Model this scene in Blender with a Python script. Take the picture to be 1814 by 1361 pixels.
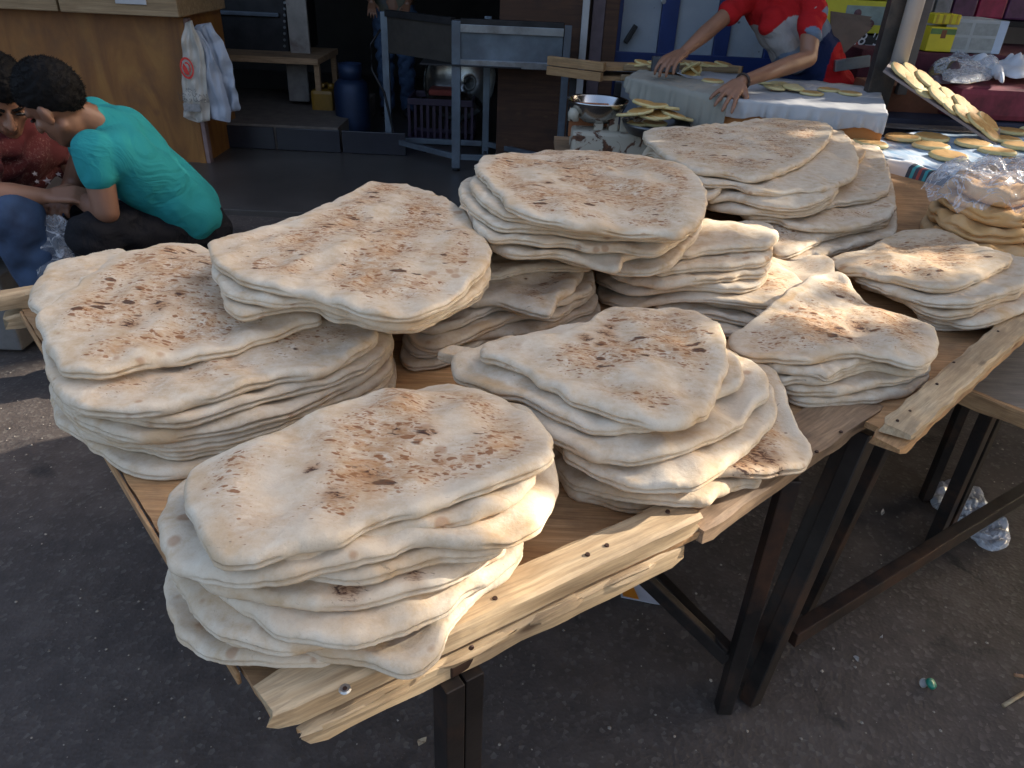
import bpy, bmesh, math, random
import numpy as np
from mathutils import Vector, Matrix, Quaternion

S = bpy.context.scene
for o in list(bpy.data.objects):
    bpy.data.objects.remove(o)
COL = S.collection
R = math.radians

# ---------------------------------------------------------------- camera
IW, IH, FPX = 1814.0, 1361.0, 1310.0
PITCH, ROLL, CAMH = R(30.5), R(2.7), 1.5
CO = np.array([0.0, 0.0, CAMH])
_F = np.array([0, math.cos(PITCH), -math.sin(PITCH)])
_r0 = np.array([1.0, 0, 0]); _u0 = np.cross(_r0, _F)
_R = math.cos(ROLL) * _r0 + math.sin(ROLL) * _u0
_U = np.cross(_R, _F)
cd = bpy.data.cameras.new('camera'); cam = bpy.data.objects.new('camera', cd); COL.objects.link(cam)
cd.sensor_fit = 'HORIZONTAL'; cd.sensor_width = 36.0; cd.lens = 36.0 * FPX / IW
cd.clip_start = 0.02; cd.clip_end = 400
M = Matrix(((_R[0], _U[0], -_F[0], 0), (_R[1], _U[1], -_F[1], 0), (_R[2], _U[2], -_F[2], CAMH), (0, 0, 0, 1)))
cam.matrix_world = M
S.camera = cam

def ray(x, y):
    return _F * FPX + _R * (x - IW / 2) - _U * (y - IH / 2)
def at(x, y, z=None, Y=None):
    """world point seen at photo position x, y on the level plane z or on the upright plane Y"""
    d = ray(x, y)
    t = (z - CAMH) / d[2] if z is not None else Y / d[1]
    return Vector(CO + t * d)

# ---------------------------------------------------------------- world, sun, exposure
SUN_DIR = Vector((0.86, 0.36, 0.40)).normalized()
W = bpy.data.worlds.new("World"); S.world = W; W.use_nodes = True
wn = W.node_tree.nodes; wl = W.node_tree.links
sky = wn.new('ShaderNodeTexSky'); sky.sky_type = 'NISHITA'; sky.sun_disc = False
sky.sun_elevation = math.asin(SUN_DIR.z); sky.sun_rotation = math.atan2(SUN_DIR.x, SUN_DIR.y)
sky.air_density = 0.8; sky.dust_density = 6.0; sky.ozone_density = 0.3
wn['Background'].inputs['Strength'].default_value = 0.15
wl.new(sky.outputs[0], wn['Background'].inputs[0])
sl = bpy.data.lights.new('sun', 'SUN'); sl.energy = 3.0; sl.angle = R(0.6); sl.color = (1.0, 0.93, 0.83)
so = bpy.data.objects.new('sun', sl); COL.objects.link(so)
so.rotation_euler = SUN_DIR.to_track_quat('Z', 'Y').to_euler(); so.location = SUN_DIR * 20
S.view_settings.view_transform = 'Standard'; S.view_settings.look = 'None'
S.view_settings.gamma = 1.0; S.view_settings.use_curve_mapping = False
S.view_settings.exposure = 1.8
S.render.engine = 'CYCLES'
S.cycles.max_bounces = 6; S.cycles.transparent_max_bounces = 12

# ---------------------------------------------------------------- helpers
def tag(o, label=None, cat=None, group=None, kind=None):
    if label: o['label'] = label
    if cat: o['category'] = cat
    if group: o['group'] = group
    if kind: o['kind'] = kind
    return o
def empty(name, loc=(0, 0, 0), label=None, cat=None, group=None, rz=0):
    o = bpy.data.objects.new(name, None); COL.objects.link(o); o.location = loc; o.rotation_euler = (0, 0, rz)
    o.empty_display_size = 0.05
    return tag(o, label, cat, group)
TMP = bpy.data.scenes.new('workbench_scene')
def link(name, me, mat=None, parent=None, loc=None):
    o = bpy.data.objects.new(name, me); COL.objects.link(o)
    if mat is not None and not me.materials: me.materials.append(mat)
    if parent is not None: o.parent = parent
    if loc is not None: o.location = loc
    return o
def mesh(name, vs, fs, smooth=False):
    me = bpy.data.meshes.new(name); me.from_pydata([tuple(v) for v in vs], [], fs); me.update()
    if smooth: me.polygons.foreach_set('use_smooth', [True] * len(me.polygons))
    return me
def bm_mesh(name, bm, smooth=False, sharp=None):
    bmesh.ops.recalc_face_normals(bm, faces=bm.faces)
    me = bpy.data.meshes.new(name); bm.to_mesh(me); bm.free()
    if sharp: me.polygons.foreach_set('use_smooth', [True] * len(me.polygons)); me.set_sharp_from_angle(angle=R(sharp))
    if smooth: me.polygons.foreach_set('use_smooth', [True] * len(me.polygons))
    return me
def box_bm(bm, c, s, bev=0.0, rot=None):
    r = bmesh.ops.create_cube(bm, size=1.0)
    vs = r['verts']
    bmesh.ops.scale(bm, vec=s, verts=vs)
    if bev > 0:
        es = list({e for v in vs for e in v.link_edges})
        r2 = bmesh.ops.bevel(bm, geom=es, offset=bev, segments=2, affect='EDGES', profile=0.6)
        vs = list({v for v in r2['verts']} | {v for v in vs if v.is_valid})
    if rot is not None: bmesh.ops.rotate(bm, cent=(0, 0, 0), matrix=rot, verts=vs)
    bmesh.ops.translate(bm, vec=c, verts=vs)
    return vs
def box(name, c, s, mat, parent=None, bev=0.004, rot=None, loc=None):
    bm = bmesh.new(); box_bm(bm, c, s, bev, rot)
    return link(name, bm_mesh(name, bm), mat, parent, loc)
def tube_bm(bm, p, q, r0, r1=None, n=12, caps=True):
    p = Vector(p); q = Vector(q); r1 = r0 if r1 is None else r1
    d = q - p
    m = d.to_track_quat('Z', 'Y').to_matrix().to_4x4(); m.translation = (p + q) / 2
    bmesh.ops.create_cone(bm, cap_ends=caps, segments=n, radius1=r0, radius2=r1, depth=d.length, matrix=m)
def path_tube(name, pts, r, mat, parent=None, n=8, smooth=True):
    """a swept tube along points, r a number or a list"""
    pts = [Vector(p) for p in pts]; vs = []; fs = []
    up = Vector((0, 0, 1))
    for i, p in enumerate(pts):
        d = (pts[min(i + 1, len(pts) - 1)] - pts[max(i - 1, 0)]).normalized()
        a = d.cross(up)
        if a.length < 1e-3: a = d.cross(Vector((0, 1, 0)))
        a.normalize(); b = d.cross(a); rr = r[i] if isinstance(r, (list, tuple)) else r
        for k in range(n):
            t = 2 * math.pi * k / n
            vs.append(p + (a * math.cos(t) + b * math.sin(t)) * rr)
    for i in range(len(pts) - 1):
        for k in range(n):
            fs.append((i * n + k, i * n + (k + 1) % n, (i + 1) * n + (k + 1) % n, (i + 1) * n + k))
    fs.append(tuple(range(n))[::-1]); fs.append(tuple(range(len(vs) - n, len(vs))))
    return link(name, mesh(name, vs, fs, smooth), mat, parent)
def bar(name, p, q, w, h, mat, parent=None, bev=0.003, up=(0, 0, 1)):
    """square bar from p to q, w sideways, h along up"""
    p = Vector(p); q = Vector(q); d = q - p; L = d.length; x = d.normalized()
    u = Vector(up); y = u.cross(x)
    if y.length < 1e-4: y = Vector((0, 1, 0)).cross(x)
    y.normalize(); z = x.cross(y)
    bm = bmesh.new(); box_bm(bm, (0, 0, 0), (L, w, h), bev)
    o = link(name, bm_mesh(name, bm), mat, parent)
    m = Matrix((x, y, z)).transposed().to_4x4(); m.translation = (p + q) / 2
    if parent is not None: m = Matrix.Translation(-Vector(parent.location)) @ m
    o.matrix_local = m
    return o
def lathe(name, prof, mat, parent=None, n=32, loc=None, smooth=True):
    vs = []; fs = []
    for r, z in prof:
        for k in range(n):
            t = 2 * math.pi * k / n; vs.append((r * math.cos(t), r * math.sin(t), z))
    for i in range(len(prof) - 1):
        for k in range(n):
            fs.append((i * n + k, i * n + (k + 1) % n, (i + 1) * n + (k + 1) % n, (i + 1) * n + k))
    me = mesh(name, vs, fs, smooth)
    return link(name, me, mat, parent, loc)
class Waves:
    """smooth band-limited noise from random plane waves"""
    def __init__(s, seed, lam, n=14, spread=1.6):
        g = np.random.RandomState(seed)
        a = g.uniform(0, 2 * np.pi, n); l = lam * np.exp(g.uniform(-math.log(spread), math.log(spread), n))
        s.kx = 2 * np.pi / l * np.cos(a); s.ky = 2 * np.pi / l * np.sin(a); s.p = g.uniform(0, 2 * np.pi, n); s.n = n
    def __call__(s, x, y):
        x = np.asarray(x, float); y = np.asarray(y, float); v = 0
        for i in range(s.n): v = v + np.sin(s.kx[i] * x + s.ky[i] * y + s.p[i])
        return v / math.sqrt(s.n / 2.0)

# ---------------------------------------------------------------- materials
def newmat(name):
    m = bpy.data.materials.new(name); m.use_nodes = True
    nt = m.node_tree; b = nt.nodes['Principled BSDF']
    return m, nt, b
class N:
    def __init__(s, nt): s.nt = nt
    def node(s, t, **kw):
        n = s.nt.nodes.new(t)
        for k, v in kw.items():
            if k.startswith('i_'): n.inputs[k[2:].replace('_', ' ')].default_value = v
            else: setattr(n, k, v)
        return n
    def lk(s, a, b): s.nt.links.new(a, b)
    def coord(s, kind='Object', scale=(1, 1, 1), rnd=0.0, rot=(0, 0, 0)):
        tc = s.node('ShaderNodeTexCoord'); mp = s.node('ShaderNodeMapping')
        mp.inputs['Scale'].default_value = scale; mp.inputs['Rotation'].default_value = rot
        s.lk(tc.outputs[kind], mp.inputs['Vector'])
        if rnd:
            oi = s.node('ShaderNodeObjectInfo'); ml = s.node('ShaderNodeMath', operation='MULTIPLY'); ml.inputs[1].default_value = rnd
            s.lk(oi.outputs['Random'], ml.inputs[0]); s.lk(ml.outputs[0], mp.inputs['Location'])
        return mp.outputs[0]
    def noise(s, vec, scale, detail=4, rough=0.55, dist=0.0):
        n = s.node('ShaderNodeTexNoise'); n.inputs['Scale'].default_value = scale; n.inputs['Detail'].default_value = detail
        n.inputs['Roughness'].default_value = rough; n.inputs['Distortion'].default_value = dist
        s.lk(vec, n.inputs['Vector']); return n.outputs['Fac']
    def voro(s, vec, scale, feature='F1', rand=1.0):
        n = s.node('ShaderNodeTexVoronoi'); n.feature = feature; n.inputs['Scale'].default_value = scale
        n.inputs['Randomness'].default_value = rand
        s.lk(vec, n.inputs['Vector']); return n
    def ramp(s, fac, stops, interp='LINEAR'):
        n = s.node('ShaderNodeValToRGB'); n.color_ramp.interpolation = interp
        el = n.color_ramp.elements
        while len(el) < len(stops): el.new(0.5)
        for e, (p, c) in zip(el, stops):
            e.position = p; e.color = (c if isinstance(c, (tuple, list)) else (c, c, c)) [:3] + (1,) if isinstance(c, tuple) else (c, c, c, 1)
        s.lk(fac, n.inputs[0]); return n.outputs[0]
    def mix(s, fac, a, b, mode='MIX'):
        n = s.node('ShaderNodeMix', data_type='RGBA', blend_type=mode)
        for sock, v in ((n.inputs[0], fac), (n.inputs[6], a), (n.inputs[7], b)):
            if isinstance(v, (int, float)): sock.default_value = v if sock == n.inputs[0] else (v, v, v, 1)
            elif isinstance(v, tuple): sock.default_value = v[:3] + (1,)
            else: s.lk(v, sock)
        return n.outputs[2]
    def math(s, op, a, b=None, clamp=False):
        n = s.node('ShaderNodeMath', operation=op); n.use_clamp = clamp
        for i, v in enumerate((a, b)):
            if v is None: continue
            if isinstance(v, (int, float)): n.inputs[i].default_value = v
            else: s.lk(v, n.inputs[i])
        return n.outputs[0]
    def bump(s, h, strength=0.4, dist=0.002, prev=None):
        n = s.node('ShaderNodeBump'); n.inputs['Strength'].default_value = strength; n.inputs['Distance'].default_value = dist
        s.lk(h, n.inputs['Height'])
        if prev is not None: s.lk(prev, n.inputs['Normal'])
        return n.outputs[0]
def plain(name, col, rough=0.7, metal=0.0, var=0.25, scale=12, bump=0.15, bscale=60, bdist=0.002, dirt=None, spec=0.5):
    m, nt, b = newmat(name); n = N(nt)
    v = n.coord('Object', rnd=20)
    f = n.noise(v, scale, 6, 0.6)
    lo = tuple(c * (1 - var) for c in col); hi = tuple(min(1, c * (1 + var)) for c in col)
    c = n.ramp(f, [(0.3, lo), (0.7, hi)])
    if dirt:
        f2 = n.noise(v, scale * 0.4, 8, 0.7)
        c = n.mix(n.ramp(f2, [(0.5, 0.0), (0.68, 1.0)]), c, dirt)
    n.lk(c, b.inputs['Base Color'])
    b.inputs['Roughness'].default_value = rough; b.inputs['Metallic'].default_value = metal
    b.inputs['Specular IOR Level'].default_value = spec
    if bump: n.lk(n.bump(n.noise(v, bscale, 4), bump, bdist), b.inputs['Normal'])
    return m

def mat_bread(name='baked_dough', gold=False):
    m, nt, b = newmat(name); n = N(nt)
    v = n.coord('Object', rnd=31)
    ve = n.coord('Object', scale=(0.75, 1.5, 1), rnd=17)
    at_ = n.node('ShaderNodeAttribute'); at_.attribute_name = 'toast'; toast = at_.outputs['Fac']
    at2 = n.node('ShaderNodeAttribute'); at2.attribute_name = 'tone'; tone = at2.outputs['Fac']
    big = n.noise(v, 7, 5, 0.6); mid = n.noise(v, 38, 5, 0.65); fine = n.noise(v, 420, 3, 0.7)
    c = n.ramp(mid, [(0.3, (0.53, 0.385, 0.235)), (0.5, (0.625, 0.505, 0.36)), (0.72, (0.71, 0.615, 0.475))])
    c = n.mix(n.ramp(big, [(0.42, 0.0), (0.64, 0.55)]), c, (0.71, 0.615, 0.475))
    # bran specks and flour
    c = n.mix(n.ramp(fine, [(0.55, 0.0), (0.75, 0.32)]), c, (0.42, 0.27, 0.15))
    c = n.mix(n.math('MULTIPLY', tone, n.ramp(n.noise(v, 16, 4), [(0.35, 0.4), (0.6, 1.0)])), c, (0.50, 0.295, 0.12))
    # toasted field
    wv = n.node('ShaderNodeTexNoise'); wv.inputs['Scale'].default_value = 45; wv.inputs['Detail'].default_value = 3; n.lk(ve, wv.inputs['Vector'])
    dsp = n.node('ShaderNodeVectorMath', operation='MULTIPLY_ADD'); dsp.inputs[1].default_value = (.022, .022, .022); n.lk(wv.outputs['Color'], dsp.inputs[0]); n.lk(ve, dsp.inputs[2]); vd = dsp.outputs[0]
    tn = n.noise(ve, 34, 7, 0.78, 0.8)
    tmask = n.math('MULTIPLY', toast, n.ramp(tn, [(0.40, 0.0), (0.62, 1.0)]))
    c = n.mix(n.math('MULTIPLY', tmask, 0.72), c, (0.47, 0.26, 0.12))
    tm2 = n.math('MULTIPLY', toast, n.ramp(n.noise(ve, 110, 5, .7, .5), [(0.45, 0.0), (0.62, 1.0)]))
    c = n.mix(n.math('MULTIPLY', tm2, 0.45), c, (0.42, 0.22, 0.095))
    def freckles(scale, lo, gain, patch, k, col, c, power=2.0):
        fv = n.voro(vd, scale); sp = n.node('ShaderNodeSeparateColor'); n.lk(fv.outputs['Color'], sp.inputs[0])
        rnd = n.math('POWER', sp.outputs['Red'], power)
        pm = n.ramp(n.noise(ve, patch, 3, .6), [(lo, 0.0), (lo + .16, 1.0)])
        rad = n.math('MULTIPLY', n.math('MULTIPLY', n.math('MULTIPLY', rnd, pm), n.math('MULTIPLY', toast, 1.3, True)), gain)
        mk = n.math('MULTIPLY', n.math('SUBTRACT', rad, fv.outputs['Distance']), 8.0, True)
        return n.mix(n.math('MULTIPLY', mk, k), c, col), mk
    c, f1m = freckles(170, .34, .70, 30, .75, (0.30, 0.125, 0.05), c, 1.3)
    c, fr_m = freckles(80, .35, .66, 20, .85, (0.24, 0.095, 0.038), c, 1.6)
    # stray freckles on the pale dough
    sf = n.voro(v, 26); sfn = n.noise(v, 5, 2)
    sm = n.math('MULTIPLY', n.math('SUBTRACT', n.math('MULTIPLY', n.math('SUBTRACT', sfn, 0.42), 1.2), sf.outputs['Distance']), 8.0, True)
    c = n.mix(n.math('MULTIPLY', sm, 0.55), c, (0.34, 0.16, 0.07))
    # charred blisters
    c, cm = freckles(36, .44, .66, 11, .92, n.ramp(n.noise(vd, 160, 3), [(.4, (0.16, 0.065, 0.03)), (.6, (0.05, 0.03, 0.025))]), c, 2.2)
    at3 = n.node('ShaderNodeAttribute'); at3.attribute_name = 'char'; char = at3.outputs['Fac']
    cnz = n.noise(vd, 55, 5, .65, 1.5); c = n.mix(n.math('MULTIPLY', char, .75, True), c, (0.38, 0.20, 0.09))
    c = n.mix(n.math('MULTIPLY', n.math('SUBTRACT', n.math('ADD', cnz, n.math('MULTIPLY', char, .26)), .66), 7.0, True), c, n.ramp(cnz, [(.42, (0.20, 0.085, 0.04)), (.66, (0.06, 0.038, 0.032))]))
    if gold: c = n.mix(.62, c, (0.55, 0.32, 0.13))
    n.lk(c, b.inputs['Base Color'])
    b.inputs['Roughness'].default_value = 0.92; b.inputs['Specular IOR Level'].default_value = 0.15
    b1 = n.bump(mid, 0.35, 0.004)
    b2 = n.bump(n.noise(v, 130, 4, 0.6), 0.5, 0.0018, b1)
    b3 = n.bump(fine, 0.35, 0.0006, b2)
    b4 = n.bump(fr_m, 0.35, 0.0012, b3)
    b5 = n.bump(cm, 0.5, 0.003, b4)
    n.lk(b5, b.inputs['Normal'])
    return m
BREAD = mat_bread(); BREAD_GOLD = mat_bread('golden_baked_dough', True)

def mat_wood(name, c0, c1, c2, stain=(0.10, 0.07, 0.05), amt=0.5, scale=1.0, rough=0.75):
    m, nt, b = newmat(name); n = N(nt)
    v = n.coord('Object', scale=(1.2 * scale, 14 * scale, 14 * scale), rnd=13)
    v2 = n.coord('Object', scale=(3 * scale, 60 * scale, 60 * scale), rnd=23)
    v3 = n.coord('Object', rnd=9)
    g = n.noise(v, 2.2, 6, 0.6, 1.4); g2 = n.noise(v2, 3.0, 5, 0.7, 0.4); st = n.noise(v3, 6, 6, 0.65)
    c = n.ramp(g, [(0.28, c0), (0.5, c1), (0.75, c2)])
    c = n.mix(n.ramp(g2, [(0.35, 0.5), (0.6, 0.0)]), c, tuple(x * 0.5 for x in c0))
    c = n.mix(n.math('MULTIPLY', n.ramp(st, [(0.48, 0.0), (0.70, 1.0)]), amt), c, stain)
    # knots
    k = n.voro(n.coord('Object', scale=(4, 11, 11), rnd=41), 1.0)
    c = n.mix(n.ramp(k.outputs['Distance'], [(0.04, 0.85), (0.10, 0.0)]), c, (0.09, 0.045, 0.02))
    n.lk(c, b.inputs['Base Color']); b.inputs['Roughness'].default_value = rough
    b1 = n.bump(g2, 0.5, 0.0015); b2 = n.bump(g, 0.3, 0.002, b1); n.lk(b2, b.inputs['Normal'])
    return m
PINE = mat_wood('rough_pine', (0.38, 0.25, 0.13), (0.55, 0.39, 0.22), (0.65, 0.50, 0.31), (0.22, 0.15, 0.09), 0.6)
PLY = mat_wood('worn_plywood', (0.33, 0.17, 0.07), (0.50, 0.28, 0.12), (0.60, 0.37, 0.18), (0.13, 0.07, 0.04), 0.55)
OLDWOOD = mat_wood('greasy_old_wood', (0.20, 0.12, 0.06), (0.32, 0.20, 0.11), (0.42, 0.28, 0.16), (0.07, 0.045, 0.03), 0.7)
STEEL_DARK = plain('dark_painted_steel', (0.035, 0.028, 0.024), 0.45, 0.55, 0.4, 9, 0.2, 70, dirt=(0.10, 0.05, 0.03))

def mat_asphalt():
    m, nt, b = newmat('asphalt'); n = N(nt)
    v = n.coord('Object')
    big = n.noise(v, 1.6, 6, 0.6); mid = n.noise(v, 9, 5, 0.65); fine = n.noise(v, 120, 4, 0.7)
    ag = n.voro(v, 95); ag2 = n.voro(v, 210)
    c = n.ramp(mid, [(0.3, (0.050, 0.037, 0.029)), (0.55, (0.084, 0.065, 0.053)), (0.8, (0.13, 0.105, 0.088))])
    c = n.mix(n.ramp(big, [(0.35, 0.0), (0.62, 0.65)]), c, (0.046, 0.037, 0.034))
    c = n.mix(n.ramp(ag.outputs['Color'], [(0.68, 0.0), (0.95, 0.5)]), c, (0.17, 0.15, 0.125))
    stn = n.noise(v, 4.2, 4, .55, .6); c = n.mix(n.ramp(stn, [(0.62, 0.0), (0.70, 0.75)]), c, (0.016, 0.013, 0.012))
    sp = n.math('MULTIPLY', n.ramp(ag2.outputs['Distance'], [(0.10, 1.0), (0.2, 0.0)]), n.ramp(n.noise(v, 40, 2), [(0.55, 0.0), (0.68, 1.0)]))
    c = n.mix(n.math('MULTIPLY', sp, 0.5), c, (0.34, 0.30, 0.26))
    n.lk(c, b.inputs['Base Color'])
    n.lk(n.ramp(big, [(0.3, 0.55), (0.7, 0.85)]), b.inputs['Roughness'])
    b1 = n.bump(ag.outputs['Distance'], 0.35, 0.003); b2 = n.bump(fine, 0.5, 0.002, b1); b3 = n.bump(mid, 0.2, 0.004, b2)
    n.lk(b3, b.inputs['Normal'])
    return m
ASPHALT = mat_asphalt()

# ---------------------------------------------------------------- ground
g = 24
vs = []; fs = []
xs = np.concatenate([np.linspace(-60, -4, 8), np.linspace(-3.5, 4, 70), np.linspace(4.5, 60, 8)])
ys = np.concatenate([np.linspace(-40, -1, 6), np.linspace(-0.5, 5, 60), np.linspace(5.5, 60, 8)])
gw = Waves(5, 1.1); gw2 = Waves(6, 0.25)
for y in ys:
    for x in xs:
        near = 1.0 if (abs(x) < 4 and -0.6 < y < 4.2) else 0.0
        vs.append((x, y, near * (-0.004 + 0.004 * float(gw(x, y)) * 0.5 + 0.0012 * float(gw2(x, y)))))
nx = len(xs)
for j in range(len(ys) - 1):
    for i in range(nx - 1): fs.append((j * nx + i, j * nx + i + 1, (j + 1) * nx + i + 1, (j + 1) * nx + i))
tag(link('ground', mesh('ground', vs, fs, True), ASPHALT), 'dark worn asphalt street with pale chips and crumbs', kind='structure')
# ---------------------------------------------------------------- the plank table and its steel trestles
TZ = 0.72
def quad_slab(name, pts, z0, z1, mat, parent=None, jag=0.0, seed=1):
    """a flat board with a given plan outline, edges slightly ragged"""
    g = np.random.RandomState(seed); out = []
    n = len(pts)
    for i in range(n):
        a = Vector(pts[i]); b = Vector(pts[(i + 1) % n]); L = (b - a).length; k = max(2, int(L / 0.02))
        nn = Vector((b.y - a.y, a.x - b.x, 0)).normalized()
        for j in range(k):
            p = a.lerp(b, j / k) + nn * (g.uniform(-jag, jag) if j else 0); out.append(p)
    bm = bmesh.new()
    lo = [bm.verts.new((p.x, p.y, z0)) for p in out]; hi = [bm.verts.new((p.x, p.y, z1)) for p in out]
    bm.faces.new(hi); bm.faces.new(lo[::-1])
    for i in range(len(out)):
        k = (i + 1) % len(out); bm.faces.new((lo[i], lo[k], hi[k], hi[i]))
    o = link(name, bm_mesh(name, bm), mat, parent)
    return o
def plank(name, p, q, w, h, mat, parent=None, seed=0, warp=0.0015, side=1, zt=None):
    """a sawn batten whose outer top edge runs from p to q; w inward, h down; uneven worn edges"""
    p = Vector(p); q = Vector(q); L = (q - p).length; x = (q - p).normalized(); y = Vector((-x.y, x.x, 0)).normalized() * side
    z = x.cross(y) if side > 0 else y.cross(x)
    nseg = max(6, int(L / 0.025)); g = Waves(seed + 50, 0.12); g2 = Waves(seed + 51, 0.06)
    rs = random.Random(seed)
    sec = [(0.0, 0.12), (0.10, 0.0), (0.9, 0.0), (1.0, 0.1), (1.0, 1.0), (0.0, 1.0), (0.0, 0.55)]
    vs = []; fs = []
    for i in range(nseg + 1):
        s = L * i / nseg; e = min(i, nseg - i); sh = 0.004 if e == 0 else 0.0
        for k, (a, b) in enumerate(sec):
            dw = warp * (float(g(s, k * .05)) + 0.25 * float(g2(s, k * .2)))
            dh = warp * (float(g(s + 3, k * .05)) + 0.25 * float(g2(s + 5, k * .15)))
            vs.append(Vector((s + (0.004 * float(g2(k * .5, a)) if e == 0 else 0), a * w + dw + (sh if a < .5 else -sh), -b * h + dh - (sh * (1 - 2 * b)))))
    m = len(sec)
    for i in range(nseg):
        for k in range(m): fs.append((i * m + k, i * m + (k + 1) % m, (i + 1) * m + (k + 1) % m, (i + 1) * m + k))
    fs.append(tuple(range(m))); fs.append(tuple(nseg * m + k for k in range(m))[::-1])
    bm = bmesh.new(); me0 = mesh(name, vs, fs); bm.from_mesh(me0); bpy.data.meshes.remove(me0)
    o = link(name, bm_mesh(name, bm, sharp=24), mat, parent)
    mt = Matrix((x, y, Vector((0, 0, 1)))).transposed().to_4x4(); mt.translation = p
    o.matrix_local = mt
    return o
def nail(parent, p, r=0.0035, mat=None, name='nail', nrm=(0, 0, 1)):
    bm = bmesh.new(); bmesh.ops.create_cone(bm, cap_ends=True, segments=12, radius1=r, radius2=r * 0.8, depth=0.0025)
    o = link(name, bm_mesh(name, bm), mat, parent); o.location = p
    o.rotation_mode = 'QUATERNION'; o.rotation_quaternion = Vector(nrm).to_track_quat('Z', 'Y')
    return o
NAILM = plain('rusty_nail', (0.06, 0.03, 0.02), 0.6, 0.5)
ZINC = plain('zinc_screw', (0.55, 0.57, 0.6), 0.3, 0.9)

FL = at(484, 1268, 0.755); FR = at(1249, 912, 0.755)
u1 = (FR - FL); u1.z = 0; u1.normalize(); v1 = Vector((-u1.y, u1.x, 0))
LB = at(38, 548, TZ)
# tray 1
t1 = empty('plank_tray', (0, 0, 0), 'low plywood tray edged with a rough pine batten and one bright screw, nearest the camera', 'tray')
f0 = at(470, 1262, TZ); f0.z = 0; f1 = FR.copy(); f1.z = 0
lb = LB.copy(); lb.z = 0; rb = f1 + (lb - f0)
quad_slab('plywood_panel', [f0 + u1 * 0.004 - v1 * 0.0, f1 - v1 * 0.0, rb, lb], TZ - 0.012, TZ, PLY, t1, 0.0012, 3)
plank('batten', FL, FR, 0.058, 0.035, PINE, t1, 1, 0.0009)
plank('lower_batten', Vector((FL.x, FL.y, TZ - 0.0125)) - v1 * 0.002 + u1 * 0.03, Vector((FR.x, FR.y, TZ - 0.0125)) + u1 * -0.03 - v1 * 0.002, 0.05, 0.036, PINE, t1, 2, 0.0009)
a = lb - u1 * 0.06; b_ = rb
plank('rear_batten', Vector((a.x, a.y, TZ + 0.038)), Vector((b_.x, b_.y, TZ + 0.038)), 0.05, 0.037, PINE, t1, 3)
plank('rear_lower_batten', Vector((a.x, a.y, TZ - 0.013)) + u1 * 0.02, Vector((b_.x, b_.y, TZ - 0.013)), 0.05, 0.034, PINE, t1, 9)
# side lipping on the left edge, a thin strip
sd = (lb - f0).normalized()
bar('edge_strip', Vector((f0.x, f0.y, TZ - 0.010)) + sd * 0.07 - u1 * 0.004, Vector((lb.x, lb.y, TZ - 0.010)) - sd * 0.01 - u1 * 0.004, 0.006, 0.022, PLY, t1)
# splinters and packing pieces between the battens
for k, (fr, ln) in enumerate(((0.02, 0.16), (0.30, 0.12), (0.52, 0.09), (0.72, 0.10))):
    p = Vector((FL.x, FL.y, TZ - 0.012)) + u1 * (0.65 * fr + 0.01) - v1 * 0.006
    plank('splinter', p, p + u1 * ln, 0.02, 0.012, PINE, t1, 20 + k, 0.001)
nail(t1, at(611, 1220, 0.7565), 0.0075, ZINC, 'screw'); nail(t1, at(611, 1220, 0.7578), 0.0032, NAILM, 'screw_recess')
for px in ((877, 1060), (1041, 982), (1075, 966), (1183, 906)):
    nail(t1, at(*px, 0.7565), 0.004, NAILM)
nail(t1, at(834, 1146, 0.735) - v1 * 0.002, 0.004, NAILM, 'nail', -v1)
# tray 2
E0 = at(1251, 940, TZ + .012); E1 = at(1570, 716, TZ + .012)
u2 = (E1 - E0); u2.z = 0; u2.normalize(); v2 = Vector((-u2.y, u2.x, 0))
t2 = empty('plank_tray', (0, 0, 0), 'dark stained plank tray without batten, under the middle stacks of bread', 'tray')
g0 = Vector((E0.x, E0.y, 0)); g1 = Vector((E1.x, E1.y, 0))
plank('front_board', E0 + Vector((0, 0, -0.001)), E1, 0.10, 0.030, OLDWOOD, t2, 5, 0.0012)
p2 = [g0 + v2 * 0.1005 + u2 * 0.002, g1 + v2 * 0.1005 - u2 * .04, g1 + v2 * 1.15 - u2 * 0.06, rb + u1 * 0.005]
quad_slab('plywood_panel', p2, TZ - 0.012, TZ + 0.004, PLY, t2, 0.0012, 4)
for px in ((1490, 765), (1376, 842), (1447, 800)): nail(t2, at(*px, TZ + 0.0125), 0.004, NAILM)
# tray 3 on the right
t3 = empty('plank_tray', (0, 0, 0), 'tray with a broad pale batten at the right edge of the picture', 'tray')
H0 = at(1617, 771, 0.762); H1 = at(1850, 556, 0.762)
u3 = (H1 - H0); u3.z = 0; u3.normalize(); v3 = Vector((-u3.y, u3.x, 0)); H2 = H0 + u3 * 2.35
wI = (at(1561, 745, 0.762) - H0).dot(v3)
plank('batten', H0, H2, max(0.06, wI), 0.022, PINE, t3, 7, 0.0012)
plank('lower_batten', H0 - u3 * 0.015 + v3 * 0.003 + Vector((0, 0, -0.0235)), H2 + Vector((0, 0, -0.0235)), max(0.06, wI), 0.022, PLY, t3, 8, 0.0012)
h0 = Vector((H0.x, H0.y, 0)) + v3 * (wI + .003) + u3 * .045; h1 = h0 + u3 * 2.29
D3 = 1.42
quad_slab('plywood_panel', [h0, h1, h1 + v3 * D3, h0 + v3 * D3], TZ - 0.010, TZ + 0.003, PLY, t3, 0.0012, 6)
for px in ((1768, 587), (1660, 680), (1690, 642), (1612, 728), (1590, 745)): nail(t3, at(*px, 0.763), 0.0032, NAILM)

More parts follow.
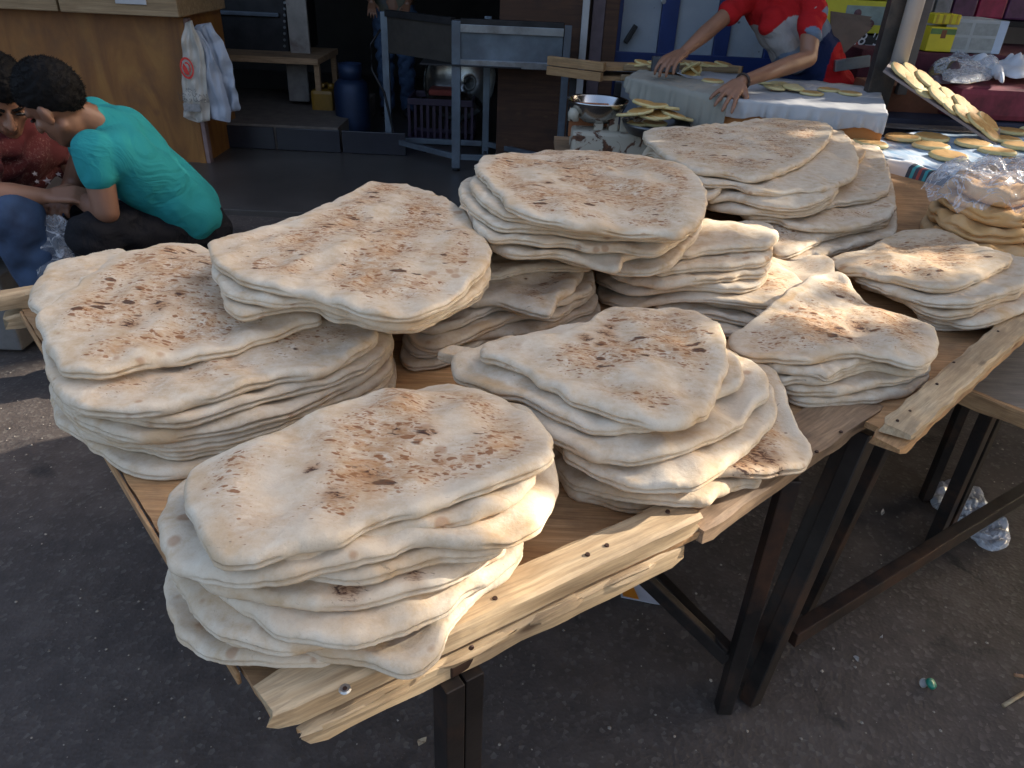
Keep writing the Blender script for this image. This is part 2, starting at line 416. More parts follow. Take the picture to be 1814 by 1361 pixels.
# trestles: dark steel angle legs
def angle_leg(name, foot, top, parent, w=0.042, yaw=0.0):
    foot = Vector(foot); top = Vector(top); x = (top - foot).normalized()
    y = Vector((math.cos(yaw), math.sin(yaw), 0)); y = (y - x * y.dot(x)).normalized(); z = x.cross(y); t = 0.004
    sec = [(0, 0), (w, 0), (w, t), (t, t), (t, w), (0, w)]
    vs = []
    for P in (foot, top):
        for a, b in sec: vs.append(P + y * (a - w / 2) + z * (b - w / 2))
    fs = [(k, (k + 1) % 6, 6 + (k + 1) % 6, 6 + k) for k in range(6)] + [(5, 4, 3, 2, 1, 0), tuple(range(6, 12))]
    bm = bmesh.new(); me = mesh(name, vs, fs); bm.from_mesh(me); bpy.data.meshes.remove(me)
    return link(name, bm_mesh(name, bm), STEEL_DARK, parent)
tr1 = empty('table_trestle', (0, 0, 0), 'dark steel trestle under the nearest tray, one leg at the bottom edge of the picture', 'trestle')
zt = TZ - 0.05
def over(foot, z):
    return Vector((foot.x, foot.y, z))
a = at(795, 1262, 0.60); fa = Vector((a.x, a.y, 0)) + v1 * 0.0
bar('leg', fa, over(fa, zt), 0.028, 0.04, STEEL_DARK, tr1, 0.002, up=v1)
bar('leg', fa + u1 * 0.031, over(fa, zt) + u1 * 0.031, 0.028, 0.034, STEEL_DARK, tr1, 0.002, up=v1)
fl2 = fa + v1 * 0.85 - u1 * 0.02; bar('leg', fl2, over(fl2, zt), 0.03, 0.04, STEEL_DARK, tr1, 0.002, up=v1)
c1 = at(1280, 1256, 0); c1t = at(1372, 878, 0.655)
bar('leg', c1, Vector((c1.x + .005, c1.y + .01, zt)), 0.034, 0.034, STEEL_DARK, tr1, 0.003, up=(1, 0, 0))
c2 = c1 + v1 * 0.85; bar('leg', c2, over(c2, zt), 0.034, 0.034, STEEL_DARK, tr1, 0.003, up=(1, 0, 0))
bar('rail', over(fa, zt + .012) + v1 * .01, over(c1, zt + .012) + v1 * .01, 0.03, 0.02, STEEL_DARK, tr1)
bar('rail', over(fl2, zt + .012), over(c2, zt + .012), 0.03, 0.02, STEEL_DARK, tr1)
m0 = at(1290, 1105, 0.0); q0 = at(1118, 995, 0.22)
bar('rail', over(c1, 0.17) + v1 * 0.02, over(c2, 0.24), 0.025, 0.035, STEEL_DARK, tr1)
bar('brace', Vector((c1.x, c1.y, 0.15)) + v1 * .02, at(1100, 985, 0.30), 0.02, 0.035, STEEL_DARK, tr1)
tr2 = empty('table_trestle', (0, 0, 0), 'dark steel trestle with a long low rail running right under the far trays', 'trestle')
d1 = at(1328, 1242, 0); d1t = at(1535, 765, 0.68)
bar('leg', d1, d1t, 0.038, 0.036, STEEL_DARK, tr2, 0.003, up=v1)
bar('leg', d1 + u1 * 0.02 + v1 * 0.04, d1t + u1 * 0.03 + v1 * .045, 0.03, 0.03, STEEL_DARK, tr2, 0.003, up=v1)
e1 = at(1425, 1085, 0.0); e1t = at(1600, 715, 0.66)
bar('leg', e1, e1t, 0.03, 0.03, STEEL_DARK, tr2, 0.003, up=v1)
r0 = at(1400, 1128, 0.13); r1 = at(1830, 862, 0.20); rr = r0 + (r1 - r0) * 1.5
bar('rail', r0, rr, 0.035, 0.045, STEEL_DARK, tr2, 0.003)
g_ = at(1668, 925, 0.12); gf = Vector((g_.x, g_.y, 0)); gt = at(1748, 705, 0.5)
bar('leg', gf, Vector((gf.x, gf.y, 0.572)), 0.034, 0.034, STEEL_DARK, tr2, 0.003, up=v1)
bar('leg', gf + Vector((.05, .04, 0)), Vector((gf.x + .05, gf.y + .04, 0.572)), 0.03, 0.034, STEEL_DARK, tr2, 0.003, up=v1)
bar('rail', over(d1t, .675) + v1 * .3, over(gf + u3 * 1.1, .675) + v1 * .3, 0.03, 0.02, STEEL_DARK, tr2)
# low bench board to the right
bb = empty('low_bench', (0, 0, 0), 'low weathered bench board edged in pine at the right edge beyond the batten', 'bench')
b0 = at(1700, 688, 0.60); b1 = at(1880, 756, 0.60)
ub = (b1 - b0).normalized(); vb = Vector((-ub.y, ub.x, 0))
GREYW = mat_wood('weathered_board', (0.15, 0.125, 0.10), (0.22, 0.185, 0.15), (0.30, 0.26, 0.21), (0.08, 0.07, 0.06), .4)
plank('edge_board', b0 - ub * .1, b0 + ub * 0.9, 0.022, 0.04, PLY, bb, 31)
q = [b0 - ub * .1 + vb * .023, b0 + ub * .9 + vb * .023, b0 + ub * .9 + vb * .5, b0 - ub * .1 + vb * .5]
quad_slab('bench_board', q, 0.575, 0.597, GREYW, bb, .001, 12)
for s in (-.05, .8):
    p = b0 + ub * s + vb * .4; bar('leg', (p.x, p.y, 0), (p.x, p.y, .574), .03, .03, STEEL_DARK, bb)
# ---------------------------------------------------------------- flatbreads: each drapes over whatever lies under it
CELL = 0.005; GX0, GY0 = -2.0, 0.2; GNX, GNY = 900, 720
SUP = np.zeros((GNY, GNX))
gx = GX0 + CELL * np.arange(GNX); gy = GY0 + CELL * np.arange(GNY)
def raster(poly, z):
    X, Y = np.meshgrid(gx, gy); ins = np.zeros(X.shape, bool); n = len(poly)
    for i in range(n):
        x0, y0 = poly[i][0], poly[i][1]; x1, y1 = poly[(i + 1) % n][0], poly[(i + 1) % n][1]
        if abs(y1 - y0) < 1e-9: continue
        c = ((Y > y0) != (Y > y1)) & (X < (x1 - x0) * (Y - y0) / (y1 - y0) + x0); ins ^= c
    SUP[ins] = np.maximum(SUP[ins], z)
raster([f0, f1, rb, lb], TZ)
raster([FL, FR, FR + v1 * .058, FL + v1 * .058], 0.756)
raster([g0, g1, g1 + v2 * 1.15, rb], TZ + .006)
raster([h0, h1, h1 + v3 * D3, h0 + v3 * D3], TZ + .004)
raster([H0, H2, H2 + v3 * wI, H0 + v3 * wI], 0.763)
raster([g1 - u2 * .02, h0, h0 + v3 * D3, g1 + v2 * 1.1 - u2 * .02], TZ)

CR = {'A': (0, 345, 2.5914), 'G': (250, 650, 1.9147), 'C': (700, 400, 2.2675), 'B': (350, 230, 2.7908),
      'D': (800, 240, 3.0233), 'F': (1120, 190, 3.628), 'I': (1250, 400, 3.2163), 'P': (0, 0, 1.0)}
def spline(P, n=170):
    P = np.array(P, float); m = len(P); out = []
    for i in range(m):
        p0, p1, p2, p3 = P[i - 1], P[i], P[(i + 1) % m], P[(i + 2) % m]
        # centripetal catmull-rom
        t0 = 0; t1 = t0 + max(1e-6, np.linalg.norm(p1 - p0)) ** .5; t2 = t1 + max(1e-6, np.linalg.norm(p2 - p1)) ** .5; t3 = t2 + max(1e-6, np.linalg.norm(p3 - p2)) ** .5
        for t in np.linspace(t1, t2, 12, endpoint=False):
            a1 = (t1 - t) / (t1 - t0) * p0 + (t - t0) / (t1 - t0) * p1; a2 = (t2 - t) / (t2 - t1) * p1 + (t - t1) / (t2 - t1) * p2
            a3 = (t3 - t) / (t3 - t2) * p2 + (t - t2) / (t3 - t2) * p3
            b1 = (t2 - t) / (t2 - t0) * a1 + (t - t0) / (t2 - t0) * a2; b2 = (t3 - t) / (t3 - t1) * a2 + (t - t1) / (t3 - t1) * a3
            out.append((t2 - t) / (t2 - t1) * b1 + (t - t1) / (t2 - t1) * b2)
    out = np.array(out); d = np.r_[0, np.cumsum(np.linalg.norm(np.diff(np.vstack([out, out[:1]]), axis=0), axis=1))]
    s = np.linspace(0, d[-1], n, endpoint=False); o2 = np.vstack([out, out[:1]])
    return np.c_[np.interp(s, d, o2[:, 0]), np.interp(s, d, o2[:, 1])]
def backproj(px, z):
    d = _F[None] * FPX + _R[None] * (px[:, :1] - IW / 2) - _U[None] * (px[:, 1:] - IH / 2)
    t = (z - CAMH) / d[:, 2]; return (CO[None] + d * t[:, None])[:, :2]
def blur(a, s):
    r = int(3 * s); k = np.exp(-0.5 * (np.arange(-r, r + 1) / s) ** 2); k /= k.sum()
    a = np.apply_along_axis(lambda v: np.convolve(np.pad(v, r, 'edge'), k, 'valid'), 0, a)
    return np.apply_along_axis(lambda v: np.convolve(np.pad(v, r, 'edge'), k, 'valid'), 1, a)
def dilate(a, axis, q, w):
    out = a.copy(); n = a.shape[axis]
    for k in range(1, w):
        dz = q * (k * CELL) ** 2
        for sgn in (1, -1):
            sh = np.full_like(a, -9.0)
            if axis == 0:
                if sgn > 0: sh[k:] = a[:-k]
                else: sh[:-k] = a[k:]
            else:
                if sgn > 0: sh[:, k:] = a[:, :-k]
                else: sh[:, :-k] = a[:, k:]
            out = np.maximum(out, sh - dz)
    return out
class Star:
    def __init__(s, o):
        s.c = o.mean(0); d = o - s.c; s.th = np.arctan2(d[:, 1], d[:, 0]); s.r = np.hypot(d[:, 0], d[:, 1])
        i = np.argsort(s.th); s.ths = s.th[i]; s.rs = s.r[i]
    def rel(s, X, Y):
        t = np.arctan2(Y - s.c[1], X - s.c[0])
        R_ = np.interp(t, s.ths, s.rs, period=2 * np.pi); rr = np.hypot(X - s.c[0], Y - s.c[1])
        return rr / R_, R_
def window(o, pad=0.03):
    x0 = max(0, int((o[:, 0].min() - pad - GX0) / CELL)); x1 = min(GNX, int((o[:, 0].max() + pad - GX0) / CELL) + 2)
    y0 = max(0, int((o[:, 1].min() - pad - GY0) / CELL)); y1 = min(GNY, int((o[:, 1].max() + pad - GY0) / CELL) + 2)
    return x0, x1, y0, y1
def bil(Bf, x0, y0, x, y):
    fx = np.clip((x - gx[x0]) / CELL, 0, Bf.shape[1] - 1.001); fy = np.clip((y - gy[y0]) / CELL, 0, Bf.shape[0] - 1.001)
    ix = fx.astype(int); iy = fy.astype(int); ax = fx - ix; ay = fy - iy
    return (Bf[iy, ix] * (1 - ax) * (1 - ay) + Bf[iy, ix + 1] * ax * (1 - ay) + Bf[iy + 1, ix] * (1 - ax) * ay + Bf[iy + 1, ix + 1] * ax * ay)
def rest(o, q, cap=9.0):
    x0, x1, y0, y1 = window(o); X, Y = np.meshgrid(gx[x0:x1], gy[y0:y1])
    st = Star(o); rel, _ = st.rel(X, Y); sup = np.where(rel < 1.0, np.minimum(SUP[y0:y1, x0:x1], cap), -9.0)
    w = 44
    B = dilate(dilate(sup, 0, q, w), 1, q, w)
    B = np.maximum(B, 0.003)
    B = blur(B, 3.2)
    return B, x0, x1, y0, y1, X, Y, st, rel
def flatbread(code, pts, z0, t=0.020, q=2.2, toast=0.6, tone=0.0, seed=0, wr=1.0, label=None, dents=(), mat=None, name='flatbread',
              cat='flatbread', group='flatbreads piled on the plank table', notch=1.0, burn=()):
    ox, oy, sc = CR[code]
    P = np.array([(ox + a / sc, oy + b / sc) for a, b in pts])
    px = spline(P); z = np.full(len(px), z0)
    g = np.random.RandomState(seed + 100)
    for it in range(5):
        o = backproj(px, z)
        # smooth the outline a little where reprojection crossed steps
        o = (np.roll(o, 1, 0) + o * 2 + np.roll(o, -1, 0)) / 4
        B, x0, x1, y0, y1, X, Y, st, rel = rest(o, q, z0 + 0.012)
        zi = bil(B, x0, y0, o[:, 0], o[:, 1]) + t * 0.45
        zi = np.clip(zi, z0 - 0.06, z0 + 0.05)
        for _ in range(3): zi = (np.roll(zi, 2) + np.roll(zi, 1) + zi + np.roll(zi, -1) + np.roll(zi, -2)) / 5
        z = 0.35 * z + 0.65 * zi
    # ragged outline
    n = len(o); arc = np.r_[0, np.cumsum(np.linalg.norm(np.diff(o, axis=0), axis=1))]
    w1 = Waves(seed + 7, 0.07); w2 = Waves(seed + 8, 0.012)
    d = o - st.c; L = np.hypot(d[:, 0], d[:, 1]); fade = 1
    dr = 0.0016 * w1(o[:, 0], o[:, 1]) + 0.0004 * w2(o[:, 0], o[:, 1])
    o = st.c + d * (1 + dr / L)[:, None]
    B, x0, x1, y0, y1, X, Y, st, rel = rest(o, q, z0 + 0.012)
    wa = Waves(seed + 1, 0.24); wb = Waves(seed + 2, 0.06); wc = Waves(seed + 3, 0.024, 18); we = Waves(seed + 4, 0.09)
    def body(x, y, e):
        """thickness and surface relief at a plan point, e = distance from the edge"""
        k = np.clip(e / 0.05, 0, 1); k = k * k * (3 - 2 * k)
        tt = t * (0.95 + 0.09 * we(x, y) + 0.10 * (1 - k))
        W = wr * (0.0024 * wa(x, y) * k + 0.00025 * wb(x, y) * (0.35 + .65 * k) + 0.00028 * wc(x, y))
        for (qx, qy, rr, dz) in dn: W = W + dz * np.exp(-((x - qx) ** 2 + (y - qy) ** 2) / (rr * rr))
        return np.maximum(tt, 0.4 * t), W
    dn = []
    for (a, b, rr, dz) in dents:
        pp = backproj(np.array([[ox + a / sc, oy + b / sc]]), np.array([z0 + t]))[0]; dn.append((pp[0], pp[1], rr, dz))
    dirn = (o - st.c) / np.hypot(*(o - st.c).T)[:, None]; Lr = np.hypot(*(o - st.c).T)
    r = t * 0.52
    # local inward normal factor so that the rim keeps an even width
    tang = np.roll(o, -1, 0) - np.roll(o, 1, 0); tang /= np.linalg.norm(tang, axis=1)[:, None]
    nrm = np.c_[tang[:, 1], -tang[:, 0]]; cosn = np.clip(np.abs((nrm * dirn).sum(1)), 0.35, 1)
    rows = []
    c = st.c
    def ringpos(e):  # e inward distance (normal)
        ee = np.minimum(e / cosn, Lr * 0.98); return o - dirn * ee[:, None], ee * cosn
    inner = [0.0] + list(np.linspace(0.07, 0.93, 21))
    VS = []; ATT = []
    nt_lip = notch * np.clip(0.7 + 0.8 * Waves(seed + 9, 0.22)(o[:, 0], o[:, 1]), 0, 1)
    rim_in, _ = ringpos(r)
    # top surface rings from the centre
    for s in inner[1:]:
        pos = c + (rim_in - c) * s
        e = r + np.hypot(*(rim_in - c).T) * (1 - s) * cosn
        tt, Wv = body(pos[:, 0], pos[:, 1], e)
        zb = bil(B, x0, y0, pos[:, 0], pos[:, 1]); VS.append(np.c_[pos, zb + tt + Wv]); ATT.append(e)
    for ph in (88, 66, 46, 28, 15, 6, 0, -6, -15, -28, -46, -66, -88):
        a = math.radians(ph); inw = r * (1 - math.cos(a)) + 0.95 * r * nt_lip * math.exp(-(ph / 9.0) ** 2)
        pos, e = ringpos(0); ee = np.minimum(inw / cosn, Lr * .9); pos = o - dirn * ee[:, None]
        tt, Wv = body(pos[:, 0], pos[:, 1], np.maximum(inw, 0) + 0 * Lr)
        zb = bil(B, x0, y0, pos[:, 0], pos[:, 1])
        VS.append(np.c_[pos, zb + Wv * (0.5 + 0.5 * math.sin(a)) + tt * (0.5 + 0.5 * math.sin(a))]); ATT.append(inw + 0 * Lr)
    for s in (0.9, 0.75, 0.5, 0.2):
        pos = c + (rim_in - c) * s; zb = bil(B, x0, y0, pos[:, 0], pos[:, 1]); VS.append(np.c_[pos, zb]); ATT.append(0.05 + 0 * Lr)
    allv = np.vstack(VS); cz = bil(B, x0, y0, c[:1], c[1:2])[0]; tt, Wv = body(c[0], c[1], .2)
    org = np.array([c[0], c[1], cz])
    verts = np.vstack([allv, [[c[0], c[1], cz + float(tt) + float(Wv)]], [[c[0], c[1], cz]]]) - org
    fs = []; nr = len(VS)
    for j in range(nr - 1):
        for i in range(n):
            k = (i + 1) % n; fs.append((j * n + i, (j + 1) * n + i, (j + 1) * n + k, j * n + k))
    top = len(verts) - 2; bot = len(verts) - 1
    for i in range(n):
        k = (i + 1) % n; fs.append((top, i, k)); fs.append((bot, (nr - 1) * n + k, (nr - 1) * n + i))
    me = bpy.data.meshes.new(name); me.from_pydata(verts.tolist(), [], fs); me.update()
    if sum(p.normal.z for p in list(me.polygons)[:n]) < 0: me.flip_normals()
    me.polygons.foreach_set('use_smooth', [True] * len(me.polygons))
    # baked colour fields: toasted middle, darker skin at the folds
    ex = np.concatenate(ATT + [[.2], [.05]])
    wt = Waves(seed + 11, 0.24); gxv = verts[:, 0] + org[0]; gyv = verts[:, 1] + org[1]
    tv = toast * np.clip((ex - 0.012) / 0.055, 0, 1) * np.clip(0.80 + 0.38 * wt(gxv, gyv), 0.15, 1.2)
    tv[(len(inner) - 1) * n:-2] *= 0.6
    tv[-2] = toast
    a1 = me.attributes.new('toast', 'FLOAT', 'POINT'); a1.data.foreach_set('value', np.clip(tv, 0, 1.3).astype(np.float32))
    a2 = me.attributes.new('tone', 'FLOAT', 'POINT'); a2.data.foreach_set('value', np.clip(tone + 0.25 * Waves(seed + 12, .2)(gxv, gyv) * (ex < .03) + 0 * ex, 0, 1).astype(np.float32))
    cv = np.zeros(len(verts))
    for (a, b, rr) in burn:
        pp = backproj(np.array([[ox + a / sc, oy + b / sc]]), np.array([z0 + t]))[0]; cv = np.maximum(cv, np.exp(-((gxv - pp[0]) ** 2 + (gyv - pp[1]) ** 2) / (rr * rr)))
    a3 = me.attributes.new('char', 'FLOAT', 'POINT'); a3.data.foreach_set('value', cv.astype(np.float32))
    me.materials.append(mat or BREAD)
    ob = bpy.data.objects.new(name, me); COL.objects.link(ob); ob.location = org
    tag(ob, label, cat, group)
    # becomes support for the next ones
    e = (1 - rel) * 0.9 * st.rel(X, Y)[1]; m = (rel < 1) & (e > 0)
    tt, Wv = body(X, Y, np.maximum(e, 0)); rr_ = np.clip(e / r, 0, 1); prof = 0.5 + 0.5 * np.sqrt(1 - (1 - rr_) ** 2)
    Z = B + (tt + Wv) * prof
    sub_ = SUP[y0:y1, x0:x1]; sub_[m] = np.maximum(sub_[m], Z[m] - 0.001)
    ob['_top'] = float(np.median((B + tt + Wv)[m])); tp = ob['_top']; del ob['_top']
    return tp
def stack(desc, code, z, t, items, group='flatbreads piled on the plank table', rigid=False):
    """items from the bottom up: (points, dict); each label counts the layer from the top"""
    words = ['top', 'second', 'third', 'fourth', 'fifth', 'sixth', 'seventh', 'eighth', 'ninth', 'tenth', 'eleventh', 'twelfth']
    n = len(items); cur = z
    for i, (pts, kw) in enumerate(items):
        if desc.startswith('tall') and i < 9:
            ym = min(p[1] for p in pts); yM = max(p[1] for p in pts); pts = [(x, y - 150 * (1 - i / 11) if y < ym + .42 * (yM - ym) else y) for x, y in pts]
        k = n - 1 - i; kw = dict(kw); c = kw.pop('code', code); zz = kw.pop('z', cur)
        lb_ = kw.pop('label', None)
        if lb_ is None:
            w = 'lowest' if (i == 0) else words[k] + (' from top' if k else '')
            lb_ = 'flatbread %s in the %s' % (w, desc)
        if rigid: kw.setdefault('q', .35 if desc.startswith('short') else 1.1)
        if desc.startswith('tall') and i > 7: kw.setdefault('q', .8)
        top = flatbread(c, pts, zz, t=kw.pop('t', t), seed=kw.pop('seed', (abs(hash_(desc)) % 900) + i * 13), label=lb_, group=group, **kw)
        if rigid: cur += t * 1.0
        elif zz == cur: cur = min(top, cur + t * 1.25) + 0.004
def hash_(s):
    h = 7
    for ch in s: h = (h * 31 + ord(ch)) % 100003
    return h
# ---- back row first -----------------------------------------------------
stack('tall back right stack', 'F', 0.735, 0.021, [
    ([(1100, 1060), (1200, 1000), (1400, 940), (1560, 905), (1700, 870), (1690, 815), (1600, 600), (1200, 500), (700, 700), (850, 980)], dict(toast=.2)),
    ([(900, 960), (1000, 1000), (1120, 1008), (1250, 960), (1400, 910), (1560, 870), (1690, 832), (1700, 790), (1650, 650), (1200, 550), (700, 700)], dict(toast=.3)),
    ([(860, 900), (920, 968), (1020, 962), (1120, 918), (1250, 852), (1400, 812), (1550, 782), (1650, 752), (1650, 640), (1200, 500), (700, 600), (750, 780)], dict(toast=.5)),
    ([(700, 700), (930, 742), (1000, 768), (1120, 790), (1300, 797), (1450, 782), (1600, 742), (1685, 685), (1692, 620), (1650, 560), (1500, 400), (900, 400), (600, 550)], dict(toast=.5, wr=1.5)),
    ([(700, 550), (900, 640), (1060, 655), (1240, 647), (1400, 622), (1560, 597), (1640, 562), (1662, 515), (1620, 450), (1300, 350), (800, 400)], dict(toast=.3)),
    ([(410, 540), (430, 620), (480, 652), (580, 670), (700, 686), (850, 690), (1000, 706), (1120, 692), (1220, 662), (1300, 592), (1335, 510), (1100, 400), (500, 420)], dict(toast=.2)),
    ([(400, 500), (470, 600), (640, 592), (750, 620), (850, 650), (1000, 660), (1130, 650), (1240, 605), (1315, 545), (1325, 480), (1000, 400), (500, 400)], dict(toast=.2)),
    ([(-60, 300), (0, 256), (60, 255), (120, 290), (300, 380), (600, 450), (560, 560), (470, 598), (300, 590), (60, 560), (-60, 450)], dict(toast=.2, tone=.3, label='flatbread poking out low at the left of the tall back right stack')),
    ([(700, 380), (1000, 500), (1330, 518), (1450, 540), (1555, 532), (1612, 480), (1635, 415), (1620, 340), (1570, 290), (1500, 285), (1200, 150), (900, 200)], dict(toast=.35, wr=1.6)),
    ([(480, 110), (620, 75), (800, 58), (1050, 44), (1190, 52), (1285, 88), (1350, 170), (1430, 242), (1500, 300), (1400, 400), (900, 450), (500, 300)], dict(toast=.5, tone=.5, label='flatbread with only its browned rim showing behind the half-moon one')),
    ([(60, 235), (110, 310), (200, 355), (370, 440), (450, 500), (560, 512), (650, 512), (740, 545), (900, 567), (1080, 564), (1250, 540), (1340, 505), (1420, 470), (1452, 400), (1442, 290), (1380, 210), (1290, 150), (1000, 130), (500, 180), (120, 200)], dict(toast=.25)),
    ([(62, 180), (88, 230), (150, 290), (250, 350), (340, 402), (450, 430), (580, 440), (720, 474), (830, 470), (960, 430), (1100, 368), (1200, 290), (1270, 210), (1285, 140), (1240, 110), (1100, 96), (900, 82), (800, 90), (680, 110), (560, 122), (420, 136), (300, 150), (200, 142), (100, 150)], dict(toast=.85, label='half-moon flatbread with fine brown scorch flecks on top of the tall back right stack')),
])
stack('low stack beside the plastic bag', 'I', 0.735, 0.020, [
    ([(1200, 500), (1260, 570), (1400, 592), (1560, 588), (1700, 552), (1814, 505), (1950, 420), (1900, 300), (1300, 280)], dict(toast=.4)),
    ([(1180, 480), (1290, 542), (1380, 562), (1480, 580), (1580, 575), (1700, 540), (1814, 490), (1980, 400), (1920, 250), (1500, 200), (1100, 300)], dict(toast=.9)),
    ([(880, 330), (1000, 385), (1110, 430), (1200, 480), (1300, 518), (1420, 530), (1530, 500), (1650, 450), (1814, 385), (1930, 300), (1700, 150), (1100, 200)], dict(toast=.35, tone=.3)),
    ([(770, 240), (830, 292), (950, 350), (1050, 390), (1150, 420), (1270, 450), (1400, 466), (1550, 452), (1700, 402), (1830, 335), (1850, 240), (1740, 180), (1400, 100), (1000, 120)], dict(toast=.3)),
    ([(700, 210), (765, 272), (870, 285), (1000, 310), (1080, 322), (1170, 348), (1290, 372), (1400, 372), (1500, 345), (1600, 297), (1690, 255), (1750, 210), (1740, 182), (1620, 160), (1450, 80), (1300, 35), (1080, 50), (950, 125), (820, 165), (730, 190)], dict(toast=.85, tone=.35, label='browned flatbread with tiny dark flecks on top of the low far right stack')),
])
stack('stack right behind the front centre one', 'F', 0.735, 0.0205, [
    ([(-250, 450), (-50, 560), (50, 618), (120, 628), (250, 632), (400, 608), (600, 585), (650, 480), (400, 300), (-200, 330)], dict(code='I', toast=.3)),
    ([(-300, 470), (-150, 510), (0, 520), (130, 545), (250, 572), (380, 580), (500, 560), (600, 450), (400, 250), (-200, 300)], dict(code='I', toast=.3)),
    ([(-100, 400), (0, 440), (100, 458), (230, 478), (290, 507), (340, 547), (390, 588), (500, 596), (620, 580), (690, 518), (730, 430), (725, 340), (700, 270), (640, 222), (540, 212), (300, 170), (-100, 250)], dict(code='I', toast=.7, label='folded flatbread with a crumbly toasted inside, sticking out right under the smooth ones stack')),
    ([(-617, 411), (-553, 448), (-405, 480), (-298, 448), (-118, 432), (0, 432), (150, 445), (300, 462), (430, 466), (540, 455), (590, 410), (560, 340), (490, 280), (400, 220), (200, 150), (-300, 220), (-600, 340)], dict(code='I', toast=1.0, t=.017)),
    ([(-250, 1080), (-150, 1160), (-20, 1200), (100, 1200), (300, 1172), (500, 1178), (700, 1186), (800, 1168), (868, 1100), (860, 1050), (700, 950), (300, 950), (-200, 1000)], dict(toast=.3, wr=1.3)),
    ([(-140, 1070), (-50, 1120), (80, 1145), (180, 1165), (300, 1150), (450, 1130), (600, 1112), (700, 1100), (850, 1080), (892, 1040), (895, 990), (700, 900), (200, 900), (-50, 980)], dict(toast=.25)),
    ([(60, 1010), (170, 1078), (270, 1062), (400, 1050), (550, 1045), (700, 1032), (850, 1012), (895, 980), (905, 930), (870, 880), (700, 840), (300, 840), (100, 920)], dict(toast=.25)),
    ([(60, 880), (200, 962), (350, 966), (450, 946), (600, 926), (750, 916), (880, 904), (930, 862), (942, 800), (915, 732), (860, 700), (700, 689), (560, 680), (400, 690), (200, 720), (80, 790)], dict(toast=.2, label='smooth pale folded flatbread with hardly any spots on top of the centre right stack')),
])
stack('middle stack with a pointed flap', 'D', 0.735, 0.020, [
    ([(-275, 1200), (-230, 1250), (-120, 1245), (0, 1216), (100, 1170), (200, 1112), (350, 1086), (560, 1076), (640, 1078), (760, 1030), (805, 962), (790, 905), (700, 800), (300, 700), (-100, 880), (-250, 1100)], dict(toast=.2)),
    ([(-260, 1130), (-150, 1190), (0, 1142), (100, 1100), (230, 1076), (360, 1070), (460, 1055), (560, 1020), (700, 962), (775, 930), (778, 870), (740, 760), (300, 650), (-100, 800), (-240, 1020)], dict(toast=.3)),
    ([(-240, 1080), (-100, 1160), (0, 1130), (150, 1070), (250, 1022), (400, 976), (560, 990), (650, 930), (760, 852), (772, 800), (700, 700), (300, 620), (-50, 750), (-220, 960)], dict(toast=.3)),
    ([(-220, 1010), (-120, 1060), (0, 1035), (150, 972), (270, 930), (420, 968), (590, 905), (690, 868), (755, 830), (760, 770), (700, 680), (400, 620), (100, 700), (-150, 850)], dict(toast=.4)),
    ([(60, 860), (100, 912), (230, 905), (330, 930), (440, 963), (520, 976), (560, 925), (590, 885), (660, 830), (700, 770), (700, 700), (600, 640), (300, 650), (160, 740)], dict(toast=.85, label='flatbread whose pointed flap hangs over the stack below the spotted round one')),
    ([(180, 760), (240, 768), (330, 745), (450, 724), (600, 722), (700, 722), (755, 712), (730, 650), (600, 600), (400, 590), (200, 660)], dict(toast=.25)),
])
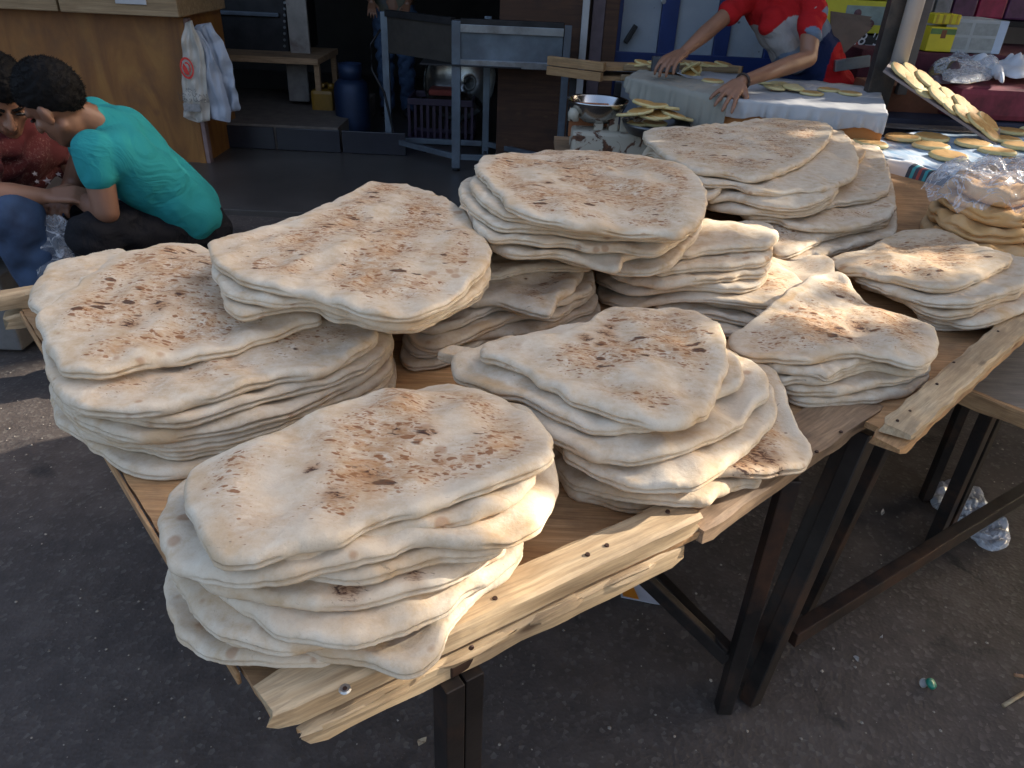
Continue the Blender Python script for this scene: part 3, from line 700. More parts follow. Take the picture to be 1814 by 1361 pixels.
stack('big left stack', 'A', 0.735, 0.0225, [
    ([(235, 960), (250, 1040), (370, 1130), (480, 1213), (560, 1270), (660, 1300), (740, 1306), (900, 1285), (1010, 1288), (1120, 1322), (1300, 1290), (1480, 1232), (1640, 1168), (1740, 1050), (1815, 920), (1790, 720), (1500, 520), (900, 420), (400, 560), (240, 780)], dict(toast=.25, q=1.6)),
    ([(250, 900), (300, 1010), (345, 1085), (420, 1130), (620, 1172), (760, 1205), (850, 1216), (930, 1190), (1100, 1170), (1300, 1130), (1500, 1052), (1680, 962), (1800, 850), (1780, 700), (1400, 480), (800, 420), (300, 600)], dict(toast=.3)),
    ([(240, 900), (290, 1000), (380, 1082), (560, 1150), (760, 1172), (950, 1160), (1200, 1100), (1500, 992), (1700, 892), (1812, 790), (1760, 650), (1400, 450), (800, 400), (300, 560)], dict(toast=.3)),
    ([(250, 880), (300, 985), (360, 1048), (500, 1108), (640, 1136), (900, 1114), (1150, 1070), (1450, 962), (1700, 832), (1812, 700), (1760, 600), (1400, 430), (800, 380), (300, 540)], dict(toast=.35, wr=1.3)),
    ([(240, 820), (320, 980), (540, 1035), (700, 1062), (880, 1060), (1040, 1005), (1220, 945), (1380, 912), (1600, 842), (1740, 760), (1805, 660), (1700, 560), (1300, 400), (700, 380), (250, 600)], dict(toast=.3)),
    ([(205, 780), (240, 900), (340, 980), (470, 1015), (620, 1021), (760, 1005), (900, 962), (1050, 928), (1150, 888), (1300, 852), (1450, 840), (1600, 772), (1735, 680), (1740, 630), (1620, 592), (1450, 560), (1000, 450), (500, 430), (230, 600)], dict(toast=.55, label='broad flatbread with rusty flecks, just under the scorched one in the big left stack')),
    ([(330, 380), (450, 262), (580, 190), (720, 147), (900, 148), (1100, 145), (1210, 175), (1350, 300), (1250, 450), (800, 550), (450, 500)], dict(toast=.4, tone=.2, label='flatbread at the back of the big left stack, nearest the squatting boys')),
    ([(128, 500), (165, 548), (260, 620), (500, 600), (700, 420), (600, 290), (450, 256), (380, 252), (300, 266), (200, 380)], dict(toast=.3, label='flatbread peeking out at the far left edge of the big left stack')),
    ([(178, 590), (200, 680), (240, 770), (300, 822), (380, 843), (520, 830), (700, 792), (850, 770), (1000, 740), (1200, 680), (1400, 612), (1480, 575), (1400, 500), (1300, 420), (1150, 330), (960, 266), (860, 246), (740, 238), (660, 270), (560, 290), (480, 335), (400, 395), (300, 470), (210, 545)], dict(toast=1.15, burn=((740, 520, .022), (600, 575, .02), (820, 470, .018), (930, 400, .02)), label='large flatbread scorched with blackened flecks on top of the big left stack')),
])
stack('short stack lying across the left and middle stacks', 'B', 0.905, 0.0205, [
    ([(1085, 300), (1200, 300), (1300, 325), (1400, 400), (1300, 500), (1000, 500), (900, 360)], dict(z=.80, q=2.2, toast=.1, label='pale flatbread glimpsed behind the peaked bread, left of the spotted round one')),
    ([(120, 800), (130, 870), (170, 920), (230, 940), (330, 915), (430, 892), (580, 895), (640, 930), (760, 955), (900, 988), (1010, 1000), (1120, 985), (1200, 940), (1400, 800), (1450, 700), (1300, 450), (900, 420), (500, 500), (200, 680)], dict(toast=.2)),
    ([(68, 690), (100, 770), (150, 820), (260, 852), (380, 870), (560, 872), (700, 910), (850, 955), (980, 984), (1120, 970), (1250, 902), (1350, 850), (1425, 770), (1455, 690), (1380, 500), (1200, 370), (900, 300), (500, 440), (150, 580)], dict(toast=.25)),
    ([(55, 590), (75, 660), (130, 710), (250, 770), (400, 805), (560, 832), (700, 880), (850, 930), (1000, 942), (1130, 920), (1270, 850), (1370, 760), (1440, 680), (1455, 620), (1430, 560), (1370, 500), (1345, 440), (1300, 400), (1220, 350), (1100, 300), (1020, 270), (920, 257), (840, 268), (770, 320), (660, 370), (540, 430), (460, 470), (330, 500), (150, 545)], dict(toast=1.0, wr=1.4, dents=((900, 340, .06, .012), (1000, 520, .07, -.008)), label='large peaked flatbread with freckled brown spots, between the scorched one and the round one')),
], rigid=True)
stack('high round stack in the upper middle', 'D', 0.872, 0.0195, [
    ([(10, 400), (20, 330), (60, 270), (110, 240), (400, 200), (700, 300), (800, 500), (600, 580), (300, 570), (130, 520), (60, 460)], dict(toast=.3, label='flatbread sticking out at the left under the highest round stack')),
    ([(120, 500), (190, 590), (240, 625), (330, 656), (430, 665), (560, 665), (660, 690), (760, 715), (880, 745), (980, 752), (1100, 738), (1190, 700), (1260, 612), (1335, 520), (1345, 450), (1300, 300), (1000, 200), (500, 200), (200, 350)], dict(toast=.45)),
    ([(120, 490), (185, 578), (240, 625), (340, 655), (430, 655), (560, 650), (680, 680), (800, 715), (900, 722), (930, 668), (1000, 648), (1120, 640), (1220, 570), (1330, 480), (1330, 350), (1000, 200), (500, 200), (200, 350)], dict(toast=.35)),
    ([(105, 470), (150, 532), (210, 568), (350, 570), (480, 588), (640, 595), (740, 618), (900, 622), (1000, 640), (1110, 635), (1195, 575), (1290, 520), (1338, 450), (1300, 300), (1000, 200), (500, 200), (200, 300)], dict(toast=.25)),
    ([(45, 270), (45, 360), (90, 410), (180, 470), (240, 505), (380, 515), (500, 520), (600, 530), (740, 550), (900, 556), (1050, 560), (1200, 560), (1300, 500), (1340, 400), (1200, 250), (700, 150), (300, 180), (110, 220)], dict(toast=.25)),
    ([(108, 240), (110, 310), (160, 370), (250, 430), (350, 452), (500, 482), (700, 512), (1000, 540), (1200, 540), (1300, 480), (1340, 400), (1200, 250), (700, 150), (300, 180)], dict(toast=.3)),
    ([(120, 185), (140, 230), (185, 262), (210, 300), (250, 325), (280, 375), (340, 420), (430, 455), (560, 480), (700, 505), (850, 526), (1000, 545), (1130, 542), (1200, 552), (1280, 520), (1340, 470), (1366, 390), (1360, 310), (1320, 240), (1240, 180), (1130, 140), (1000, 120), (850, 88), (700, 84), (620, 72), (530, 68), (430, 80), (320, 90), (200, 112), (145, 145)], dict(toast=1.1, burn=((515, 262, .018), (430, 265, .014), (850, 180, .014), (600, 240, .014)), dents=((800, 300, .08, -.006),), label='round flatbread with dark blistered spots on top of the highest stack')),
], rigid=True)
stack('right stack beside the gap between trays', 'I', 0.735, 0.020, [
    ([(400, 900), (450, 972), (500, 1010), (600, 1030), (750, 1021), (900, 1010), (1050, 990), (1180, 950), (1240, 912), (1266, 850), (1260, 790), (1100, 650), (500, 700)], dict(toast=.2)),
    ([(350, 760), (420, 922), (480, 956), (600, 961), (750, 965), (880, 935), (1000, 912), (1100, 900), (1180, 872), (1270, 838), (1280, 790), (1200, 650), (700, 600)], dict(toast=.3)),
    ([(260, 720), (330, 832), (380, 890), (430, 908), (520, 892), (650, 905), (720, 890), (830, 850), (960, 820), (1080, 840), (1150, 852), (1220, 848), (1272, 800), (1200, 650), (700, 600), (300, 650)], dict(toast=.3)),
    ([(215, 720), (280, 782), (340, 820), (450, 835), (560, 842), (640, 862), (690, 880), (745, 850), (830, 806), (930, 776), (1030, 720), (900, 600), (300, 620)], dict(toast=.2)),
    ([(122, 700), (200, 750), (290, 776), (400, 777), (550, 785), (650, 775), (740, 756), (850, 746), (950, 755), (1040, 776), (1100, 800), (1200, 810), (1280, 795), (1312, 750), (1322, 680), (1300, 590), (1240, 520), (1180, 470), (1120, 420), (1050, 395), (970, 394), (920, 380), (860, 330), (800, 287), (710, 280), (590, 310), (380, 450), (200, 600), (130, 640)], dict(toast=1.2, wr=1.8, burn=((640, 580, .028), (760, 560, .03), (880, 535, .028)), dents=((820, 400, .05, .010), (1000, 450, .05, .012), (850, 560, .06, -.010)), label='bumpy flatbread with a charred patch on top of the stack beside the gap')),
])
stack('sprawling stack in the front centre', 'C', 0.732, 0.021, [
    ([(620, 940), (650, 1010), (700, 1080), (800, 1112), (900, 1140), (1000, 1150), (1080, 1132), (1120, 950), (1000, 800), (750, 800)], dict(toast=.7, tone=.4)),
    ([(630, 920), (660, 1000), (720, 1050), (850, 1090), (1000, 1115), (1150, 1126), (1250, 1120), (1330, 1085), (1400, 1048), (1460, 1052), (1475, 1010), (1400, 880), (1000, 700), (700, 780)], dict(toast=.4)),
    ([(800, 850), (960, 1060), (1150, 1040), (1300, 1005), (1450, 1012), (1600, 992), (1668, 965), (1680, 925), (1640, 830), (1592, 740), (1555, 665), (1490, 605), (1200, 600), (900, 700)], dict(toast=1.3, burn=((1440, 910, .035), (1480, 880, .03), (1390, 950, .03), (1520, 900, .03)), label='flatbread with a heavily blackened corner hanging over the plank edge in the front centre')),
    ([(165, 635), (200, 612), (240, 606), (330, 640), (500, 560), (800, 500), (900, 700), (850, 900), (700, 930), (560, 790), (460, 706), (330, 660), (230, 648)], dict(toast=.3, z=.80)),
    ([(540, 760), (640, 870), (700, 950), (800, 1010), (900, 1052), (1050, 1077), (1200, 1062), (1310, 1002), (1400, 922), (1480, 850), (1532, 790), (1530, 715), (1490, 640), (1300, 500), (700, 560)], dict(toast=.4)),
    ([(440, 690), (520, 790), (600, 852), (700, 905), (800, 942), (950, 957), (1080, 940), (1200, 902), (1300, 860), (1400, 800), (1450, 735), (1502, 690), (1500, 640), (1470, 590), (1400, 540), (1000, 450), (600, 520)], dict(toast=.35, wr=1.3)),
    ([(222, 565), (240, 612), (320, 652), (430, 695), (520, 706), (600, 755), (700, 800), (800, 833), (920, 832), (1100, 812), (1280, 700), (1395, 640), (1400, 590), (1340, 520), (1000, 400), (500, 450), (280, 520)], dict(toast=.5)),
    ([(340, 505), (345, 538), (400, 552), (480, 582), (560, 622), (630, 665), (700, 710), (790, 742), (870, 770), (950, 795), (1050, 815), (1130, 820), (1200, 795), (1262, 770), (1292, 700), (1322, 620), (1337, 560), (1330, 480), (1300, 410), (1250, 372), (1190, 350), (1100, 341), (1000, 345), (900, 340), (830, 350), (770, 400), (700, 430), (620, 448), (500, 460), (400, 480)], dict(toast=1.05, dents=((1000, 560, .08, .006),), burn=((850, 430, .022), (860, 395, .02), (760, 455, .015)), label='smooth-edged flatbread toasted golden in the middle on top of the front centre stack')),
])
stack('stack at the front left corner on the batten', 'G', 0.735, 0.0215, [
    ([(78, 740), (82, 810), (110, 900), (150, 960), (220, 996), (350, 1012), (450, 1023), (560, 1016), (640, 1005), (740, 900), (900, 700), (500, 600), (150, 640)], dict(toast=.15, q=1.6)),
    ([(150, 780), (210, 880), (300, 937), (400, 962), (520, 972), (650, 1010), (760, 1022), (830, 1045), (890, 1056), (960, 1040), (1020, 985), (1055, 885), (1170, 765), (1270, 690), (1290, 620), (1100, 450), (400, 480), (150, 640)], dict(toast=.3, q=3, wr=1.5, label='floppy flatbread whose torn corner droops over the front batten')),
    ([(100, 690), (130, 765), (190, 860), (260, 920), (400, 966), (600, 962), (800, 850), (800, 650), (500, 550), (200, 580)], dict(toast=.3, tone=.2)),
    ([(170, 690), (240, 765), (300, 800), (360, 850), (420, 900), (500, 936), (600, 948), (720, 950), (850, 925), (950, 880), (1050, 820), (1150, 750), (1250, 680), (1300, 605), (1200, 480), (500, 430), (200, 550)], dict(toast=.25)),
    ([(160, 670), (220, 750), (300, 782), (420, 802), (540, 820), (680, 825), (820, 802), (950, 770), (1060, 732), (1150, 682), (1230, 642), (1240, 600), (1100, 440), (400, 440), (200, 560)], dict(toast=.6, burn=((700, 765, .022), (925, 718, .012)), label='flatbread with one big rust-brown scorch on its folded edge in the front left stack')),
    ([(440, 600), (520, 700), (600, 722), (700, 735), (800, 730), (900, 692), (1000, 667), (1100, 662), (1200, 640), (1240, 600), (1150, 480), (600, 480)], dict(toast=.4, wr=1.8)),
    ([(60, 545), (72, 640), (110, 690), (180, 725), (260, 745), (340, 746), (450, 736), (560, 716), (700, 682), (850, 632), (930, 612), (1080, 615), (1200, 616), (1300, 600), (1370, 540), (1410, 450), (1416, 390), (1395, 330), (1300, 200), (900, 150), (300, 330), (150, 385), (90, 450)], dict(toast=.3)),
    ([(330, 560), (450, 662), (490, 682), (580, 672), (700, 642), (850, 582), (1000, 552), (1130, 522), (1250, 472), (1335, 405), (1340, 350), (1300, 260), (800, 230), (400, 380)], dict(toast=.3)),
    ([(142, 430), (150, 490), (180, 560), (220, 632), (265, 680), (320, 690), (400, 677), (470, 652), (530, 627), (600, 625), (690, 600), (750, 562), (830, 526), (950, 500), (1060, 460), (1180, 420), (1300, 376), (1390, 335), (1407, 280), (1390, 238), (1310, 170), (1230, 120), (1130, 82), (1050, 66), (960, 52), (870, 52), (800, 88), (700, 130), (580, 180), (440, 240), (310, 295), (225, 325), (165, 360)], dict(toast=1.15, burn=((870, 210, .014), (970, 215, .016), (770, 350, .022), (580, 345, .014), (650, 440, .016)), dents=((900, 300, .10, -.008),), label='wide flatbread with black and brown blisters on top of the front left stack')),
])
# ---------------------------------------------------------------- unseen sun blocker added to the right, holes cut for the sun patches
BLOCKER_Z = 3.4
def sun_blocker():
    m = plain('sun_blocker_sheet', (0.20, 0.17, 0.14), 0.9, 0, .2, 3, 0)
    # wanted sun patches, each cut as a hole: (point, radius across, radius along, turn)
    lit = [(at(965, 905, 0.86), .05, .035), (at(880, 1040, 0.78), .055, .05), (at(1100, 960, 0.74), .15, .035),
           (at(1275, 590, .90), .04, .045), (at(1400, 520, 0.84), .07, .10), (at(1545, 520, 0.86), .10, .06),
           (at(1550, 300, 1.0), .10, .16), (at(1590, 400, .9), .06, .1), (at(1560, 470, .83), .10, .04), (at(1700, 430, .86), .07, .10),
           (at(5, 668, 0.0), .30, .10), (at(0, 745, 0.0), .12, .035), (at(1780, 330, .95), .14, .10),
           (at(1470, 10, Y=3.4), .10, .2), (at(1700, 110, Y=4.2), .25, .25), (at(1790, 200, Y=3.6), .3, .12), (at(1600, 200, .9), .12, .06)]
    hs = []
    for p, a, b in lit:
        t = (BLOCKER_Z - p.z) / SUN_DIR.z; q = p + SUN_DIR * t
        k = 1 / SUN_DIR.z
        hs.append((q.x, q.y, a, b, k))
    c = 0.03; xs = np.arange(2.5, 10.5, c); ys = np.arange(-2.0, 11.0, c)
    X, Y = np.meshgrid(xs + c / 2, ys + c / 2); keep = np.ones(X.shape, bool)
    sd = np.array([SUN_DIR.x, SUN_DIR.y]); sd /= np.linalg.norm(sd)
    jit = 0.25 * Waves(77, 0.25)(X, Y)
    for qx, qy, a, b, k in hs:
        dx, dy = X - qx, Y - qy; al = dx * sd[0] + dy * sd[1]; ac = -dx * sd[1] + dy * sd[0]
        keep &= ((al / (a * 2.5)) ** 2 + (ac / (b * 1.2)) ** 2) > (1 + jit) ** 2
    hb = at(385, 385, Y=2.75); tq = hb + SUN_DIR * ((BLOCKER_Z - hb.z) / SUN_DIR.z); keep |= (X - tq.x) ** 2 + (Y - tq.y) ** 2 < .38 ** 2  # stays closed here to keep sun off the boy in teal
    # the blocker edge nearest the table is uneven
    keep &= X > 2.6 + 0.05 * Waves(78, 0.4)(X, Y)
    ny, nx_ = X.shape; vid = -np.ones((ny + 1, nx_ + 1), int); vs = []; fs = []
    sag = Waves(79, 1.6)
    def v(j, i):
        if vid[j, i] < 0:
            vid[j, i] = len(vs); x = xs[0] + c * i; y = ys[0] + c * j; vs.append((x, y, BLOCKER_Z + 0.02 * float(sag(x, y))))
        return vid[j, i]
    for j in range(ny):
        for i in range(nx_):
            if keep[j, i]: fs.append((v(j, i), v(j, i + 1), v(j + 1, i + 1), v(j + 1, i)))
    o = link('sun_blocker', mesh('sun_blocker', vs, fs, True), m)
    tag(o, 'added unseen brown sun blocker right of the table, holes cut for sun patches', 'sun blocker')
sun_blocker()

tag(box('sun_blocker', (15.0, 4.5, BLOCKER_Z + .03), (9.2, 13.0, .01), plain('dark_blocker_sheet', (.16, .14, .12), .9, 0, .2, 3, 0), bev=0), 'added unseen plain brown sun blocker farther down the street', 'sun blocker')  # second unseen sheet, added to darken the ground at the right
# ================================================================ surroundings
def Gd(px, py, d):
    """point at ground distance d on the sight line of a photo position"""
    v = ray(px, py); t = d / math.hypot(v[0], v[1]); return Vector(CO + t * v)
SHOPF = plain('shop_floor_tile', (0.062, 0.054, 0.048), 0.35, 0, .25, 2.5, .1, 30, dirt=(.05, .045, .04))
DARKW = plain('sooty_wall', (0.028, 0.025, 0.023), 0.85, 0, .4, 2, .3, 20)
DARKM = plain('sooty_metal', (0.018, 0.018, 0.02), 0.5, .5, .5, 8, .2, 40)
def counter_mat():
    m, nt, b = newmat('varnished_counter_ply'); n = N(nt); v = n.coord('Object', scale=(2.2, 2.2, .7)); v2 = n.coord('Object')
    c = n.ramp(n.noise(v, 1.6, 5, .6, 1.8), [(.3, (.15, .055, .010)), (.5, (.22, .088, .016)), (.72, (.29, .135, .028))])
    c = n.mix(n.ramp(n.noise(v2, 2.2, 6, .7), [(.5, 0.0), (.7, .6)]), c, (.10, .045, .02)); n.lk(c, b.inputs['Base Color'])
    k = n.voro(v2, 2.6); c2 = n.mix(n.ramp(k.outputs['Distance'], [(.03, .7), (.10, 0.0)]), c, (.11, .035, .012)); n.lk(c2, b.inputs['Base Color'])
    b.inputs['Roughness'].default_value = .5; return m
COUNTER = counter_mat()
COUNTER2 = mat_wood('pale_counter_top', (0.20, 0.13, 0.065), (0.29, 0.20, 0.105), (0.36, 0.26, 0.15), (.2, .12, .06), .3, .5)
BROWNP = mat_wood('dark_brown_panel', (0.045, 0.018, 0.009), (0.07, 0.030, 0.014), (0.10, 0.045, 0.02), (.03, .015, .01), .6, .4)
STEEL = plain('brushed_steel', (0.28, 0.31, 0.34), 0.32, .85, .2, 6, .15, 50, dirt=(.16, .15, .15))
STEELB = plain('dull_sheet_steel', (0.12, 0.15, 0.185), 0.42, .6, .3, 5, .15, 40, dirt=(.09, .10, .12))
WHITEP = plain('grimy_white_paint', (0.40, 0.40, 0.40), 0.6, 0, .12, 6, .1, 40, dirt=(.30, .26, .22))
BLUEG = plain('blue_gas_cylinder_paint', (0.007, 0.020, 0.055), 0.55, .2, .3, 8, .1)
YELLOW = plain('yellow_plastic', (0.20, 0.11, 0.012), 0.45, 0, .15)
def struct(o, label=None): return tag(o, label, kind='structure')

# --- shop shell
xw = -8.0
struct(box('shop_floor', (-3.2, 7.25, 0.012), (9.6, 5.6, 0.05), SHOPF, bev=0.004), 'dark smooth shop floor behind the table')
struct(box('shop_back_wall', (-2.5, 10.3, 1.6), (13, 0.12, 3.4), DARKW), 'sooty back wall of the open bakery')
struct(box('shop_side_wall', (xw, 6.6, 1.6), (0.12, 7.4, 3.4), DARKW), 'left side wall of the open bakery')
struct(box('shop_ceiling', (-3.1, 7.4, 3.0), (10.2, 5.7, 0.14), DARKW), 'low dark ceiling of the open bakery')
struct(box('shop_partition', (0.60, 8.1, 1.5), (0.10, 4.2, 3.0), BROWNP), 'brown partition between bakery and shuttered door')
struct(box('neighbour_wall', (5.2, 7.4, 2.2), (9.0, 0.2, 4.6), plain('grey_plaster', (.20, .19, .19), .9, 0, .2, 2, .3, 20)), 'grey plaster wall behind the stalls')
struct(box('upper_facade', (-3.0, 4.75, 4.6), (11.0, 0.2, 3.0), plain('street_plaster', (.35, .31, .26), .9, 0, .2, 2, .3, 20)), 'plastered storey above the bakery opening')

# --- wooden counter
ct = empty('shop_counter', (0, 0, 0), 'orange-brown plywood counter with pale top boards behind the squatting boys', 'counter')
Yc = 5.5; cr = at(345, 160, Y=Yc); ctop = at(200, 22, Y=Yc).z
box('front_panel', ((cr.x - 5.2) / 2 - .0, Yc + .35, ctop / 2 + .02), (cr.x + 5.2, 0.7, ctop - .02), COUNTER, ct)
box('end_strip', (cr.x + .018, Yc + .02, ctop / 2), (.03, .06, ctop - .03), plain('pinkish_trim', (.20, .13, .12), .6), ct)
box('corner_bead', (cr.x - .02, Yc - .008, ctop / 2), (.045, .012, ctop - .03), COUNTER, ct)
a = at(110, 8, Y=Yc - .12)
box('top_board', ((a.x - 5.2) / 2, Yc + .25, ctop + .06), (a.x + 5.2 - .01, .85, .11), COUNTER2, ct, .008)
b = at(322, 8, Y=Yc - .12)
box('top_board', ((a.x + b.x) / 2 + .01, Yc + .23, ctop + .062), (b.x - a.x - .02, .85, .115), COUNTER2, ct, .008)
q = box('masking_tape', ((at(205, 2, Y=Yc - .2).x + at(258, 2, Y=Yc - .2).x) / 2, Yc - .20, ctop + .10), (.20, .01, .06), WHITEP, ct, .002)

# --- hanging carrier bags
def bag_mat(name, col, tr=0.35):
    m, nt, b = newmat(name); n = N(nt)
    n.lk(n.ramp(n.noise(n.coord('Object', rnd=5), 14, 4), [(.3, tuple(c * .8 for c in col)), (.7, col)]), b.inputs['Base Color'])
    b.inputs['Roughness'].default_value = .35; b.inputs['Transmission Weight'].default_value = 0.0
    t = n.node('ShaderNodeBsdfTranslucent'); t.inputs[0].default_value = col + (1,)
    mx = n.node('ShaderNodeMixShader'); mx.inputs[0].default_value = tr
    out = nt.nodes['Material Output']; n.lk(b.outputs[0], mx.inputs[1]); n.lk(t.outputs[0], mx.inputs[2]); n.lk(mx.outputs[0], out.inputs[0])
    return m
PAPERBAG = bag_mat('cream_plastic_film', (0.58, 0.54, 0.47), .25)
BLUEBAG = bag_mat('bluish_plastic_film', (0.54, 0.58, 0.65), .4)
REDINK = plain('red_print', (0.55, 0.03, 0.02), .5, 0, .2); BLACKINK = plain('black_print', (0.04, 0.04, 0.04), .5, 0, .1)
def hanging_bag(outline, Y, thick, mat, label, seed):
    """outline in photo pixels; a gathered bag with soft vertical folds, real thickness"""
    P = [at(x, y, Y=Y) for x, y in outline]; xs_ = [p.x for p in P]; zs = [p.z for p in P]
    x0, x1, z0, z1 = min(xs_), max(xs_), min(zs), max(zs); nx_, nz = 26, 34; vs = []; fs = []; idx = {}
    def span(z):
        c = []
        for i in range(len(P)):
            a, b = P[i], P[(i + 1) % len(P)]
            if (a.z - z) * (b.z - z) <= 0 and abs(a.z - b.z) > 1e-7: c.append(a.x + (b.x - a.x) * (z - a.z) / (b.z - a.z))
        return (min(c), max(c)) if c else (xs_[0], xs_[0])
    w = Waves(seed, .05); w2 = Waves(seed + 1, .12)
    for s in (-1, 1):
        for j in range(nz + 1):
            z = z1 - (z1 - z0) * (0.002 + .996 * j / nz); a, b = span(z)
            for i in range(nx_ + 1):
                u = i / nx_; x = a + (b - a) * u; bul = math.sin(math.pi * u) ** .6 * (0.25 + .75 * math.sin(math.pi * min(1, j / nz * .9 + .08)) )
                fold = .004 * float(w(u * .22 + j * .0008, .0)) * (1 - .5 * j / nz) + .010 * float(w2(x, z))
                vs.append((x, Y + s * thick * bul + fold, z))
    m = (nx_ + 1) * (nz + 1)
    for s in (0, 1):
        for j in range(nz):
            for i in range(nx_):
                a = s * m + j * (nx_ + 1) + i; f = (a, a + 1, a + nx_ + 2, a + nx_ + 1); fs.append(f if s else f[::-1])
    t = empty('carrier_bag', P[0], label, 'bag', 'carrier bags hanging by the counter')
    o = link('bag_film', mesh('bag_film', [Vector(v) - P[0] for v in vs], fs, True), mat, t); return t, P[0]
ylb = Yc - .16
hanging_bag([(343, 45), (372, 40), (395, 75), (410, 110), (424, 180), (427, 196), (400, 200), (385, 180), (370, 120), (350, 80)], ylb + .10, .03, BLUEBAG, 'bluish translucent carrier bag at the back of the hanging bunch', 3)
hanging_bag([(340, 48), (356, 55), (380, 100), (398, 160), (409, 196), (408, 217), (370, 210), (350, 120), (340, 70)], ylb + .04, .03, BLUEBAG, 'middle carrier bag of the hanging bunch, with faded red print', 5)
tb, org = hanging_bag([(326, 38), (340, 36), (350, 60), (362, 90), (367, 150), (372, 216), (350, 218), (326, 208), (322, 150), (322, 80)], ylb, .022, PAPERBAG, 'cream carrier bag with red round emblem in front of the hanging bunch', 7)
def flat_ring(name, c, r0, r1, mat, parent, n=28, asp=1.5, Yo=0.0, org=Vector((0, 0, 0)), arc=(0, 2 * math.pi)):
    vs = []; fs = []
    for k in range(n + 1):
        t = arc[0] + (arc[1] - arc[0]) * k / n
        for r in (r0, r1): vs.append(Vector((c.x + r * math.cos(t), c.y, c.z + r * asp * math.sin(t))) - org)
    for k in range(n): fs.append((2 * k, 2 * k + 1, 2 * k + 3, 2 * k + 2))
    return link(name, mesh(name, vs, fs), mat, parent)
c = at(331, 121, Y=ylb - .040)
flat_ring('red_emblem', c, .036, .046, REDINK, tb, org=org)
flat_ring('red_emblem', c, .0, .028, REDINK, tb, org=org, arc=(2.3, 5.2)); flat_ring('red_emblem', c, .018, .026, REDINK, tb, org=org, arc=(-.8, 1.9))
def text_obj(name, body, size, mat, parent, loc, rot, extr=0.0, sx=1.0, shear=0.0):
    cu = bpy.data.curves.new(name, 'FONT'); cu.body = body; cu.size = size; cu.extrude = extr; cu.align_x = 'CENTER'; cu.align_y = 'CENTER'; cu.shear = shear
    tmp = bpy.data.objects.new(name, cu); TMP.collection.objects.link(tmp); TMP.view_layers[0].update(); dg = TMP.view_layers[0].depsgraph
    me = bpy.data.meshes.new_from_object(tmp.evaluated_get(dg)); bpy.data.objects.remove(tmp); bpy.data.curves.remove(cu)
    me.materials.clear(); me.materials.append(mat)
    o = bpy.data.objects.new(name, me); COL.objects.link(o); o.parent = parent; o.location = loc; o.rotation_euler = rot; o.scale = (sx, 1, 1)
    return o
for k, (yy, s) in enumerate(((158, 'مخبز'), (167, 'الخبز العربي'), (176, 'الخبز الساخن'))):
    p = at(338 + k * 3, yy, Y=ylb - .041) - org; text_obj('printed_line', s, .03, BLACKINK, tb, p, (R(90), 0, 0))
p = at(340, 191, Y=ylb - .040) - org; box('printed_block', p, (.115, .002, .052), plain('grey_print', (.22, .21, .20), .6, 0, .3, 60), tb, 0)

# --- oven and workbench in the dark
ov = empty('bakery_oven', (0, 0, 0), 'blackened steel oven with riveted edge and a pale side plate', 'oven')
Yo = 7.0; a = at(330, 88, Y=Yo); b = at(512, 88, Y=Yo)
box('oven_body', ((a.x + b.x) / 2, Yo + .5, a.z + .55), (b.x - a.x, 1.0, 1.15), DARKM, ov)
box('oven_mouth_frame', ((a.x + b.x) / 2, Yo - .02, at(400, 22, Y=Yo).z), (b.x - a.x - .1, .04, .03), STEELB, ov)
c = at(527, 40, Y=Yo); box('side_plate', (c.x + .02, Yo - .05, c.z + .2), (.17, .04, 1.0), plain('flaked_pale_plate', (.22, .20, .18), .6, .1, .2, 10, .2, 40, dirt=(.10, .06, .05)), ov)
for yy in range(5, 90, 11):
    for xx in (504, 349):
        p = at(xx, yy, Y=Yo - .03); nail(ov, p, .012, STEEL, 'rivet', (0, -1, 0))
wb = empty('workbench', (0, 0, 0), 'rough wooden workbench with thin legs under the dark oven', 'bench')
a = at(350, 98, Y=6.7); b = at(566, 98, Y=6.7)
box('bench_top', ((a.x + b.x) / 2, 7.0, a.z), (b.x - a.x, .75, .05), OLDWOOD, wb)
for x in (a.x + .03, b.x - .03):
    for y in (6.7, 7.3): box('leg', (x, y, a.z / 2), (.045, .045, a.z - .05), OLDWOOD, wb)
sk = at(525, 145, Y=6.8)
m_ = plain('hanging_grey_cloth', (.16, .15, .14), .9)
tag(box('hanging_rag', (sk.x, 6.85, sk.z), (.18, .03, .34), m_, bev=.012), 'grey rag hanging under the workbench beside its leg', 'rag')
st = empty('raised_step', (0, 0, 0), 'raised concrete step faced with dark tiles under the workbench', 'step')
a = at(375, 262, z=0.037); b = at(602, 236, z=0.037)
box('step_slab', ((a.x + b.x) / 2 - .3, a.y + .85, .13), (b.x - a.x + .9, 1.6, .19), plain('dusty_step', (.11, .09, .075), .8), st)
for k in range(3):
    xx = a.x + .05 + k * .52; box('tile', (xx + .2, a.y + .035, .125), (.50, .02, .17), plain('black_tile', (.018, .018, .024), .25, 0, .1), st)
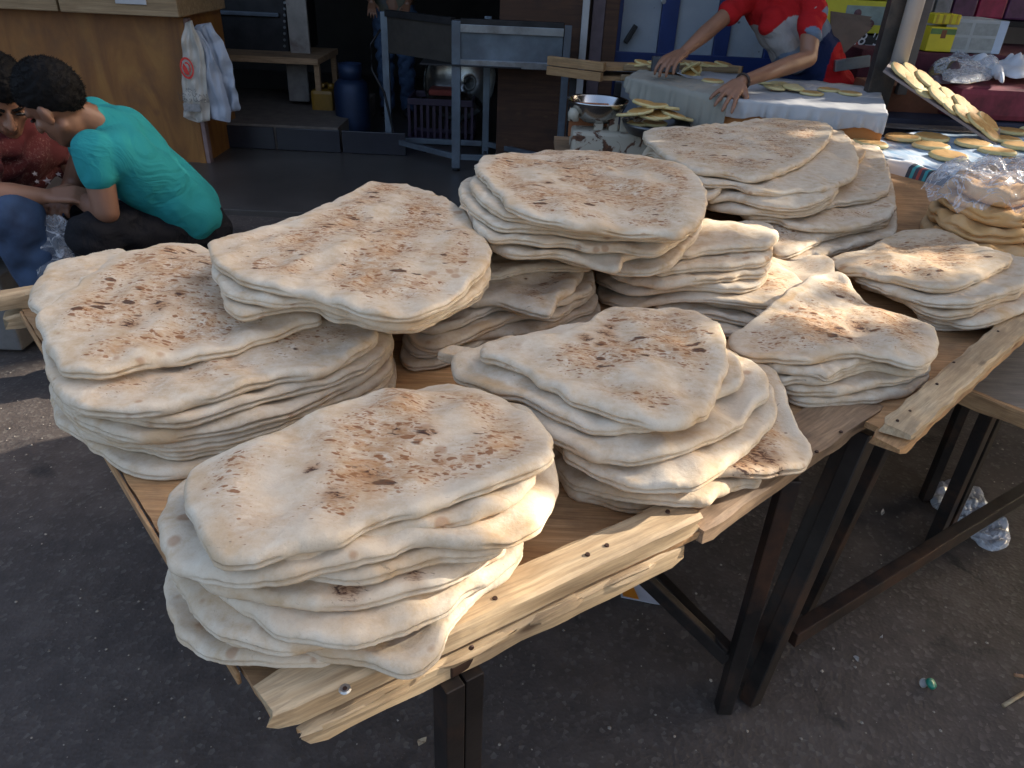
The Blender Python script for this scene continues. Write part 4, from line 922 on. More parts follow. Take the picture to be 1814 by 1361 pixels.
# gas cylinder
gp = at(628, 244, z=.037); gz = at(628, 112, Y=gp.y).z; rad = .5 * (at(657, 200, Y=gp.y).x - at(597, 200, Y=gp.y).x)
gc = empty('gas_cylinder', gp, 'dark blue gas cylinder with domed shoulder standing in the bakery', 'gas cylinder')
H_ = gz - .04
lathe('cylinder_body', [(0, .03), (rad * .8, .03), (rad * .97, .07), (rad, .12), (rad, H_ * .66), (rad * .93, H_ * .74), (rad * .7, H_ * .80), (rad * .3, H_ * .83), (0, H_ * .835)], BLUEG, gc)
lathe('foot_ring', [(rad * .8, 0), (rad * .84, 0), (rad * .84, .06), (rad * .8, .06)], BLUEG, gc)
lathe('collar', [(rad * .62, H_ * .80), (rad * .66, H_ * .80), (rad * .66, H_), (rad * .62, H_), (rad * .60, H_ * .8)], BLUEG, gc)
lathe('valve', [(0, H_ * .82), (.03, H_ * .82), (.03, H_ * .9), (.05, H_ * .9), (.05, H_ * .95), (0, H_ * .95)], ZINC, gc, 12)
jc = empty('jerrycan', at(578, 200, Y=gp.y + .25) * 1.0, 'yellow plastic can half hidden beside the blue gas cylinder', 'jerrycan'); jc.location.z = .037
box('can_body', (0, 0, .18), (.19, .24, .34), YELLOW, jc, .03); box('can_handle', (0, 0, .38), (.04, .14, .03), YELLOW, jc, .01); lathe('cap', [(0, .35), (.03, .35), (.03, .39), (0, .39)], YELLOW, jc, 12, (.06, .0, 0))

# --- steel charcoal stand
gs = empty('steel_grill_stand', (0, 0, 0), 'open steel grill trough on tall square legs at the edge of the shop', 'grill')
L1 = at(808, 308, z=0.012); L0 = at(691, 276, z=0.012)
ztop = at(805, 36, Y=L1.y).z; zbot = at(812, 116, Y=L1.y).z; LR = at(988, 262, Y=L1.y + .06)
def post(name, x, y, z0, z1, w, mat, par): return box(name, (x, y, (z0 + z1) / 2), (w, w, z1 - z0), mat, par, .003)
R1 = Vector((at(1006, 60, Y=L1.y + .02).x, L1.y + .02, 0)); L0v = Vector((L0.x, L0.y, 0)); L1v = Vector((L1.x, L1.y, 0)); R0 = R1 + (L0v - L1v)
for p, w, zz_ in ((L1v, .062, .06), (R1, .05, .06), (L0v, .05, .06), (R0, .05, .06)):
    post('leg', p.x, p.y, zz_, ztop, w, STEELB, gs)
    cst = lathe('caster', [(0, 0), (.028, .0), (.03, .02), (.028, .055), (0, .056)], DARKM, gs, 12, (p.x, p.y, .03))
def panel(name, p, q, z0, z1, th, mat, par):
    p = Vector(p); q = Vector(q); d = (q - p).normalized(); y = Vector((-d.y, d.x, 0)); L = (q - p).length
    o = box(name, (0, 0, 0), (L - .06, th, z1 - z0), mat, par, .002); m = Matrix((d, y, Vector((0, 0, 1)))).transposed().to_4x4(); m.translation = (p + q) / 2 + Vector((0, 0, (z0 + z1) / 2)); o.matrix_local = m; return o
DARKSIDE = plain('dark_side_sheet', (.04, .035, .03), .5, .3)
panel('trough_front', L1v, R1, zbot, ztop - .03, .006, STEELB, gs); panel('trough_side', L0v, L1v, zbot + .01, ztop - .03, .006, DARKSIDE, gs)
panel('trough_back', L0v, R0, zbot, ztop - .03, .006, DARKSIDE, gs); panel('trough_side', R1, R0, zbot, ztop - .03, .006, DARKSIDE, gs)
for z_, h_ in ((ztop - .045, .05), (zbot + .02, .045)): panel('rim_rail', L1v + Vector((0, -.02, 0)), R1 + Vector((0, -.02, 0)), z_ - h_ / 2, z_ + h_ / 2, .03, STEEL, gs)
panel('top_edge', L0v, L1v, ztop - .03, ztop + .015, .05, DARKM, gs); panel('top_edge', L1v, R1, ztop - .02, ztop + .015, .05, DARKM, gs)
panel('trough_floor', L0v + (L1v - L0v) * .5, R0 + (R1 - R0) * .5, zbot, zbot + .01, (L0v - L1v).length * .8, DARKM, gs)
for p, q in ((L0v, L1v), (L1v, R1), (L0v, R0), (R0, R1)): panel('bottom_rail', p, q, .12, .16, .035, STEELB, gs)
hp = [L0v + Vector((-.03, -.02, ztop - .12)), L0v + Vector((-.10, -.03, ztop - .22)), L0v + Vector((-.11, -.03, ztop - .4)), L0v + Vector((-.02, -.03, ztop - .56)), L0v + Vector((.05, -.03, ztop - .9)), L0v + Vector((.12, -.03, .12)), L0v + Vector((.3, -.03, .06))]
tag(path_tube('gas_hose', hp, .009, DARKM), 'thin dark hose drooping beside the left leg of the steel grill', 'hose')

# big steel bowl leaning, crate behind the stand
bp = at(815, 140, Y=6.6)
bw = lathe('steel_bowl', [(.34, 0), (.345, .01), (.31, -.06), (.22, -.13), (.08, -.16), (0, -.162), (0, -.155), (.08, -.153), (.21, -.124), (.30, -.058), (.33, 0)], plain('dark_steel_bowl', (.25, .25, .24), .22, .9, .1), n=40)
bw.location = bp; bw.rotation_euler = (R(72), 0, R(-25)); tag(bw, 'large steel mixing bowl leaning in shadow behind the grill leg', 'bowl')
cp = at(785, 248, z=.04)
cr8 = empty('plastic_crate', cp, 'dark purple slatted plastic crate on the floor behind the grill', 'crate')
PURP = plain('purple_plastic', (.03, .016, .038), .5); wv = .5 * (at(842, 240, Y=cp.y).x - at(735, 240, Y=cp.y).x); hh = .34
for z_ in (.03, hh): 
    for s in (-1, 1): box('crate_rim', (0, s * .19, z_), (2 * wv, .02, .05), PURP, cr8, .004); box('crate_rim', (s * wv, 0, z_), (.02, .38, .05), PURP, cr8, .004)
for k in range(11):
    x = -wv + 2 * wv * k / 10
    for s in (-1, 1): box('crate_slat', (x, s * .19, hh / 2), (.022, .012, hh - .06), PURP, cr8, .002)
box('crate_floor', (0, 0, .012), (2 * wv, .38, .02), PURP, cr8, .003)
tag(box('folded_red_cloth', cp + Vector((.02, 0, hh + .06)), (.26, .2, .05), plain('dull_red_cloth', (.20, .04, .03), .9), bev=.02), 'folded dull red cloth lying on the purple crate', 'cloth')

# --- brown panel, white edge, purple post and blue framed door
pb = at(1040, 0, Y=5.95); pl = at(885, 30, Y=5.95)
tag(box('brown_board', ((pl.x + at(1026, 100, Y=5.95).x) / 2, 5.97, 1.1), (at(1026, 100, Y=5.95).x - pl.x, .04, 2.2), BROWNP), 'tall dark brown board standing behind the steel grill', 'board')
wx = at(1030, 60, Y=5.9).x
o = box('white_trim', (wx + .02, 5.93, 1.1), (.05, .03, 2.2), WHITEP); tag(o, 'thin white upright trim beside the brown board', 'trim')
px_ = at(1055, 60, Y=6.0).x
tag(box('door_post', (px_ + .01, 6.05, 1.2), (.09, .1, 2.4), plain('purple_brown_paint', (.10, .07, .08), .6)), 'purple-brown post between brown board and blue door', 'post')
dr = empty('blue_framed_door', (0, 0, 0), 'blue steel shutter door with grimy white panels spotted with dark splashes', 'door')
Yd = 6.2; BLUED = plain('blue_door_paint', (.010, .028, .12), .4, .2, .25, 4)
def splash_mat():
    m, nt, b = newmat('splashed_white_panel'); n = N(nt); v = n.coord('Object', rnd=7)
    c = n.ramp(n.noise(v, 3, 5), [(.3, (.20, .24, .29)), (.7, (.28, .31, .35))])
    vo = n.voro(v, 13); rr = n.math('MULTIPLY', n.math('SUBTRACT', n.noise(v, 8, 2), .44), .9)
    c = n.mix(n.math('MULTIPLY', n.math('SUBTRACT', rr, vo.outputs['Distance']), 12, True), c, (.03, .03, .035))
    c = n.mix(n.ramp(n.noise(v, 2, 6, .7), [(.55, 0.0), (.75, .5)]), c, (.2, .17, .14))
    n.lk(c, b.inputs['Base Color']); b.inputs['Roughness'].default_value = .45; return m
SPL = splash_mat()
edges = [(1066, 1100), (1168, 1198), (1268, 1294), (1360, 1385)]
xe = [(at(a, 50, Y=Yd).x, at(b, 50, Y=Yd).x) for a, b in edges]
for a, b in xe: box('upright', ((a + b) / 2, Yd, 1.2), (b - a, .06, 2.4), BLUED, dr, .006)
box('upright', (xe[0][0] + .03, Yd - .035, 1.2), (.05, .02, 2.4), BLUED, dr, .004)
for i in range(3): box('white_panel', ((xe[i][1] + xe[i + 1][0]) / 2, Yd + .012, 1.35), (xe[i + 1][0] - xe[i][1] - .004, .02, 1.9), SPL, dr, .002)
zb_ = at(1200, 100, Y=Yd).z
box('bottom_rail', ((xe[0][0] + xe[-1][1]) / 2, Yd - .032, zb_ - .04), (xe[-1][1] - xe[0][0], .02, .12), BLUED, dr, .004)
box('bottom_rail', ((xe[0][0] + xe[-1][1]) / 2, Yd - .002, .2), (xe[-1][1] - xe[0][0], .05, .4), BLUED, dr, .004)
hd = at(1105, 60, Y=Yd - .05); box('handle', hd + Vector((.05, -.01, 0)), (.035, .04, .14), DARKM, dr, .006, Matrix.Rotation(.5, 3, 'Y'))
nail(dr, at(1101, 18, Y=Yd - .02), .02, STEEL, 'lock', (0, -1, 0)); nail(dr, at(1176, 3, Y=Yd - .03), .02, STEEL, 'lock', (0, -1, 0))
# ================================================================ the stalls on the right
# --- pancakes
def mat_pancake(name, c0, c1):
    m, nt, b = newmat(name); n = N(nt); v = n.coord('Object', rnd=11)
    n.lk(n.ramp(n.noise(v, 30, 5, .6), [(.3, c0), (.7, c1)]), b.inputs['Base Color']); b.inputs['Roughness'].default_value = .7
    n.lk(n.bump(n.noise(v, 260, 3), .3, .001), b.inputs['Normal']); return m
PK_TOP = mat_pancake('golden_pancake_face', (.44, .23, .06), (.52, .30, .09)); PK_RIM = mat_pancake('pale_pancake_rim', (.52, .42, .17), (.60, .50, .26))
def pancake_mesh(seed, rad=.064, th=.0145):
    w = Waves(seed, .7); n = 36; prof = [(0, 1.02), (.45, 1.03), (.86, 1.0), (.875, .985), (.95, .84), (1.0, .5), (.95, .12), (.8, 0), (0, 0)]
    vs = []; fs = []
    for i, (r, z) in enumerate(prof):
        for k in range(n):
            t = 2 * math.pi * k / n; q = 1 + .02 * float(w(math.cos(t), math.sin(t))) + (.012 * math.sin(19 * t) if r > .9 else 0)
            vs.append((rad * r * q * math.cos(t), rad * r * q * math.sin(t), th * z + .0005 * float(w(r * 2 * math.cos(t), r * 2 * math.sin(t)))))
    for i in range(len(prof) - 1):
        for k in range(n): fs.append((i * n + k, (i + 1) * n + k, (i + 1) * n + (k + 1) % n, i * n + (k + 1) % n))
    me = mesh('pancake', vs, fs, True); me.materials.append(PK_TOP); me.materials.append(PK_RIM)
    for p in me.polygons: p.material_index = 0 if p.index < 2 * n else 1
    me.flip_normals() if me.polygons[3].normal.z < 0 else None
    return me
PKM = [pancake_mesh(300 + k) for k in range(4)]
prng = random.Random(4)
ORD = ['first', 'second', 'third', 'fourth', 'fifth', 'sixth', 'seventh', 'eighth', 'ninth', 'tenth', 'eleventh', 'twelfth', 'thirteenth', 'fourteenth', 'fifteenth']
def pancake(loc, label, group, tilt=(0, 0), s=1.0, pale=False):
    me = prng.choice(PKM); o = bpy.data.objects.new('pancake', me); COL.objects.link(o)
    o.location = loc; o.rotation_euler = (tilt[0], tilt[1], prng.uniform(0, 6)); o.scale = (s, s, s)
    if pale: o.rotation_euler.x += math.pi; o.location.z += .013 * s
    return tag(o, label, 'pancake', group)

# --- wooden trays with pancakes, on a trestle
tz = .94
wt = empty('stacked_trays', (0, 0, 0), 'two stacked thick wooden trays with long pale rims in front of the blue door', 'tray')
A_ = at(972, 100, z=tz); B_ = at(1072, 112, z=tz); C_ = at(1316, 118, z=tz)
ux = (C_ - B_).normalized(); uy = Vector((-ux.y, ux.x, 0)); dp = (A_ - B_).dot(uy); sk_ = (A_ - B_).dot(ux)
LTR = (C_ - B_).length
TRW = mat_wood('tray_wood', (.24, .13, .055), (.36, .21, .09), (.46, .30, .15), (.1, .06, .03), .4, .6)
for k, dz in enumerate((0, -.055)):
    o = B_ + Vector((0, 0, dz)) - ux * (.0 + .012 * k)
    quad_slab('tray_board', [o + ux * .0 + uy * .03, o + ux * LTR + uy * .03, o + ux * (LTR + sk_) + uy * dp, A_ + Vector((0, 0, dz)) + uy * .0], o.z - .045, o.z - .022, TRW, wt, .001, 40 + k)
    bar('tray_rim', o + ux * .12 + uy * .012 + Vector((0, 0, -.022)), o + ux * LTR + uy * .012 + Vector((0, 0, -.022)), .02, .03, COUNTER2, wt)
    bar('tray_rim', A_ + Vector((0, 0, dz - .022)), o + Vector((0, 0, -.022)), .035, .05, TRW, wt)
    bar('tray_rim', o + ux * LTR + Vector((0, 0, -.022)), o + ux * (LTR + sk_) + uy * dp + Vector((0, 0, -.022)), .03, .045, TRW, wt)
for s in (.15, .85):
    for w in (.1, .9):
        p = B_ + ux * LTR * s + (A_ - B_) * w; bar('leg', (p.x, p.y, 0), (p.x, p.y, tz - .11), .04, .04, DARKM, wt)
for k in range(14):
    u = .25 + .05 * k + prng.uniform(-.01, .01); v = prng.uniform(.18, .5)
    p = B_ + ux * LTR * u + uy * dp * v; p.z = tz - .022 + .004 + .009 * (k % 2)
    pancake(p, 'golden pancake, %s from the left, in the row on the wooden trays' % ORD[k], 'pancakes on the wooden trays', (prng.uniform(-.15, .15), prng.uniform(-.12, .12)), .95)

# --- weighing scale
sp = at(1075, 262, Y=3.95); sc = empty('kitchen_scale', (0, 0, 0), 'old two-pan scale with a rusty white body holding a steel bowl', 'scale')
def rust_mat():
    m, nt, b = newmat('rusty_cream_enamel'); n = N(nt); v = n.coord('Object')
    c = n.mix(n.ramp(n.noise(v, 9, 5, .6, .8), [(.52, 0.0), (.56, 1.0)]), (.42, .38, .30), n.ramp(n.noise(v, 30, 4), [(.3, (.03, .015, .01)), (.7, (.16, .06, .025))]))
    n.lk(c, b.inputs['Base Color']); b.inputs['Roughness'].default_value = .6; return m
RUST = rust_mat()
q0 = at(1012, 262, Y=3.9); q1 = at(1150, 262, Y=3.9); zt_ = at(1012, 232, Y=3.9).z
zb0 = 0.60
box('scale_body', ((q0.x + q1.x) / 2, 4.02, (zb0 + zt_) / 2 - .03), (q1.x - q0.x, .24, zt_ - zb0 + .06), RUST, sc, .02)
for (xa, xb, yt, yb) in ((1055, 1068, 205, 235), (1082, 1094, 203, 240), (1100, 1112, 215, 245), (1124, 1136, 212, 245)):
    pa = at(xa, yt, Y=3.93); pb_ = at(xb, yb, Y=3.93); box('beam_post', ((pa.x + pb_.x) / 2, 3.97, (pa.z + pb_.z) / 2), (pb_.x - pa.x, .05, pa.z - pb_.z + .02), RUST, sc, .006)
oz = at(1032, 213, Y=4.05); box('orange_plate', (oz.x + .03, 4.06, oz.z), (.20, .03, .17), plain('rusty_orange_paint', (.30, .10, .03), .6, 0, .3), sc, .005)
wt2 = at(1017, 205, Y=3.92); lathe('weight', [(0, 0), (.028, 0), (.03, .04), (.02, .06), (0, .062)], RUST, sc, 16, (wt2.x, 3.95, wt2.z - .03))
table_h = empty('scale_stand', (0, 0, 0), 'small dark stand under the old scale behind the bread table', 'stand')
box('stand_top', ((q0.x + q1.x) / 2 + .1, 4.08, zb0 - .022), (.75, .45, .04), OLDWOOD, table_h)
for s in (-.3, .3):
    for w in (-.18, .18): box('leg', ((q0.x + q1.x) / 2 + .1 + s, 4.08 + w, zb0 / 2 - .02), (.04, .04, zb0 - .05), OLDWOOD, table_h)
bl = at(1059, 178, Y=4.02); br = .5 * (at(1113, 180, Y=4.02).x - at(1005, 178, Y=4.02).x)
SBOWL = plain('polished_bowl_steel', (.50, .49, .47), .16, 1.0, .08, 5, .05)
o = lathe('steel_bowl', [(br, 0), (br * 1.03, .006), (br * 1.0, -.004), (br * .8, -.065), (br * .5, -.10), (0, -.105), (0, -.098), (br * .5, -.093), (br * .78, -.058), (br * .98, 0)], SBOWL, n=40)
o.location = bl; tag(o, 'empty shiny steel bowl resting on the left side of the scale', 'bowl')
pz = at(1163, 218, Y=3.88); pr_ = .5 * (at(1222, 218, Y=3.88).x - at(1104, 218, Y=3.88).x)
o = lathe('scale_pan', [(pr_, 0), (pr_ * 1.04, .005), (pr_, -.012), (pr_ * .85, -.05), (0, -.06), (0, -.052), (pr_ * .84, -.042), (pr_ * .97, 0)], plain('dark_pan', (.12, .12, .12), .35, .8), n=40)
o.location = pz; tag(o, 'dark shallow pan heaped with pancakes on the right side of the scale', 'pan')
for k, (x, y, tx, ty, dz) in enumerate(((1115, 206, .3, -.5, .0), (1135, 200, .5, -.2, .0), (1150, 207, .45, .1, -.01), (1170, 206, .4, .3, .0), (1192, 206, .5, .5, .0), (1160, 196, .2, .1, .015), (1180, 198, .3, .4, .01), (1142, 190, .3, -.3, .01), (1205, 212, .2, .5, 0), (1160, 214, .1, 0, -.02), (1130, 214, 0, 0, -.02))):
    p = at(x, y, Y=3.86 + .01 * k); p.z += dz; pancake(p, 'browned pancake on the dark scale pan, ' + ('at the far left', 'left, behind the leftmost', 'left of the middle, in front', 'in the middle', 'right of the middle', 'upper one in the middle', 'upper one to the right', 'topmost on the left', 'at the far right', 'front centre against the rim', 'front left against the rim')[k], 'pancakes heaped on the scale pan', (tx * .35, ty * .3), 1.05)

# --- table with the plain white cloth, where the man in red works
CZ = .90
T0 = at(1110, 140, z=CZ); T1 = at(1295, 178, z=CZ); T2 = at(1560, 205, z=CZ)
c_t = empty('pancake_table', (0, 0, 0), 'orange-brown wooden table under a white cloth where the man in red works', 'table')
OR = plain('orange_table_side', (.42, .17, .04), .5, 0, .2, 5)
ut = (T2 - T1).normalized(); vt = Vector((-ut.y, ut.x, 0))
Lt = (T2 - T1).length
P0 = T1 - ut * .02; P1 = T2 + ut * .03
q = [P0 + vt * .01, P1 + vt * .01, P1 + vt * .95, P0 + vt * .95 - ut * .5, T0 - ut * .0 + vt * .02]
quad_slab('table_top', q, CZ - .035, CZ - .006, OR, c_t)
bar('side_board', P0 + vt * .03 + Vector((0, 0, -.14)), P1 + vt * .03 + Vector((0, 0, -.14)), .025, .20, OR, c_t)
for s, w in ((.04, .08), (Lt, .08), (.04, .85), (Lt, .85)):
    p = P0 + ut * s + vt * w; bar('leg', (p.x, p.y, 0), (p.x, p.y, CZ - .04), .05, .05, OR, c_t)
def cloth_mat(name, col, stripe=None):
    m, nt, b = newmat(name); n = N(nt); v = n.coord('Object')
    c = n.ramp(n.noise(v, 5, 5), [(.3, tuple(x * .82 for x in col)), (.7, col)])
    if stripe:
        c = n.mix(n.ramp(n.noise(n.coord('Object', scale=(1, 5, 1)), 6, 5, .6, .5), [(.5, 0.0), (.62, .75)]), c, stripe)
    n.lk(c, b.inputs['Base Color']); b.inputs['Roughness'].default_value = .85
    n.lk(n.bump(n.noise(n.coord('Object', scale=(60, 60, 60)), 6, 3), .2, .001), b.inputs['Normal']); return m
CLW = cloth_mat('plain_white_cloth', (.40, .40, .40)); CLG = cloth_mat('cream_sack_cloth', (.30, .285, .235))
def cloth_sheet(name, top, edge_from, edge_to, drop, z, mat, label, seed, over=.006, nv=16):
    """a cloth lying on `top` (list of plan points) - drawn as a grid from the back edge to the front edge and over it"""
    a0, a1, b1, b0 = top   # front left, front right, back right, back left
    nu = 90; vs = []; fs = []; w = Waves(seed, .10); w2 = Waves(seed + 1, .30); w3 = Waves(seed + 2, .16)
    rows = [(-1, k / 18) for k in range(18, -1, -1)] + [(1, k / nv) for k in range(1, nv + 1)]
    nrm = (Vector((a1.y - a0.y, -(a1.x - a0.x), 0))).normalized()
    for kind, s in rows:
        for i in range(nu + 1):
            u = i / nu; f = a0.lerp(a1, u); bk = b0.lerp(b1, u)
            if kind < 0:
                p = f.lerp(bk, s); p.z = z + over + .0016 * float(w(p.x, p.y)) + .002 * max(0, float(w2(p.x, p.y)))
            else:
                d = drop(u) * s; fo = .5 - .5 * math.cos(2 * math.pi * (u * 9 + .3 * float(w3(u, 0))))
                p = f + nrm * (.006 + .022 * min(1, s * 1.5) * fo); p.z = z + over - d
            vs.append(p)
    for j in range(len(rows) - 1):
        for i in range(nu): a = j * (nu + 1) + i; fs.append((a, a + 1, a + nu + 2, a + nu + 1))
    me = mesh(name, vs, fs, True); o = link(name, me, mat)
    sd_ = o.modifiers.new('thickness', 'SOLIDIFY'); sd_.thickness = .002; sd_.offset = -1
    return tag(o, label, 'cloth')
# left part drapes far down towards the scale, the right part only over the edge
cloth_sheet('table_cloth', (P0 - vt * .004, P1 - vt * .004, P1 + vt * .93, P0 + vt * .93 - ut * .48), None, None, lambda u: .075 + .01 * math.sin(u * 20), CZ, CLW, 'white cloth on the orange table with a short overhang', 60)
Tl = T0 - (T1 - T0) * .0
uu = (T1 - T0)
cloth_sheet('draped_cloth', (Tl - vt * .012 + Vector((0, 0, .003)), T1 - vt * .03 - ut * .008 + Vector((0, 0, .003)), T1 + vt * .40 - ut * .02, Tl + vt * .35), None, None, lambda u: .05 + .62 * min(1, u) ** 1.1 , CZ + .004, CLG, 'cream cloth hanging far down the left end of the orange table', 70)
for k, (x, y) in enumerate(((1360, 150), (1378, 152), (1395, 154), (1372, 157), (1405, 157))):
    pancake(at(x, y, z=CZ + .009 + .004 * k), 'pale turned pancake behind the worker hand, %s in the overlapping row' % ORD[k], 'pale pancakes by the worker', (prng.uniform(-.1, .1), .1), .9, True)
for k, (x, y, l) in enumerate(((1437, 168, 'small golden pancake on white cloth, leftmost of the three near the pole'), (1468, 162, 'small golden pancake on white cloth, middle of three, lying farthest back'), (1505, 168, 'small golden pancake on white cloth, rightmost of three, beside the pole'), (1262, 146, 'golden pancake on the cloth beside the worker wrist'))):
    pancake(at(x, y, z=CZ + .008), l, 'pancakes on the white cloth', (0, 0), .95)
for k in range(3): pancake(at(1225, 128 - 3 * k, z=CZ + .02 + .010 * k), 'golden pancake in the pile beside the dark block, ' + ('bottom', 'middle', 'top')[k] + ' one', 'pancakes piled beside the dark block', (-.6, .15), .95)
dk = at(1178, 128, z=CZ + .008); tag(box('scraper_block', dk + Vector((0, .02, .04)), (.16, .06, .08), plain('dark_slate', (.05, .055, .065), .6), bev=.006), 'dark block gripped by the worker left hand on the cloth', 'block')

# --- pole with white pipe
Pf = at(1540, 214, z=.76); Pt = at(1632, -60, Y=Pf.y)
pp = empty('stall_pole', (0, 0, 0), 'dark square steel pole of the stall standing between the cloth tables', 'pole')
POLEM = plain('dark_pole_steel', (.06, .056, .052), .45, .5, .4, 5, .2, 40, dirt=(.16, .12, .09))
box('square_tube', (Pf.x, Pf.y, 1.5), (.13, .06, 3.0), POLEM, pp, .004)
wp = empty('white_pipe', (0, 0, 0), 'white plastic pipe strapped to the upper right side of the dark stall pole', 'pipe')
zb1 = at(1585, 108, Y=Pf.y).z
wpx = at(1590, 60, Y=Pf.y - .05).x
lathe('pipe_tube', [(0, 0), (.042, 0), (.042, .35), (.045, .352), (.045, 1.6), (0, 1.6)], plain('white_plastic_pipe', (.42, .41, .40), .45, 0, .1, 4), wp, 24, (Pf.x + .035, Pf.y - .078, zb1))
nail(wp, (Pf.x + .05, Pf.y - .123, zb1 + .40), .012, STEEL, 'clamp_screw', (0, -1, 0))
box('grey_conduit', (Pf.x + .135, Pf.y + .02, 1.9), (.05, .04, 2.0), plain('grey_conduit', (.08, .075, .075), .6), pp, .004)

# --- striped cloth table
SZ = .76
s0 = at(1455, 262, z=SZ); s1 = at(1590, 292, z=SZ); s2 = at(1800, 343, z=SZ); s3 = at(1900, 225, z=SZ); s4 = at(1470, 185, z=SZ)
us = (s2 - s1).normalized(); vs_ = Vector((-us.y, us.x, 0)); LS = 1.5; DS = 1.35
F0 = s1 - us * .35; F1 = F0 + us * LS
st_ = empty('striped_cloth_table', (0, 0, 0), 'wooden table under the blue and white cloth covered with pancakes', 'table')
quad_slab('table_top', [F0, F1, F1 + vs_ * DS, F0 + vs_ * DS], SZ - .03, SZ - .003, OR, st_)
for s, w in ((.06, .08), (LS - .06, .08), (.06, DS - .1), (LS - .06, DS - .1)):
    p = F0 + us * s + vs_ * w; bar('leg', (p.x, p.y, 0), (p.x, p.y, SZ - .032), .05, .05, OR, st_)
bar('side_board', F0 + vs_ * .03 + Vector((0, 0, -.11)), F1 + vs_ * .03 + Vector((0, 0, -.11)), .025, .14, plain('pale_side_board', (.40, .34, .26), .7), st_)
def striped_mat():
    m, nt, b = newmat('patterned_blue_cloth'); n = N(nt)
    uv = n.node('ShaderNodeAttribute'); uv.attribute_name = 'fold_uv'; sep = n.node('ShaderNodeSeparateXYZ'); n.lk(uv.outputs['Vector'], sep.inputs[0])
    u = sep.outputs['X']; v = sep.outputs['Y']        # u metres along the hem, v metres from the edge (positive = lying on top)
    base = n.ramp(n.noise(n.coord('Object', scale=(4, 1, 1)), 7, 5, .6, .4), [(.35, (.22, .36, .50)), (.52, (.42, .50, .58)), (.66, (.60, .62, .62))])
    pu = n.math('FRACT', n.math('DIVIDE', u, .30))
    hem = n.ramp(pu, [(0.0, (.50, .47, .45)), (.34, (.50, .47, .45)), (.35, (.035, .045, .06)), (.40, (.035, .045, .06)), (.41, (.04, .26, .28)), (.445, (.04, .26, .28)), (.455, (.05, .05, .07)), (.50, (.05, .05, .07)),
                     (.505, (.28, .06, .05)), (.545, (.28, .06, .05)), (.55, (.05, .05, .07)), (.59, (.05, .05, .07)), (.595, (.04, .26, .28)), (.63, (.04, .26, .28)), (.64, (.035, .045, .06)), (.70, (.05, .06, .08)), (.71, (.5, .48, .46)), (.72, (.07, .08, .10)), (.97, (.07, .08, .10)), (.98, (.5, .48, .46))], 'CONSTANT')
    fac = n.math('GREATER_THAN', v, 0.035)
    n.lk(n.mix(fac, hem, base), b.inputs['Base Color']); b.inputs['Roughness'].default_value = .85; return m
def hem_cloth():
    nu = 150; w = Waves(91, .16); w2 = Waves(92, .45); vs = []; fs = []; uvv = []
    rows = [DS * .98 * (1 - k / 30) for k in range(30)] + [.05, .03, .015, 0, -.012, -.03, -.05, -.07, -.09, -.105]
    nr = -vs_
    for v in rows:
        for i in range(nu + 1):
            u = i / nu * LS
            if v > 0:
                p = F0 + us * u + vs_ * v; p.z = SZ + .002 + .003 * max(0, float(w(p.x, p.y))) + .004 * max(0, float(w2(p.x, p.y)))
            else:
                fo = .5 + .5 * math.sin(u * 14 + float(w2(u, 0))); p = F0 + us * u + nr * (.008 + .02 * fo * min(1, -v / .08)); p.z = SZ + .002 + v
            vs.append(p); uvv.append((u, v, 0))
    for j in range(len(rows) - 1):
        for i in range(nu): a = j * (nu + 1) + i; fs.append((a, a + 1, a + nu + 2, a + nu + 1))
    me = mesh('striped_cloth', vs, fs, True); at_ = me.attributes.new('fold_uv', 'FLOAT_VECTOR', 'POINT'); at_.data.foreach_set('vector', [c for q in uvv for c in q])
    o = link('striped_cloth', me, striped_mat()); m = o.modifiers.new('thickness', 'SOLIDIFY'); m.thickness = .002; m.offset = -1
    tag(o, 'blue and white cloth with a dark patterned hem over the right hand table', 'cloth')
    # curl motifs printed on the dark part of the hem, as thin stitched ribbons
    WTH = plain('pale_stitching', (.50, .49, .48), .8)
    for k in range(5):
        uc = .30 * k + .252
        pts = []
        for j in range(22):
            t = j / 21 * 2 * math.pi * 1.15; r = .020 * (1 - .6 * j / 21)
            pts.append(F0 + us * (uc + r * math.cos(t)) + nr * .034 + Vector((0, 0, SZ - .045 + r * math.sin(t))))
        path_tube('curl_motif', pts, .0035, WTH, o, 5)
hem_cloth()
spots = [(1540, 258, 'at the left end beside the tall bread stack'), (1598, 247, 'left of the touching pair'), (1650, 247, 'rear one of the touching pair'), (1648, 262, 'front one of the touching pair'), (1679, 280, 'nearest the patterned hem'),
         (1722, 258, 'under the foot of the pancake covered plank'), (1775, 250, 'beside the foot of the plank'), (1790, 236, 'behind, right of the plank foot'), (1765, 272, 'in front, beside the plastic bag'), (1570, 188, 'just right of the pole, far back'),
         (1598, 190, 'second right of the pole, far back'), (1806, 262, 'at the right picture edge, nearer'), (1790, 212, 'right picture edge, farther back'), (1812, 228, 'right picture edge, middle')]
for x, y, l in spots: pancake(at(x, y, z=SZ + .012), 'thick pancake on the blue cloth, ' + l, 'pancakes on the blue cloth', (prng.uniform(-.05, .05), prng.uniform(-.05, .05)), 1.28)
# grey sacking strip lying across
tag(quad_slab('sacking_strip', [at(1540, 222, z=SZ + .02), at(1760, 236, z=SZ + .02), at(1745, 222, z=SZ + .02), at(1620, 200, z=SZ + .02), at(1500, 208, z=SZ + .02)], SZ + .012, SZ + .018, plain('grey_brown_sacking', (.15, .13, .12), .9, 0, .3, 12), jag=.003), 'grey-brown sacking strip lying across the blue cloth by the pole', 'sacking')
